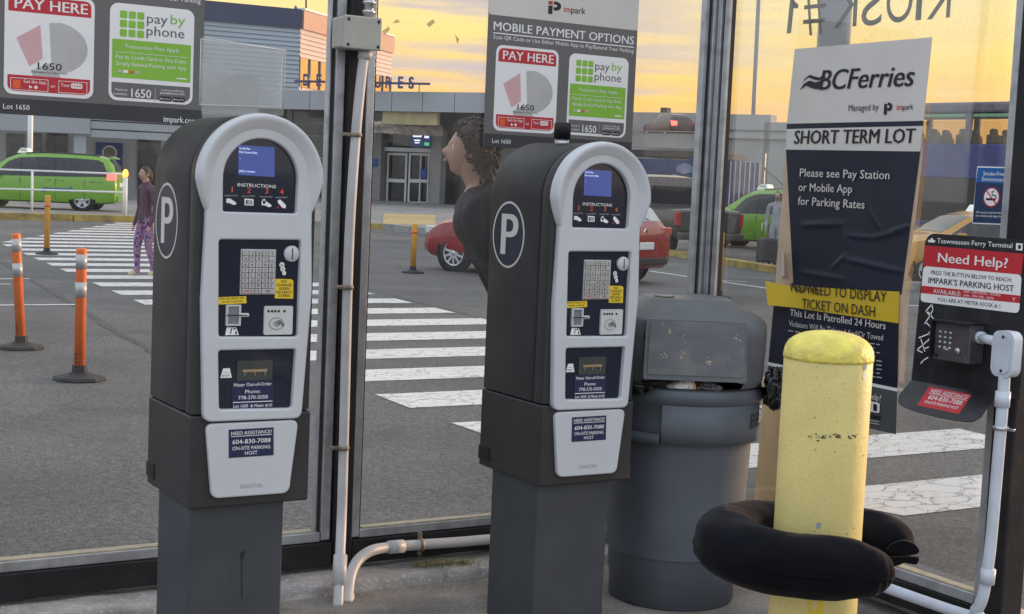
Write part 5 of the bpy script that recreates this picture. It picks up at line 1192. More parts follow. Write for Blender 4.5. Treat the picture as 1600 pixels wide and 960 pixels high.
def car(name, label, cat, loc, rz, st, paint, wheels, wr=.34, windows=(), tops=(), lamps=(), group=None, spokes=5, arch=1.18, ns=64, extras=None):
    """st rows: x, z bottom, z belt, z top, half width at belt, half width of roof. front = +x"""
    T = thing(name, label, cat, loc, rz, group); f = crv(st)
    def sec(x):
        zb, zbelt, zt, hw, rw = f(x); zbelt = min(zbelt, zt-.04); h = zt-zb
        zm = zb+(zbelt-zb)*.55
        return [(0, zb), (.82*hw, zb), (.95*hw, zb+.05), (.985*hw, zb+.14*(zbelt-zb)+.05), (hw, zm), (.99*hw, lerp(zm, zbelt, .6)), (.962*hw, zbelt), (lerp(.962*hw, rw, .5)+.01, lerp(zbelt, zt-.06, .5)), (rw, max(zbelt+.005, zt-.055)), (rw*.93, zt-.022), (rw*.6, zt-.004), (0, zt)]
    def side(x, z):
        s = sec(x)
        for (a, b), (c, d) in zip(s[2:], s[3:]):
            if b <= z <= d+1e-6: return lerp(a, c, (z-b)/max(d-b, 1e-5))
        return s[-2][0]
    def topz(x, y):
        s = sec(x); y = abs(y)
        for (a, b), (c, d) in zip(s[7:], s[8:]):
            if c <= y <= a: return lerp(d, b, (y-c)/max(a-c, 1e-5))
        return s[-1][1]
    xs = sorted(set([lerp(st[0][0], st[-1][0], i/ns) for i in range(ns+1)]+[r[0] for r in st]))
    b = MB(); rows = []
    for x in xs:
        s = sec(x); rows.append([Vector((x, y, z)) for y, z in s]+[Vector((x, -y, z)) for y, z in s[-2:0:-1]])
    b.grid(rows, paint, True, True); b.add(rows[0], [list(range(len(rows[0])))], paint); b.add(rows[-1], [list(range(len(rows[-1])))], paint)
    body = b.build('body', T, local=True, auto=50)
    for nm, m, lo, hi, sides in windows:
        for sgn in sides:
            x0, x1 = max(lo[0][0], hi[0][0]), min(lo[-1][0], hi[-1][0]); g = MB(); rows = []
            for i in range(21):
                x = lerp(x0, x1, i/20); za, zb = interp(lo, x), interp(hi, x)
                rows.append([Vector((x, sgn*(side(x, lerp(za, zb, k/8))+.007), lerp(za, zb, k/8))) for k in range(9)])
            g.grid(rows, m); g.build(nm, body, local=True)
    for nm, m, x0, x1, wf in tops:
        g = MB(); rows = []
        for i in range(13):
            x = lerp(x0, x1, i/12); w = f(x)[4]*wf; rows.append([Vector((x, lerp(-w, w, k/10), topz(x, lerp(-w, w, k/10))+.007)) for k in range(11)])
        g.grid(rows, m); g.build(nm, body, local=True)
    for nm, m, a, c in lamps:
        g = MB(); g.box(a, c, m, .02); g.build(nm, T, local=True)
    for wx in wheels:
        for sgn in (1, -1):
            hw = side(wx, wr); RX = Matrix.Rotation(RAD(-90*sgn), 3, 'X')
            g = MB(); g.lathe([(wr*arch, 0), (wr*arch*.98, .006), (0, .0065)], M_well, (wx, sgn*(hw-.001), wr*1.02), 28, RX, False); g.build('arch_shade_disc', body, local=True)  # flat black disc on the flank, painted shade of the wheel hollow
            g = MB(); g.lathe([(wr*.66, -.2), (wr*.93, -.2), (wr, -.16), (wr, -.03), (wr*.95, .0), (wr*.72, .012), (wr*.68, .004)], M_tyre, (wx, sgn*(hw+.004), wr), 32, RX); wh = g.build('wheel', T, local=True)
            g = MB(); g.lathe([(wr*.69, .008), (wr*.64, .010), (wr*.60, -.01)], M_rim, (wx, sgn*(hw+.004), wr), 32, RX, cap=False)
            g.lathe([(wr*.62, -.03), (0, -.03)], M_well, (wx, sgn*(hw+.004), wr), 24, RX, cap=False)
            for k in range(spokes):
                a = 2*math.pi*k/spokes+.3; d = Vector((math.cos(a), 0, math.sin(a))); n_ = Vector((-d.z, 0, d.x)); c_ = Vector((wx, sgn*(hw+.009), wr)); w0 = wr*(.13 if spokes < 8 else .07); w1 = wr*(.17 if spokes < 8 else .06)
                g.prism([c_+d*wr*.05-n_*w0, c_+d*wr*.64-n_*w1, c_+d*wr*.64+n_*w1, c_+d*wr*.05+n_*w0], Vector((0, -sgn*.03, 0)), M_rim)
            g.lathe([(wr*.14, .0), (wr*.12, .010), (0, .011)], M_rim, (wx, sgn*(hw+.004), wr), 16, RX); g.build('rim', wh, local=True)
    if extras: extras(T, body, side, topz, f)
    return T
def heading(d): return math.atan2(d.y, d.x)
def side_text(parent, side, t, x0, z, h, w, m, sgn, bold=.01, shear=0):
    """lettering on a flank, reading left to right from outside"""
    vs, fs, W_ = text_mesh(t, bold, 2, 1., shear); k = h/cap(); kx = w/W_; mb = MB(); o = []
    for a, b_ in vs:
        x = x0+(a*kx)*(-1 if sgn > 0 else 1); zz_ = z+b_*k; o.append(Vector((x, sgn*(side(x, zz_)+.009), zz_)))
    mb.add(o, fs, m); return mb.build('lettering', parent, local=True)
M_lime = mat('taxi_lime', (.19, .40, .035), .28, var=.04, coat=.4); M_mred = mat('car_red', (.27, .010, .014), .25, var=.06, coat=.6); M_tgrey = mat('truck_grey', (.062, .052, .049), .3, var=.08, coat=.4)
M_tyel = mat('taxi_amber', (.56, .29, .045), .3, var=.05, coat=.4); M_blue = mat('taxi_blue', (.02, .09, .42), .4); M_tsign = mat('taxi_sign', (.82, .83, .82), .35, emit=(1, .98, .92), es=.12)
VAN = [(-2.52, .50, .80, .90, .80, .70), (-2.50, .34, .95, 1.02, .90, .74), (-2.46, .28, 1.0, 1.20, .945, .74), (-2.38, .26, 1.03, 1.48, .965, .72), (-2.22, .24, 1.04, 1.68, .98, .71), (-1.9, .23, 1.04, 1.755, .99, .71), (-1.2, .22, 1.02, 1.775, .995, .71), (-.2, .22, 1.0, 1.775, .995, .71), (.5, .22, .98, 1.73, .99, .70), (.85, .22, .97, 1.60, .985, .68), (1.2, .22, .98, 1.36, .98, .68), (1.55, .22, 1.0, 1.12, .975, .76), (1.75, .23, .98, 1.06, .965, .80), (2.2, .25, .88, .95, .93, .76), (2.45, .30, .72, .80, .84, .66), (2.52, .42, .60, .66, .72, .55)]
VW = [('side_window', M_cgl, [(-2.25, 1.10), (-1.0, 1.06), (1.15, 1.02)], [(-2.25, 1.14), (-2.12, 1.52), (-1.9, 1.62), (-1.2, 1.645), (-.2, 1.645), (.5, 1.60), (.85, 1.46), (1.15, 1.10)], (1, -1))]
def van_extras(sign, T_):
    def f(T, body, side, topz, ff):
        for s_ in (1, -1):
            g = MB()
            for x in (-.62, .38): g.prism([Vector((x, s_*(side(x, z)+.009), z)) for z in (1.06, 1.3, 1.58)]+[Vector((x+.05, s_*(side(x+.05, z)+.009), z)) for z in (1.58, 1.3, 1.06)], (0, .001*s_, 0), M_trim)
            g.build('window_pillar', body, local=True)
            g = MB(); g.tube([Vector((x, s_*.66, topz(x, .66)+.03)) for x in (-1.95, -1.7, -1.0, -.2, .3)], .022, M_trim, 8); g.build('roof_rail', body, local=True)
            g = MB()
            for x in (-.85, -.45): g.box((x-.09, s_*side(x, .95)-.004, .935), (x+.09, s_*(side(x, .95)+.02), .965), M_lime, .006)
            g.build('door_handle', body, local=True)
            g = MB(); 
            for x in (-.66, .42, -1.55): g.box((x-.004, s_*side(x, .7)-.02, .33), (x+.004, s_*(side(x, .75)+.0035), .98), M_trim)
            g.build('door_seam', body, local=True)
            g = MB(); g.box((1.02, s_*.93, 1.02), (1.16, s_*1.14, 1.16), M_lime, .03); g.build('mirror', T, local=True)
        g = MB(); g.box((-2.58, -.80, .34), (-2.44, .80, .52), M_lime, .03); g.build('rear_bumper', T, local=True)
        g = MB(); g.prism([Vector((x, -.30, z)) for x, z in ((.30, 1.765), (.36, 1.90), (.55, 1.90), (.66, 1.74))], (0, .6, 0), M_tsign); rs = g.build('roof_sign', T, local=True)
        vs, fs, W_ = text_mesh('TAXI', .02); k = .075/cap()
        for s_ in (1, -1):
            g = MB(); g.add([Vector((.48+(-s_)*(a-W_/2)*k*.8, s_*.302, 1.80+b*k)) for a, b in vs], fs, M_black); g.build('lettering', rs, local=True)
        sg = 1
        for sg in (1, -1):
            side_text(body, side, 'greencab', -.25 if sg > 0 else -1.15, .60, .15, .95, M_blue, sg, .015, .25)
            side_text(body, side, '604 555', -1.70 if sg > 0 else -2.15, .90, .045, .42, M_sgrey, sg) if sign else None
        g = MB()
        for s_ in (1, -1): g.box((-2.30, s_*(side(-2.28, 1.22)-.01), 1.17), (-2.20, s_*(side(-2.25, 1.22)+.012), 1.27), M_blue)
        g.build('decal', body, local=True)
        g = MB(); g.prism([Vector((x, y, z)) for x, y, z in ((-2.24, -.62, 1.72), (-2.24, .62, 1.72), (-2.40, .58, 1.665), (-2.40, -.58, 1.665))], (0, 0, .03), M_lime); g.build('spoiler', body, local=True)
    return f
def van(label, loc, rz, sign=False):
    return car('taxi_van', label, 'taxi', loc, rz, VAN, M_lime, (-1.48, 1.52), .345, VW, [('windshield', M_cgl, .72, 1.50, .93), ('rear_window', M_cgl, -2.44, -2.26, .85)],
        [('tail_light', M_tail_on if not sign else M_tail, (-2.49, .66, 1.0), (-2.22, .965, 1.20)), ('tail_light', M_tail_on if not sign else M_tail, (-2.49, -.965, 1.0), (-2.22, -.66, 1.20)), ('head_light', M_head, (2.1, .62, .70), (2.42, .90, .84)), ('head_light', M_head, (2.1, -.90, .70), (2.42, -.62, .84)), ('number_plate', M_plate, (-2.54, -.26, .78), (-2.50, .26, .92))], extras=van_extras(not sign, None), spokes=5, group='lime green taxi vans')
# left taxi: flank seen, nose to the left
p = V(62, 330, 46.5); dir_ = (-RH-FH*.12).normalized()
van('lime green taxi van with its tail lamp lit, parked before the left terminal wing', Vector((p.x, p.y, .09)), heading(dir_))
p = V(1215, 390, 43.); van('lime green taxi van beyond the dark pickup truck', Vector((p.x, p.y, -.05)), heading((-RH*.9+FH*.45).normalized()), True)
HB = [(-2.18, .48, .72, .78, .76, .70), (-2.15, .32, .88, .95, .84, .72), (-2.08, .27, .95, 1.06, .88, .72), (-1.9, .25, .98, 1.30, .90, .66), (-1.65, .22, .98, 1.46, .905, .62), (-1.2, .20, .97, 1.535, .905, .61), (-.3, .20, .95, 1.55, .905, .61), (.25, .20, .93, 1.50, .905, .60), (.65, .20, .92, 1.32, .90, .60), (1.0, .20, .93, 1.08, .895, .66), (1.15, .21, .93, 1.02, .89, .72), (1.6, .22, .86, .96, .88, .74), (1.95, .25, .74, .84, .84, .66), (2.12, .30, .60, .70, .74, .56), (2.18, .42, .52, .58, .60, .45)]
def hb_extra(T, body, side, topz, f):
    for s_ in (1, -1):
        g = MB(); g.box((.72, s_*.88, .95), (.86, s_*1.03, 1.06), M_mred, .02); g.build('mirror', T, local=True)
        g = MB()
        for x in (-.35, .62): g.box((x-.003, s_*side(x, .6)-.02, .3), (x+.003, s_*(side(x, .7)+.003), .95), M_trim)
        g.build('door_seam', body, local=True)
    g = MB(); g.lathe([(.06, 0), (.05, .01), (.045, .01)], M_chrome, (-2.155, 0, .90), 20, Matrix.Rotation(RAD(-90), 3, 'Y'), cap=False); g.build('emblem', body, local=True)
    g = MB(); g.box((-2.21, -.70, .34), (-2.10, .70, .46), M_trim, .02); g.build('rear_bumper', T, local=True)
    g = MB(); g.tube([Vector((-1.98, .05, 1.2)), Vector((-2.05, -.25, 1.1))], .012, M_trim, 6); g.build('rear_wiper', body, local=True)
# red hatchback: nose to the left and slightly away
pf = V(676, 420, 27.6); pr = V(1034, 432, 24.6); ctr = (pf+pr)/2; dd = Vector((pf.x-pr.x, pf.y-pr.y, 0)).normalized()
car('red_hatchback', 'dark red hatchback passing behind the second pay station', 'car', Vector((ctr.x, ctr.y, -.05)), heading(dd), HB, M_mred, (-1.34, 1.32), .335,
    [('side_window', M_cgl, [(-1.72, 1.05), (-.8, 1.0), (.85, .96)], [(-1.72, 1.08), (-1.5, 1.32), (-1.2, 1.41), (-.3, 1.43), (.25, 1.38), (.6, 1.23), (.85, 1.0)], (1, -1))],
    [('windshield', M_cgl, .32, 1.0, .92), ('rear_window', mat('pale_rear_glass', (.42, .47, .46), .12, coat=.4), -2.06, -1.68, .88)],
    [('tail_light', M_tail, (-2.15, .52, .84), (-1.90, .895, .98)), ('tail_light', M_tail, (-2.15, -.895, .84), (-1.90, -.52, .98)), ('head_light', M_head, (1.72, .50, .66), (2.05, .82, .80)), ('head_light', M_head, (1.72, -.82, .66), (2.05, -.50, .80)), ('number_plate', M_plate, (-2.20, -.24, .60), (-2.165, .24, .73))], spokes=10, extras=hb_extra)
# dark pickup
PU = [(-2.95, .55, 1.05, 1.10, .90, .90), (-2.93, .48, 1.10, 1.16, .95, .93), (-2.85, .45, 1.12, 1.18, .97, .94), (-1.15, .42, 1.12, 1.18, .98, .94), (-1.12, .42, 1.12, 1.72, .98, .80), (-1.0, .42, 1.12, 1.95, .98, .76), (-.6, .42, 1.12, 2.0, .98, .75), (.3, .42, 1.10, 1.98, .98, .75), (.65, .42, 1.10, 1.82, .98, .74), (1.25, .42, 1.12, 1.26, .975, .80), (1.4, .43, 1.10, 1.20, .97, .84), (2.3, .45, 1.02, 1.12, .95, .82), (2.65, .48, .85, .98, .90, .76), (2.8, .55, .75, .85, .80, .66)]
def pu_extra(T, body, side, topz, f):
    g = MB(); g.box((-3.0, -.86, .62), (-2.93, .86, 1.12), M_tgrey, .02); g.build('tailgate', T, local=True)
    g = MB(); g.box((-3.12, -.92, .42), (-2.92, .92, .60), mat('truck_bumper', (.09, .085, .085), .35, .4), .03); g.build('rear_bumper', T, local=True)
    g = MB(); g.box((-1.155, -.66, 1.26), (-1.125, .66, 1.72), M_cgl, .02); g.build('rear_window', body, local=True)
    g = MB(); 
    for s_ in (1, -1): g.tube([Vector((-1.14, s_*.80, 1.2)), Vector((-1.08, s_*.77, 1.70)), Vector((-.95, s_*.70, 1.86)), Vector((-.5, s_*.70, 1.90))], .025, M_chrome, 8)
    g.build('roof_trim', body, local=True)
    g = MB(); g.box((-3.015, -.12, .78), (-3.0, .12, .86), M_plate, .005); g.build('gate_handle', T, local=True)
p = G(1104, 402); dirp = (FH*.93-RH*.42).normalized()
pc_ = Vector((p.x, p.y, -.05))+dirp*2.9
car('pickup_truck', 'dark grey pickup truck seen from behind beside the shelter corner post', 'pickup', pc_, heading(dirp), PU, M_tgrey, (-1.75, 1.75), .39,
    [('side_window', M_cgl, [(-.98, 1.18), (.2, 1.16), (1.05, 1.15)], [(-.98, 1.66), (-.6, 1.76), (.3, 1.75), (.6, 1.62), (1.05, 1.2)], (1, -1))], [('windshield', M_cgl, .66, 1.28, .92)],
    [('tail_light', M_tail, (-2.99, .78, .76), (-2.86, .965, 1.10)), ('tail_light', M_tail, (-2.99, -.965, .76), (-2.86, -.78, 1.10)), ('number_plate', M_plate, (-3.135, -.16, .45), (-3.121, .16, .56))], spokes=6, extras=pu_extra)
# amber sedan taxi
SD = [(-2.42, .50, .80, .86, .78, .70), (-2.38, .34, .95, 1.02, .86, .72), (-2.2, .28, .98, 1.09, .90, .72), (-1.7, .24, .98, 1.12, .92, .70), (-1.45, .22, .98, 1.20, .92, .64), (-1.0, .20, .97, 1.40, .92, .60), (-.6, .20, .96, 1.475, .92, .59), (.1, .20, .95, 1.475, .92, .59), (.5, .20, .94, 1.38, .92, .59), (.95, .20, .94, 1.14, .915, .64), (1.2, .21, .95, 1.03, .91, .72), (1.7, .22, .88, .96, .89, .74), (2.2, .26, .72, .82, .84, .64), (2.38, .32, .60, .68, .72, .52), (2.42, .42, .5, .56, .6, .45)]
def sd_extra(T, body, side, topz, f):
    g = MB(); g.prism([Vector((x, -.33, z)) for x, z in ((-.32, 1.465), (-.24, 1.60), (-.02, 1.60), (.08, 1.46))], (0, .66, 0), M_tsign); g.build('roof_sign', T, local=True)
    for s_ in (1, -1):
        g = MB(); g.prism([Vector((-.28, s_*(side(-.28, z)+.009), z)) for z in (1.0, 1.2, 1.38)]+[Vector((-.22, s_*(side(-.22, z)+.009), z)) for z in (1.38, 1.2, 1.0)], (0, .001*s_, 0), M_tyel); g.build('window_pillar', body, local=True)
        for sg_ in (s_,): side_text(body, side, '604 555', .30 if sg_ > 0 else -.25, .72, .10, .55, M_blue, sg_)
        g = MB(); g.prism([Vector((x, s_*(side(x, z)+.010), z)) for x, z in ((1.05, .60), (.85, .84), (.60, .60))], (0, .001*s_, 0), M_blue); g.build('decal', body, local=True)
        g = MB(); g.box((.78, s_*.90, .95), (.92, s_*1.04, 1.06), M_tyel, .02); g.build('mirror', T, local=True)
dirs = (RH*.92+FH*.25).normalized(); dirs = (-RH*.97-FH*.22).normalized()
p = V(1520, 432, 28.5); car('taxi_sedan', 'amber yellow taxi sedan below the blue double-decker bus', 'taxi', Vector((p.x, p.y, -.05)), heading(dirs), SD, M_tyel, (-1.45, 1.42), .33,
    [('side_window', M_cgl, [(-1.5, 1.03), (-.8, 1.0), (1.0, .97)], [(-1.5, 1.05), (-1.0, 1.27), (-.6, 1.36), (.1, 1.365), (.5, 1.27), (1.0, 1.0)], (1, -1))], [('windshield', M_cgl, .45, 1.12, .92), ('rear_window', M_cgl, -1.5, -.85, .92)],
    [('tail_light', M_tail, (-2.39, .5, .82), (-2.2, .86, .96)), ('tail_light', M_tail, (-2.39, -.86, .82), (-2.2, -.5, .96)), ('head_light', M_head, (2.0, .5, .66), (2.3, .82, .78)), ('head_light', M_head, (2.0, -.82, .66), (2.3, -.5, .78))], extras=sd_extra)
# ------------------------------------------------------------------ double-decker bus
M_bus = mat('bus_blue', (.045, .055, .20), .4, var=.15, vs=2, dirt=.35, ds=3, dcol=(.12, .10, .12)); M_busr = mat('bus_roof', (.14, .12, .16), .5, var=.1)
M_busd = mat('bus_dark_glass', (.03, .026, .022), .2, var=.3, vs=3); M_bgl = glass('bus_glass', (.9, .88, .82), .5, .05); M_seat = mat('bus_seat', (.09, .075, .07), .8, var=.2); M_bgreen = mat('bus_tint_green', (.18, .40, .22), .3)
pA = V(1300, 300, 38.); pB = V(1640, 300, 33.); bd = Vector((pB.x-pA.x, pB.y-pA.y, 0)); BL = 12.5; bd.normalize(); bn_ = Vector((-bd.y, bd.x, 0))
if bn_.dot(FH) < 0: bn_ = -bn_
b0 = Vector((pA.x, pA.y, -.05))
bus = thing('double_decker_bus', 'blue double-decker coach with see-through upper windows behind the amber taxi', 'bus', b0+bd*BL/2+bn_*1.25)
MBs = Matrix(((bd.x, bn_.x, 0, b0.x), (bd.y, bn_.y, 0, b0.y), (0, 0, 1, b0.z), (0, 0, 0, 1)))
def bb_(nm, boxes, m, parent, bev=.02):
    g = MB()
    for a, c in boxes: g.box(a, c, m, bev, MBs)
    return g.build(nm, parent)
ZW0, ZW1, ZR = 3.05, 3.74, 4.02
bb_('lower_body', [((0, 0, .35), (BL, 2.5, 1.15)), ((.0, .0, 1.15), (.5, 2.5, 2.2)), ((BL-.6, 0, 1.15), (BL, 2.5, 2.2))], M_bus, bus)
bb_('lower_windows', [((.5, .03, 1.151), (BL-.6, 2.47, 2.199))], M_busd, bus, .0)
bb_('blue_band', [((0, 0, 2.2), (BL, 2.5, ZW0-.02))], M_bus, bus)
pil_ = MB()
for s_ in (0, 2.42):
    for x in [0]+[1.0+1.47*i for i in range(8)]+[BL-.16]: pil_.box((x, s_+.002, ZW0-.02), (x+.16, s_+.078, ZW1+.02), M_busr, .01, MBs)
for y in (.08, 1.2, 2.3): pil_.box((0, y, ZW0-.02), (.12, y+.1, ZW1+.02), M_busr, .01, MBs)
pil_.build('window_pillar', bus)
rfm = bb_('roof', [((0, 0, ZW1+.02), (BL, 2.5, ZR))], M_busr, bus, .06)
bb_('roof_hatch', [((x, .3, ZR), (x+.25, 1.0, ZR+.07)) for x in (5.2, 7.4, 9.6)], M_busr, rfm, .02)
bb_('upper_window', [((.02, .03, ZW0), (BL-.02, .04, ZW1)), ((.02, 2.46, ZW0), (BL-.02, 2.47, ZW1))], M_bgl, bus, 0)
bb_('tinted_strip', [((1.2+1.47*i, .012, ZW1-.07), (2.45+1.47*i, .026, ZW1)) for i in range(5)], M_bgreen, bus, 0)
sts = MB()
for i in range(13):
    x = .9+.86*i
    for y in (.28, .78, 1.55, 2.05):
        sts.box((x, y, ZW0-.15), (x+.14, y+.42, ZW0+.22), M_seat, .04, MBs); sts.box((x+.01, y+.09, ZW0+.2), (x+.13, y+.33, ZW0+.36), M_seat, .05, MBs)
    if i % 2: sts.tube([MBs @ Vector((x+.2, .25, ZW0-.1)), MBs @ Vector((x+.22, .25, ZW0+.3)), MBs @ Vector((x+.35, .25, ZW0+.36)), MBs @ Vector((x+.42, .25, ZW0+.1))], .02, M_seat, 6)
sts.build('seats', bus)
for x in (2.4, 8.6, 9.8):
    g = MB()
    for y in (0, 2.5): g.lathe([(.5, -.14), (.5, .02), (.3, .03), (0, .03)], M_tyre, MBs @ Vector((x, y, .5)), 24, Matrix(((bd.x, bn_.x, 0), (bd.y, bn_.y, 0), (0, 0, 1))) @ Matrix.Rotation(RAD(90 if y == 0 else -90), 3, 'X'))
    g.build('wheel', bus)
# ------------------------------------------------------------------ terminal
M_fas = mat('fascia_panel', (.36, .38, .40), .5, .1, var=.07, vs=.4, dirt=.2, ds=.8, dcol=(.22, .22, .22)); M_wallg = mat('terminal_wall', (.30, .295, .285), .7, var=.12, vs=.5, dirt=.3, ds=1.2, dcol=(.15, .14, .13))
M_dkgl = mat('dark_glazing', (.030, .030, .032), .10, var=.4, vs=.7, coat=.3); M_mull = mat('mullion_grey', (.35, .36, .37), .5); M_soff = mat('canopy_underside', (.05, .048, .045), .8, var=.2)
M_whd = mat('white_door_frame', (.80, .80, .78), .45, var=.05); M_tanp = mat('tan_panel', (.42, .35, .18), .6, var=.12, vs=2); M_bdoor = mat('blue_door', (.022, .028, .11), .4); M_bsign = mat('blue_sign', (.02, .10, .42), .4)
M_clad = mat('cladding_blue_grey', (.36, .41, .46), .5, .1, var=.06, vs=.3); M_clad_sun = mat('cladding_sunlit_pink', (.66, .53, .46), .5, var=.06, vs=.3); M_nband = mat('navy_parapet', (.03, .04, .10), .5); M_tband = mat('terracotta_parapet', (.46, .25, .18), .5)  # hall front cladding: pink of the low sun is mixed into its colour
M_glow_glz = mat('glow_tinted_glazing', (.80, .55, .30), .08, .9, var=.08, vs=.5)  # orange of the reflected evening glow is put into the mirror colour
def vq(px, t): return V(px, 290, t)
def hz(py, px, t): return V(px, py, t).z
class Wall:
    """vertical face from ground point a to b; (u, z) in metres, o = outwards towards the viewer"""
    def __init__(s, a, b):
        s.a = Vector((a.x, a.y, 0)); d = Vector((b.x-a.x, b.y-a.y, 0)); s.L = d.length; s.d = d.normalized(); s.n = Vector((s.d.y, -s.d.x, 0))
        if s.n.dot(CC-s.a) < 0: s.n = -s.n
    def p(s, u, z, o=0): return s.a+s.d*u+s.n*o+UP*z
    def px(s, px, py):
        q = onp(px, py, s.a, s.n); return ((q-s.a).dot(s.d), q.z)
    def box(s, mb, u0, z0, u1, z1, o0, o1, m):
        mb.prism([s.p(u0, z0, o0), s.p(u1, z0, o0), s.p(u1, z1, o0), s.p(u0, z1, o0)], s.n*(o1-o0), m); return mb
    def pbox(s, mb, a, b, o0, o1, m):
        u0, z0 = s.px(*a); u1, z1 = s.px(*b); return s.box(mb, min(u0, u1), min(z0, z1), max(u0, u1), max(z0, z1), o0, o1, m)
t0_ = V(560, 300, 80)
TB = thing('ferry_terminal', 'grey ferry terminal building with a lit upper hall and dark entrance canopy', 'terminal', Vector((t0_.x, t0_.y, .1)))
FW = Wall(vq(300, 84.), vq(1000, 71.))
zt_, zb_ = FW.px(600, 143.5)[1], FW.px(600, 174)[1]
fa = MB(); k = 0; u = 0
us = [FW.px(x, 160)[0] for x in (330, 404, 488, 545, 616, 664, 714, 764, 830, 900, 955)]
for a, b in zip(us, us[1:]): FW.box(fa, a+.02, zb_, b-.02, zt_, 0, .25, M_fas)
FW.box(fa, us[0], zb_+.05, us[-1], zt_-.05, -.2, .19, M_sgrey); fa.build('fascia', TB)
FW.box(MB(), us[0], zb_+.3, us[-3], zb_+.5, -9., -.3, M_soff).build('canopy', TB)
EW = Wall(FW.a-FW.n*4.5, FW.a-FW.n*4.5+FW.d*FW.L)
def E(px, py): return EW.px(px, py)
wl_b = MB(); FW_u = lambda px: E(px, 300)[0]
zfl = .1
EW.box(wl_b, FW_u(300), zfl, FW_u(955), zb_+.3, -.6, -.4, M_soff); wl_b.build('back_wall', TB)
# glazing between the first canopy columns (seen left of the shelter post)
gz = EW.box(MB(), FW_u(440), zfl+.15, FW_u(582), zb_+.2, -.38, -.30, M_dkgl).build('glazing', TB)
mu = MB()
for y in (193.5, 212.5, 247): z = E(490, y)[1]; EW.box(mu, FW_u(440), z-.035, FW_u(582), z+.035, -.29, -.22, M_mull)
for x in (448, 512, 560): EW.box(mu, FW_u(x)-.04, zfl+.1, FW_u(x)+.04, zb_+.2, -.295, -.225, M_mull)
mu.build('mullions', gz)
pr = MB(); EW.pbox(pr, (581, 176), (597, 320), -.3, .3, M_wallg); EW.pbox(pr, (686, 205), (697, 330), .2, .8, M_wallg); EW.pbox(pr, (760, 176), (950, 322), -.3, .0, M_wallg); pr.build('pier', TB)
dg = EW.pbox(MB(), (597, 236), (760, 322), -.38, -.32, M_dkgl); dg.build('door_glazing', TB)
df = MB()
def fr(x0, y0, x1, y1, w, o): 
    (ua, za), (ub, zb2) = E(x0, y1), E(x1, y0); EW.box(df, ua, za, ua+w, zb2, o, o+.08, M_whd); EW.box(df, ub-w, za, ub, zb2, o, o+.08, M_whd); EW.box(df, ua+w, za, ub-w, za+w*1.4, o, o+.079, M_whd); EW.box(df, ua+w, zb2-w, ub-w, zb2, o, o+.079, M_whd); zm = lerp(za, zb2, .46); EW.box(df, ua+w, zm-w*.9, ub-w, zm+w*.9, o, o+.078, M_whd)
fr(599, 240, 633, 318, .11, -.31); fr(633, 240.5, 671, 319, .11, -.31); fr(652, 241.5, 669, 318, .07, -.20); df.build('door_frame', TB)
EW.pbox(MB(), (598, 230), (684, 239), -.31, -.05, M_whd).build('door_header', TB)
gz2 = EW.pbox(MB(), (599, 208), (684, 229.5), -.36, -.30, M_dkgl); gz2.build('transom_glazing', TB)
tr_ = MB(); EW.pbox(tr_, (599, 221.5), (684, 224), -.29, -.22, M_mull); EW.pbox(tr_, (645, 208), (647, 230), -.285, -.215, M_mull); tr_.build('transom_bar', TB)
FW.pbox(MB(), (597, 174), (682, 196), -.35, -.05, M_tanp).build('tan_bulkhead', TB)
rg = MB(); rows = []
for i in range(5):
    rows.append([V(585+(692-585)*j/30, 189+5*i*.8+i*.6+2.0*noise.noise(Vector((j*.5, i, 0)))+j*.22, 78-.25*math.sin(i*1.5)-.25*noise.noise(Vector((j*.8, i*2., 5)))) for j in range(31)])
rg.grid(rows, mat('torn_awning', (.46, .40, .33), .6, var=.35, vs=3)); rg.build('torn_awning', TB)
for (x0, y0, x1, y1, dots) in ((657, 203, 674.5, 231, 1), (675, 203.5, 686, 231, 2)):
    g = EW.pbox(MB(), (x0, y0), (x1, y1), .85, .95, M_bsign); sgn_ = g.build('entrance_sign', TB)
    g = MB(); M_lit = mat('lit_sign_white', (.8, .8, .8), .4, emit=(.8, .88, 1.), es=.6)
    if dots == 1: EW.pbox(g, (659.5, 205), (672.5, 216), .951, .96, M_lit); EW.pbox(g, (661, 219.5), (670.5, 222), .951, .96, M_lit); EW.pbox(g, (662, 223.5), (669, 225.5), .951, .96, M_lit); EW.pbox(g, (661.5, 211), (670.5, 213.5), .961, .965, M_bsign)
    else:
        for y in (206.5, 213): EW.pbox(g, (677, y), (684, y+4.5), .951, .96, M_lit)
        EW.pbox(g, (677, 224), (684, 229), .951, .96, mat('lit_sign_green', (.05, .4, .15), .4, emit=(.05, .6, .2), es=.5))
    g.build('lit_symbols', sgn_)
ws = EW.pbox(MB(), (584.5, 248), (594.5, 261), .31, .36, M_bsign); ws.build('wall_plaque', TB)
EW.pbox(MB(), (655.5, 264), (664.5, 279), -.115, -.09, M_bsign).build('door_poster', TB)
stp = MB(); EW.box(stp, FW_u(440), zfl-.05, FW_u(760), zfl+.08, .4, 3.2, M_walk); stp.build('entrance_step', TB)
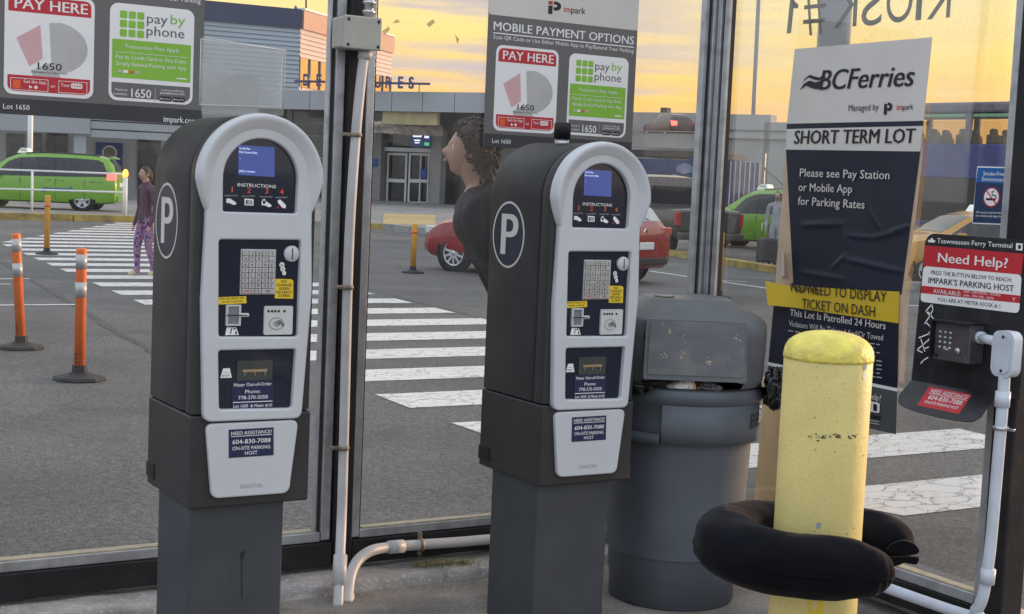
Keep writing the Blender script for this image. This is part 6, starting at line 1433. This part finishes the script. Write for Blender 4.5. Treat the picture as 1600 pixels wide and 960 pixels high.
# upper hall
UL, UC, UR = V(300, 290, 87.2), V(461.5, 290, 90), V(604.5, 290, 105)
W1, W2 = Wall(UL, UC), Wall(UC, UR)
zT1 = V(461.5, 17.5, 90).z; zB = zt_-1.2
up = MB(); n = 26
zpan = zT1-1.15
def siding(mb, W_, z0, z1, m, h=.27):
    k = int((z1-z0)/h); hh = (z1-z0)/k
    for i in range(k):
        a, b = z0+i*hh, z0+(i+1)*hh; L = W_.L
        mb.add([W_.p(0, a, .07), W_.p(L, a, .07), W_.p(L, b-.03, .0), W_.p(0, b-.03, .0), W_.p(0, b, .07), W_.p(L, b, .07)], [(0, 1, 2, 3), (3, 2, 5, 4)], m)
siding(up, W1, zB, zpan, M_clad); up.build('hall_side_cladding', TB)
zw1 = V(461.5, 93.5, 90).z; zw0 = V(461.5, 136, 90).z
up = MB(); siding(up, W2, zw1+.12, zpan, M_clad_sun); siding(up, W2, zB, zw0, M_clad_sun); up.build('hall_front_cladding', TB)
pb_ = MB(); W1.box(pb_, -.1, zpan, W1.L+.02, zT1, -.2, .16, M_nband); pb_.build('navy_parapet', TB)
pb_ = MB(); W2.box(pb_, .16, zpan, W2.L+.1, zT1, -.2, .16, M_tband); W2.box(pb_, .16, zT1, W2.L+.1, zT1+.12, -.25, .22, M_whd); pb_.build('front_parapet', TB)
bw = MB(); W2.box(bw, .1, zw0, W2.L-.1, zw1+.12, -.10, .0, M_glow_glz); wg = bw.build('hall_window', TB)
bw = MB()
for k in range(11): u = W2.L*k/10.; W2.box(bw, max(0, u-.07), zw0, min(W2.L, u+.07), zw1+.12, .002, .09, M_sgrey)
bw.build('window_bar', wg)
bk = MB(); bk.prism([W1.p(0, zB, -.35), W1.p(W1.L-.3, zB, -.35), W2.p(W2.L-.1, zB, -.45), W2.p(W2.L-.1, zB, -14), W1.p(0, zB, -14)], (0, 0, zT1-zB-.4), M_clad); bk.build('hall_core', TB)
ae = MB(); q = V(478, 30, 93); ae.tube([q, V(479, -60, 93)], .06, M_sgrey, 6); q2 = V(464, 18, 92); ae.prism([V(458, 18, 92), V(468, 18, 92), V(461, 8, 92)], FH*.5, M_sgrey); ae.build('roof_mast', TB)
# DEPARTURES
M_dep = mat('departure_letters', (.05, .045, .14), .45)
DPW = Wall(vq(440, 78.6), vq(760, 74.6))
ds_ = thing('departures_sign', 'dark purple departures lettering on a rail above the terminal canopy', 'sign', DPW.p(DPW.L/2, zt_))
xs = [480.5, 501, 521, 541, 558, 573.5, 592, 609, 628.5, 645]
for ch, x in zip('DEPARTURES', xs):
    (ua, za) = DPW.px(x-5.6, 134.3+(x-500)*.028); (ub, zb3) = DPW.px(x+5.6, 117.3+(x-500)*.028)
    vs, fs, W_ = text_mesh(ch, .03, 4); k = (zb3-za)/cap(); kx = (ub-ua)*.88/W_*(.85 if ch in 'ES' else 1); g = MB()
    for o_ in (.12, .02): g.add([DPW.p(ua+a*kx, za+b*k, o_) for a, b in vs], fs, M_dep)
    cu_ = [DPW.p(ua+a*kx, za+b*k, .02) for a, b in vs]
    # side walls of the letters
    from collections import Counter
    ec = Counter()
    for f in fs:
        for i in range(len(f)): ec[tuple(sorted((f[i], f[(i+1) % len(f)])))] += 1
    for (i, j), c_ in ec.items():
        if c_ == 1: g.add([cu_[i], cu_[j], cu_[j]+DPW.n*.1, cu_[i]+DPW.n*.1], [(0, 1, 2, 3)], M_dep)
    g.build('letter', ds_)
g = MB(); (ua, za) = DPW.px(460, 127); (ub, zb3) = DPW.px(672, 131.5); DPW.box(g, ua, (za+zb3)/2-.06, ub, (za+zb3)/2+.06, -.06, .0, M_dep)
for x in (470, 560, 655): u = DPW.px(x, 130)[0]; g.tube([DPW.p(u, (za+zb3)/2, -.05), DPW.p(u-.12, zt_-.05, -.3)], .03, M_mull, 6)
g.build('rail', ds_)
# left wing
q = V(100, 260, 60)
LW = Wall(vq(-60, 60), vq(300, 62.5)); lt = thing('ticket_wing', 'low grey terminal wing with a navy porthole door behind the left taxi', 'building', Vector((q.x, q.y, .1)))
lf = MB(); za = LW.px(70, 207)[1]; zt2 = za+3.0
LW.box(lf, 0, za, LW.px(141, 210)[0], zt2, .0, .5, M_fas); lf.build('fascia', lt)
lf = MB(); a = LW.px(142, 211)[0]; b = LW.px(300, 211)[0]; zc2 = LW.px(190, 217)[1]
for k in range(5): LW.box(lf, a, zc2+k*.36, b, zc2+k*.36+.30, .02, .40+.03*k, M_fas)
LW.box(lf, a, zc2, b, zc2+1.9, -.1, .30, M_sgrey); lf.build('louvred_fascia', lt)
BWl = Wall(LW.a-LW.n*2.5, LW.a-LW.n*2.5+LW.d*LW.L)
wb = BWl.box(MB(), -2, .0, BWl.L+3, zt2, -.4, -.2, M_wallg); wb.build('wall', lt)
for x0, x1 in ((10, 36), (46, 64), (72, 104), (216, 250)): g = BWl.pbox(MB(), (x0, 208), (x1, 300), -.199, -.12, M_dkgl); g.build('window', lt)
LW.pbox(MB(), (116, 205), (133, 310), -.3, .3, M_fas).build('column', lt)
dr_ = BWl.pbox(MB(), (150, 222), (190, 315), -.198, -.10, M_bdoor).build('door', lt)
(uc, zc3) = BWl.px(171, 239.5); rr3 = abs(BWl.px(181.5, 239.5)[0]-uc)
g = MB(); ring_ = [BWl.p(uc+rr3*math.cos(t), zc3+rr3*math.sin(t), -.09) for t in [i*math.pi/14 for i in range(28)]]; g.add(ring_, [list(range(28))], mat('porthole_bronze', (.16, .12, .09), .4)); g.tube(ring_+[ring_[0]], .05, M_mull, 6); g.build('porthole', dr_)
# flag pole and railing before the wing
fp = V(46, 300, 50); g = MB().cyl(Vector((fp.x, fp.y, .09)), Vector((fp.x, fp.y, 4.6)), .10, M_whd, r2=.085, n=14); setp(g.build('white_pole', pivot=Vector((fp.x, fp.y, .09))), 'white pole rising behind the left taxi van in front of the grey wing', 'pole')
rl0, rl1 = V(-40, 320, 43.2), V(205, 328, 43.2); RW = Wall(rl0, rl1)
rt = thing('pavement_railing', 'thin white two-bar railing in front of the left taxi van', 'railing', Vector((rl0.x, rl0.y, .09)))
g = MB()
for a_, b_ in (((0, 265), (199, 272.5)), ((0, 295.5), (199, 301))): g.tube([V(a_[0]-40, a_[1]-1.5, 43.2), V(*b_, 43.2)], .028, M_whd, 8)
g.build('rail', rt)
for x in (50, 195):
    zt4 = V(x, 268 if x < 100 else 273, 43.2).z; q = V(x, 300, 43.2); MB().cyl(Vector((q.x, q.y, .09)), Vector((q.x, q.y, zt4)), .035, M_whd, n=10).build('post', rt)
q = V(196, 273, 43.0); am = MB(); am.lathe([(.06, -.08), (.085, -.02), (.08, .08), (.04, .15), (0, .16)], mat('amber_lamp', (.8, .4, .05), .4, emit=(1, .45, .08), es=1.2), q, 14); am.lathe([(.07, -1.25), (.07, -.1)], M_whd, q, 12)
setp(am.build('warning_light', pivot=q), 'lit amber warning light on a white stub by the railing end', 'warning light')
# ------------------------------------------------------------------ right background: ramp, walls, mural
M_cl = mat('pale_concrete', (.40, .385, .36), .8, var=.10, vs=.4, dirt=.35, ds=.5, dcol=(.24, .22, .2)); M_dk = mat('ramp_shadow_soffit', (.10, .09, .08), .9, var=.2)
M_mural = mat('mural_blue', (.035, .06, .16), .6, var=.35, vs=.6, dirt=.5, ds=.9, dcol=(.10, .12, .16)); M_mpale = mat('mural_pale', (.22, .25, .32), .6, var=.2, vs=2)
q = V(1060, 250, 96)
rp = thing('vehicle_ramp', 'pale concrete elevated vehicle ramp beyond the pickup truck', 'ramp', Vector((q.x, q.y, -.05)))
R1 = Wall(vq(940, 100), vq(1270, 92)); g = MB()
R1.pbox(g, (960, 175), (1090, 330), -1, 0, M_cl); R1.pbox(g, (1088, 178), (1196, 330), -1, 0, M_cl); R1.pbox(g, (1195, 191), (1262, 330), -1, 0, M_cl); g.build('rear_wall', rp)
R2 = Wall(vq(945, 88), vq(1092, 84)); g = MB(); rows = []
R2.pbox(g, (950, 207), (1089, 233), -.4, 0, M_cl); R2.pbox(g, (950, 203.5), (1089, 207), -.5, .12, M_cl); g.build('parapet', rp)
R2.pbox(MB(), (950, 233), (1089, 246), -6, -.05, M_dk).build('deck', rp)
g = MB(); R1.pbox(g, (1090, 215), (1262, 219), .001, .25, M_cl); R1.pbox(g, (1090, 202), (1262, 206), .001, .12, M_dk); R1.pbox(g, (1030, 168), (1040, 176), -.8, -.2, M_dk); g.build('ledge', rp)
R3 = Wall(vq(955, 74), vq(1092, 72)); g = MB(); R3.pbox(g, (955, 246), (1090, 335), -.3, 0, M_mural)
mu_ = g.build('mural_wall', None, pivot=R3.p(R3.L/2, 0)); setp(mu_, 'blue painted mural wall below the concrete ramp', 'wall')
random.seed(21); g = MB()
for k in range(12):
    x = random.uniform(985, 1085); y = random.uniform(252, 300); w = random.uniform(4, 14); h = random.uniform(4, 12)
    pts = [R3.px(x+w*math.cos(t)*random.uniform(.6, 1.2), y+h*math.sin(t)*random.uniform(.6, 1.2)) for t in (0, .9, 1.8, 2.7, 3.6, 4.5, 5.4)]; g.add([R3.p(a, b, .02+.002*k) for a, b in pts], [list(range(7))], random.choice([M_mpale, M_mural, M_mpale, M_clad]))
g.build('painted_shapes', mu_)
R4 = Wall(vq(1085, 62), vq(1210, 60)); g = MB(); (ua, za), (ub, zb4) = R4.px(1095, 330), R4.px(1191, 254)
k = int((ub-ua)/.22)
for i in range(k): R4.box(g, ua+i*.22, -.05, ua+i*.22+.17, zb4-.02*math.sin(i*.8), -.05, .02+.04*(i % 2), M_mural)
fn = g.build('corrugated_fence', None, pivot=R4.p((ua+ub)/2, -.05)); setp(fn, 'dark blue corrugated fence beyond the pickup truck, ending at a braced post', 'fence')
g = MB(); u = R4.px(1193, 300)[0]; zp = R4.px(1193, 240)[1]; R4.box(g, u-.06, -.05, u+.06, zp, .05, .17, M_sgrey); g.tube([R4.p(u, R4.px(1193, 262)[1], .1), R4.p(u+1.3, R4.px(1211, 288)[1]-.3, .1)], .05, M_sgrey, 6); g.build('braced_post', fn)
# car on the ramp
q = V(1043, 213, 96); rz = heading((FH*.93-RH*.36).normalized())
car('ramp_car', 'small red-lit dark car driving up the concrete ramp', 'car', Vector((q.x, q.y, q.z-.1)), rz, HB, mat('ramp_car_maroon', (.06, .02, .02), .3, coat=.4), (-1.34, 1.32), .33, (), [('rear_window', M_cgl, -2.06, -1.68, .88)], [('tail_light', M_tail_on, (-2.18, .45, .70), (-1.95, .85, 1.02)), ('tail_light', M_tail, (-2.15, -.85, .84), (-1.95, -.5, .98))], ns=24)
# distant lamp pole
q = V(1179, 185, 95); g = MB().cyl(Vector((q.x, q.y, -.05)), V(1187, -40, 95), .17, M_lpole, r2=.13, n=10); setp(g.build('lamp_mast', pivot=Vector((q.x, q.y, -.05))), 'thin tall lamp mast against the orange sky beside the shelter corner', 'lamp mast')
# ------------------------------------------------------------------ people
def sk(name, verts, edges, root, regions, parent=None, sub=2, pivot=None, extra=None, fold=0., keep=None):
    """one continuous skinned body; regions: list of (a, b, material) bones, each face takes its nearest bone's material"""
    me = bpy.data.meshes.new(name); keys = list(verts); me.from_pydata([verts[k][0] for k in keys], [(keys.index(a), keys.index(b)) for a, b in edges], []); me.update()
    o = bpy.data.objects.new(name, me); COL.objects.link(o)
    sm = o.modifiers.new('s', 'SKIN'); sm.use_smooth_shade = True; sm.branch_smoothing = .6
    for i, k in enumerate(keys):
        r = verts[k][1]; r = r if isinstance(r, tuple) else (r, r); me.skin_vertices[0].data[i].radius = r; me.skin_vertices[0].data[i].use_root = (k == root)
    o.modifiers.new('u', 'SUBSURF').levels = sub; o.modifiers['u'].render_levels = sub
    dg = bpy.context.evaluated_depsgraph_get(); m2 = bpy.data.meshes.new_from_object(o.evaluated_get(dg)); bpy.data.objects.remove(o)
    mb = MB(); mats_ = []
    def near(p):
        best = None
        for a, b, m in regions:
            A, B = Vector(verts[a][0]), Vector(verts[b][0]); d = B-A; t = max(0, min(1, (p-A).dot(d)/max(d.length_squared, 1e-9))); D = (p-A-d*t).length-.5*(verts[a][1] if not isinstance(verts[a][1], tuple) else verts[a][1][0])
            if best is None or D < best[0]: best = (D, m)
        return best[1]
    vs = [v.co.copy() for v in m2.vertices]
    if fold:
        for i, v in enumerate(m2.vertices):
            if (v.co-keep[0]).length > keep[1]: vs[i] += v.normal*fold*(noise.noise(Vector((v.co.x*7, v.co.y*7, v.co.z*13)))+.6*abs(noise.noise(Vector((v.co.x*15, v.co.y*15, v.co.z*26)))))
    for p in m2.polygons:
        m = near(p.center); mb.mi(m); mb.f.append(list(p.vertices)); mb.m.append(mb.mats.index(m)); mb.sm.append(True)
    mb.v = vs; bpy.data.meshes.remove(m2)
    if extra: extra(mb)
    return mb.build(name, parent, pivot=pivot)
M_skin = mat('skin', (.46, .28, .20), .5, var=.08); M_hood = mat('black_hoodie', (.009, .009, .010), .85, var=.3, vs=9, bump=.5, bs=14); M_jean = mat('dark_trousers', (.02, .02, .025), .8); M_shoe = mat('pale_trainer', (.50, .47, .30), .6); M_hairb = mat('brown_hair', (.045, .028, .018), .55, var=.5, vs=40, bump=.6, bs=60); M_hairf = mat('fair_hair', (.30, .20, .11), .6, var=.35, vs=30)
M_eye = mat('eye', (.02, .015, .012), .2); M_lip = mat('lip', (.38, .16, .13), .5)
M_legg = mat('patterned_leggings', (.10, .06, .20), .7, var=.3, vs=9)
def pattern(m, cols, s):
    t = m.node_tree; b = t.nodes['Principled BSDF']; c = t.nodes.new('ShaderNodeTexCoord'); v = t.nodes.new('ShaderNodeTexNoise'); v.inputs['Scale'].default_value = s; v.inputs['Detail'].default_value = 1; t.links.new(c.outputs['Object'], v.inputs['Vector'])
    r = t.nodes.new('ShaderNodeValToRGB'); t.links.new(v.outputs[0], r.inputs[0]); e = r.color_ramp.elements; r.color_ramp.interpolation = 'CONSTANT'
    while len(e) < len(cols): e.new(.5)
    for i, cc_ in enumerate(cols): e[i].position = .33+.34*i/len(cols) if i else 0; e[i].color = (*cc_, 1)
    t.links.new(r.outputs[0], b.inputs['Base Color'])
pattern(M_legg, [(.05, .03, .12), (.22, .12, .42), (.55, .16, .10), (.10, .07, .25), (.42, .36, .48), (.05, .04, .10)], 17)
M_plum = mat('plum_top', (.10, .055, .075), .8, var=.2, vs=8, bump=.4, bs=12); M_ltop = mat('pale_grey_top', (.40, .40, .43), .8, var=.15, vs=6, bump=.4, bs=12)
def figure(name, label, base, face, H, mats_, pose, hair_m, hair_kind='short', group=None, bulk=1., neck_m=None, rad=None, fold=0., face_dir=None):
    """base on the ground; face = horizontal facing vector; pose moves joints (forward, side, up) as fractions of H"""
    f = Vector((face.x, face.y, 0)).normalized(); s = Vector((f.y, -f.x, 0))     # s: the figure's right
    P = dict(hip=(0, 0, .52), belly=(0.008, 0, .60), chest=(.0, 0, .72), neck0=(-.005, 0, .815), neck=(.005, 0, .86), head0=(.015, 0, .885), head=(.018, 0, .925), top=(.008, 0, .975))
    for sg, c in ((1, 'R'), (-1, 'L')):
        P.update({'sh'+c: (-.005, .105*sg, .79), 'el'+c: (-.02, .135*sg, .615), 'wr'+c: (.035, .135*sg, .475), 'hd'+c: (.05, .132*sg, .445), 'hj'+c: (0, .05*sg, .50), 'kn'+c: (.012, .055*sg, .275), 'an'+c: (-.012, .055*sg, .045), 'hl'+c: (-.03, .055*sg, .022), 'to'+c: (.085, .065*sg, .016)})
        for k_ in range(5): P['f%d%s' % (k_, c)] = (.055+.012*(k_ == 0), (.132+(.006*(k_-2)))*sg - (.012*sg if k_ == 0 else 0), .402+(.02 if k_ == 0 else .004*abs(k_-2)))
    P.update(pose)
    R = dict(hip=(.088, .066), belly=(.080, .058), chest=(.092, .062), neck0=.045, neck=.032, head0=(.036, .038), head=(.046, .054), top=(.026, .032))
    for c in 'RL':
        R.update({'sh'+c: .044, 'el'+c: .029, 'wr'+c: .018, 'hd'+c: (.018, .012), 'hj'+c: .056, 'kn'+c: .037, 'an'+c: .024, 'hl'+c: .022, 'to'+c: .018})
        for k_ in range(5): R['f%d%s' % (k_, c)] = .0052
    R.update(rad or {})
    for k in ('belly', 'chest'): R[k] = tuple(x*bulk for x in R[k])
    for k in ('shR', 'shL', 'elR', 'elL', 'wrR', 'wrL'): R[k] *= 1+(bulk-1)*.9
    W_ = lambda k: base+f*(P[k][0]*H)+s*(P[k][1]*H)+UP*(P[k][2]*H)
    vv = {k: (W_(k), tuple(x*H for x in R[k]) if isinstance(R[k], tuple) else R[k]*H) for k in P}
    ed = [('hip', 'belly'), ('belly', 'chest'), ('chest', 'neck0'), ('neck0', 'neck'), ('neck', 'head0'), ('head0', 'head'), ('head', 'top')]
    skin, top, leg, shoe = mats_; rg = [('hip', 'belly', top), ('belly', 'chest', top), ('chest', 'neck0', top), ('neck0', 'neck', neck_m or skin), ('neck', 'head0', neck_m or skin), ('head0', 'head', skin), ('head', 'top', skin)]
    for c in 'RL':
        ed += [('neck0', 'sh'+c), ('sh'+c, 'el'+c), ('el'+c, 'wr'+c), ('wr'+c, 'hd'+c), ('hip', 'hj'+c), ('hj'+c, 'kn'+c), ('kn'+c, 'an'+c), ('an'+c, 'hl'+c), ('an'+c, 'to'+c)]+[('hd'+c, 'f%d%s' % (k_, c)) for k_ in range(5)]
        rg += [('neck0', 'sh'+c, top), ('sh'+c, 'el'+c, top), ('el'+c, 'wr'+c, top), ('hd'+c, 'f2'+c, skin), ('hj'+c, 'kn'+c, leg), ('kn'+c, 'an'+c, leg), ('hl'+c, 'to'+c, shoe)]
    hc = W_('head'); upv = (W_('top')-W_('head0')).normalized(); hf = Vector(face_dir) if face_dir else f; hf = (hf-upv*hf.dot(upv)).normalized(); hs = Vector(hf.cross(upv))
    def hp(d, k=1.):
        """point of the head surface for a unit direction (forward, side, up)"""
        x, y, z = d; q = Vector((x*.052, y*.040, z*.064))*k
        if z < 0: q.y *= 1-.30*(-z)**1.3; q.x += .007*(-z)*max(0, x)
        if k == 1. and x > 0:
            g = lambda u, w: math.exp(-(u*u+w*w))
            q.x += .016*g(y/.17, (z+.14)/.17)+.003*math.exp(-((z-.20)/.09)**2)*x-.006*g((abs(y)-.36)/.16, (z-.05)/.10)+.004*g(y/.26, (z+.46)/.07)+.006*g(y/.3, (z+.80)/.13)
        return hc+(hf*q.x+hs*q.y+upv*q.z)*H
    def face_(mb):
        rows = []; n, w = 40, 30
        for i in range(w+1):
            t = math.pi*i/w; rows.append([hp((math.sin(t)*math.cos(2*math.pi*j/n), math.sin(t)*math.sin(2*math.pi*j/n), math.cos(t))) for j in range(n)])
        mb.grid(rows, skin, True, True)
        for sg in (1, -1):
            mb.sphere(hc+(hf*.0405+hs*.0165*sg+upv*.0035)*H, .0062*H, M_white, (1, 1, 1), 10, 8); mb.sphere(hc+(hf*.0445+hs*.0170*sg+upv*.0035)*H, .0030*H, M_eye, (1, 1, 1), 8, 6)
            mb.sphere(hc+(hs*.0395*sg-hf*.004-upv*.004)*H, .0125*H, skin, (.75, .45, 1.25), 10, 8)
        lp_ = [hp((math.cos(a_), math.sin(a_), zz_)) for a_ in (-.32, -.16, 0, .16, .32) for zz_ in (-.40, -.455, -.50)]
        lp_ = [p_+hf*.0012*H for p_ in lp_]
        mb.add(lp_, [(3*i+j, 3*i+j+1, 3*i+j+4, 3*i+j+3) for i in range(4) for j in range(2)], M_lip, True)
    T = thing(name, label, 'person', base, 0, group); pose.pop('_hf', None)
    vv = {k: v for k, v in vv.items() if k != '_hf'}
    body = sk('body', vv, ed, 'hip', rg, T, 2, extra=face_, fold=fold, keep=(hc, .13*H))
    hm = MB(); rows = []; cur = hair_kind == 'curly'; n, w = 48, 36
    def hmask(d): m_ = d[2]-(1.286*d[0]-.364); m_ = min(m_, (d[2]+.72)*2); t_ = max(0, min(1, m_/.14)); return t_*t_*(3-2*t_)
    def hr(d):
        v_ = Vector(d); e_ = noise.noise(v_*4+Vector((H, 0, 0)))*.05+abs(noise.noise(v_*13))*(.09 if cur else .045)
        return lerp(.90, (1.17 if cur else 1.09)+e_+(.10 if cur else .04)*max(0, -d[0]), hmask(d))
    for i in range(w+1):
        t = math.pi*i/w; rows.append([hp(d_, hr(d_)*.9999) for d_ in ((math.sin(t)*math.cos(2*math.pi*j/n), math.sin(t)*math.sin(2*math.pi*j/n), math.cos(t)) for j in range(n))])
    hm.grid(rows, hair_m, True, True)
    if cur:
        for k in range(420):
            d = Vector((random.gauss(-.2, 1), random.gauss(0, 1), random.gauss(.15, .9))).normalized()
            if hmask(d) < .6: continue
            p_ = hp(d, hr(d)*1.0001); t1 = d.cross(Vector((random.gauss(0, 1), random.gauss(0, 1), random.gauss(0, 1)))).normalized(); r_ = random.uniform(.004, .009)*H
            W2 = lambda v: (hf*v.x+hs*v.y+upv*v.z)
            t2 = d.cross(t1); hm.tube([p_+W2(t1*math.cos(a_)+t2*math.sin(a_))*r_+W2(d)*(.0015*q_-.002)*H for q_, a_ in enumerate((0, 1.1, 2.2, 3.3, 4.4))], [.0012*H, .0026*H, .003*H, .0024*H, .001*H], hair_m, 5)
        for k in range(60):
            p_ = hc+(-hf*random.uniform(.035, .062)+hs*random.uniform(-.04, .04)-upv*random.uniform(.0, .02))*H; L_ = random.uniform(.05, .085)*H; ph_ = random.uniform(0, 6)
            hm.tube([p_-upv*L_*q_/6+(hs*math.cos(ph_+q_*1.3)+hf*math.sin(ph_+q_*1.3))*.006*H for q_ in range(7)], [.004*H]*6+[.0015*H], hair_m, 5)
    if hair_kind == 'long':
        hm.tube([hc-hf*.036*H+upv*.02*H, hc-hf*.044*H-upv*.03*H, hc-hf*.04*H-upv*.09*H], [.036*H, .036*H, .016*H], hair_m, 12)
    hm.build('hair', T); return T
# person in black outside the glass, leaning over behind the second station
b_ = V(800, 700, 6.66); b_ = Vector((b_.x, b_.y, -.05))
fc = (-RH*.94-FH*.10).normalized()
figure('person', 'person in a black hoodie leaning forward behind the second pay station', b_, fc, 1.93, (M_skin, M_hood, M_jean, M_shoe),
       dict(hip=(-.06, 0, .52), hjR=(-.06, .05, .50), hjL=(-.06, -.05, .50), knR=(-.02, .055, .275), knL=(-.03, -.055, .275), belly=(-.02, 0, .61), chest=(.045, 0, .715), neck0=(.075, 0, .805), neck=(.098, 0, .855), head0=(.118, 0, .885), head=(.126, 0, .93), top=(.108, 0, .98), shR=(.10, .12, .795), shL=(.10, -.12, .795), elR=(.04, .15, .62), elL=(.04, -.15, .62), wrR=(-.03, .13, .515), wrL=(-.03, -.13, .515), hdR=(-.055, .12, .49), hdL=(-.055, -.12, .49),
            **{'f%d%s' % (k, c): (-.085, (1 if c == 'R' else -1)*(.11+.006*(k-2)), .45) for k in range(5) for c in 'RL'}), M_hairb, 'curly', None, 1.34, None, dict(neck0=.070, neck=.036, shR=.062, shL=.062), .016, tuple(-RH*.97-FH*.05))
hd_ = crumple(b_+fc*(.055*1.93)+UP*(.825*1.93), .12, .17, .06, -fc, Vector((fc.y, -fc.x, 0)), M_hood, 3., .22)
hood_o = hd_.build('hood', [o for o in bpy.data.objects if o.get('category') == 'person'][-1])
# walker on the crosswalk
b_ = G(226, 432); figure('person', 'person in patterned purple leggings walking on the crosswalk beside the left pay station', b_, (-RH*.6-FH*.6), 1.66, (M_skin, M_plum, M_legg, M_shoe),
       dict(knR=(.055, .05, .28), anR=(.045, .052, .045), hlR=(.025, .052, .022), toR=(.135, .058, .016), knL=(.0, -.05, .275), anL=(-.07, -.05, .055), hlL=(-.095, -.05, .035), toL=(.0, -.06, .016)), M_hairb, 'long')
b_ = V(1210, 403, 34.2); b_.z = -.05; figure('person', 'person in a pale grey top standing by the right kerb with a dark suitcase', b_, (-FH*.9-RH*.3), 1.72, (M_skin, M_ltop, M_ltop, M_shoe), {}, M_hairb, 'short')
b_ = V(506, 345, 62); b_.z = .09; figure('person', 'person in dark clothes waiting under the terminal canopy, seen beside the black post', b_, (-FH), 1.74, (M_skin, M_hood, M_jean, M_hood), {}, M_hairb, 'short')
q = V(1197, 412, 33.6); q.z = -.05
sc_ = thing('suitcase', 'dark wheeled suitcase standing next to the person in the pale grey top', 'suitcase', q)
M_case = mat('suitcase_grey', (.07, .07, .075), .5, var=.2)
MB().box(q+Vector((-.22, -.14, .06)), q+Vector((.22, .14, .62)), M_case, .05).build('case', sc_)
g = MB()
for x in (-.17, .17):
    for y in (-.1, .1): g.cyl(q+Vector((x-.015, y, .035)), q+Vector((x+.015, y, .035)), .035, M_tyre, n=10)
g.build('wheels', sc_); MB().tube([q+Vector((-.1, .1, .6)), q+Vector((-.1, .1, .95)), q+Vector((.1, .1, .95)), q+Vector((.1, .1, .6))], .012, M_steel, 8).build('handle', sc_)
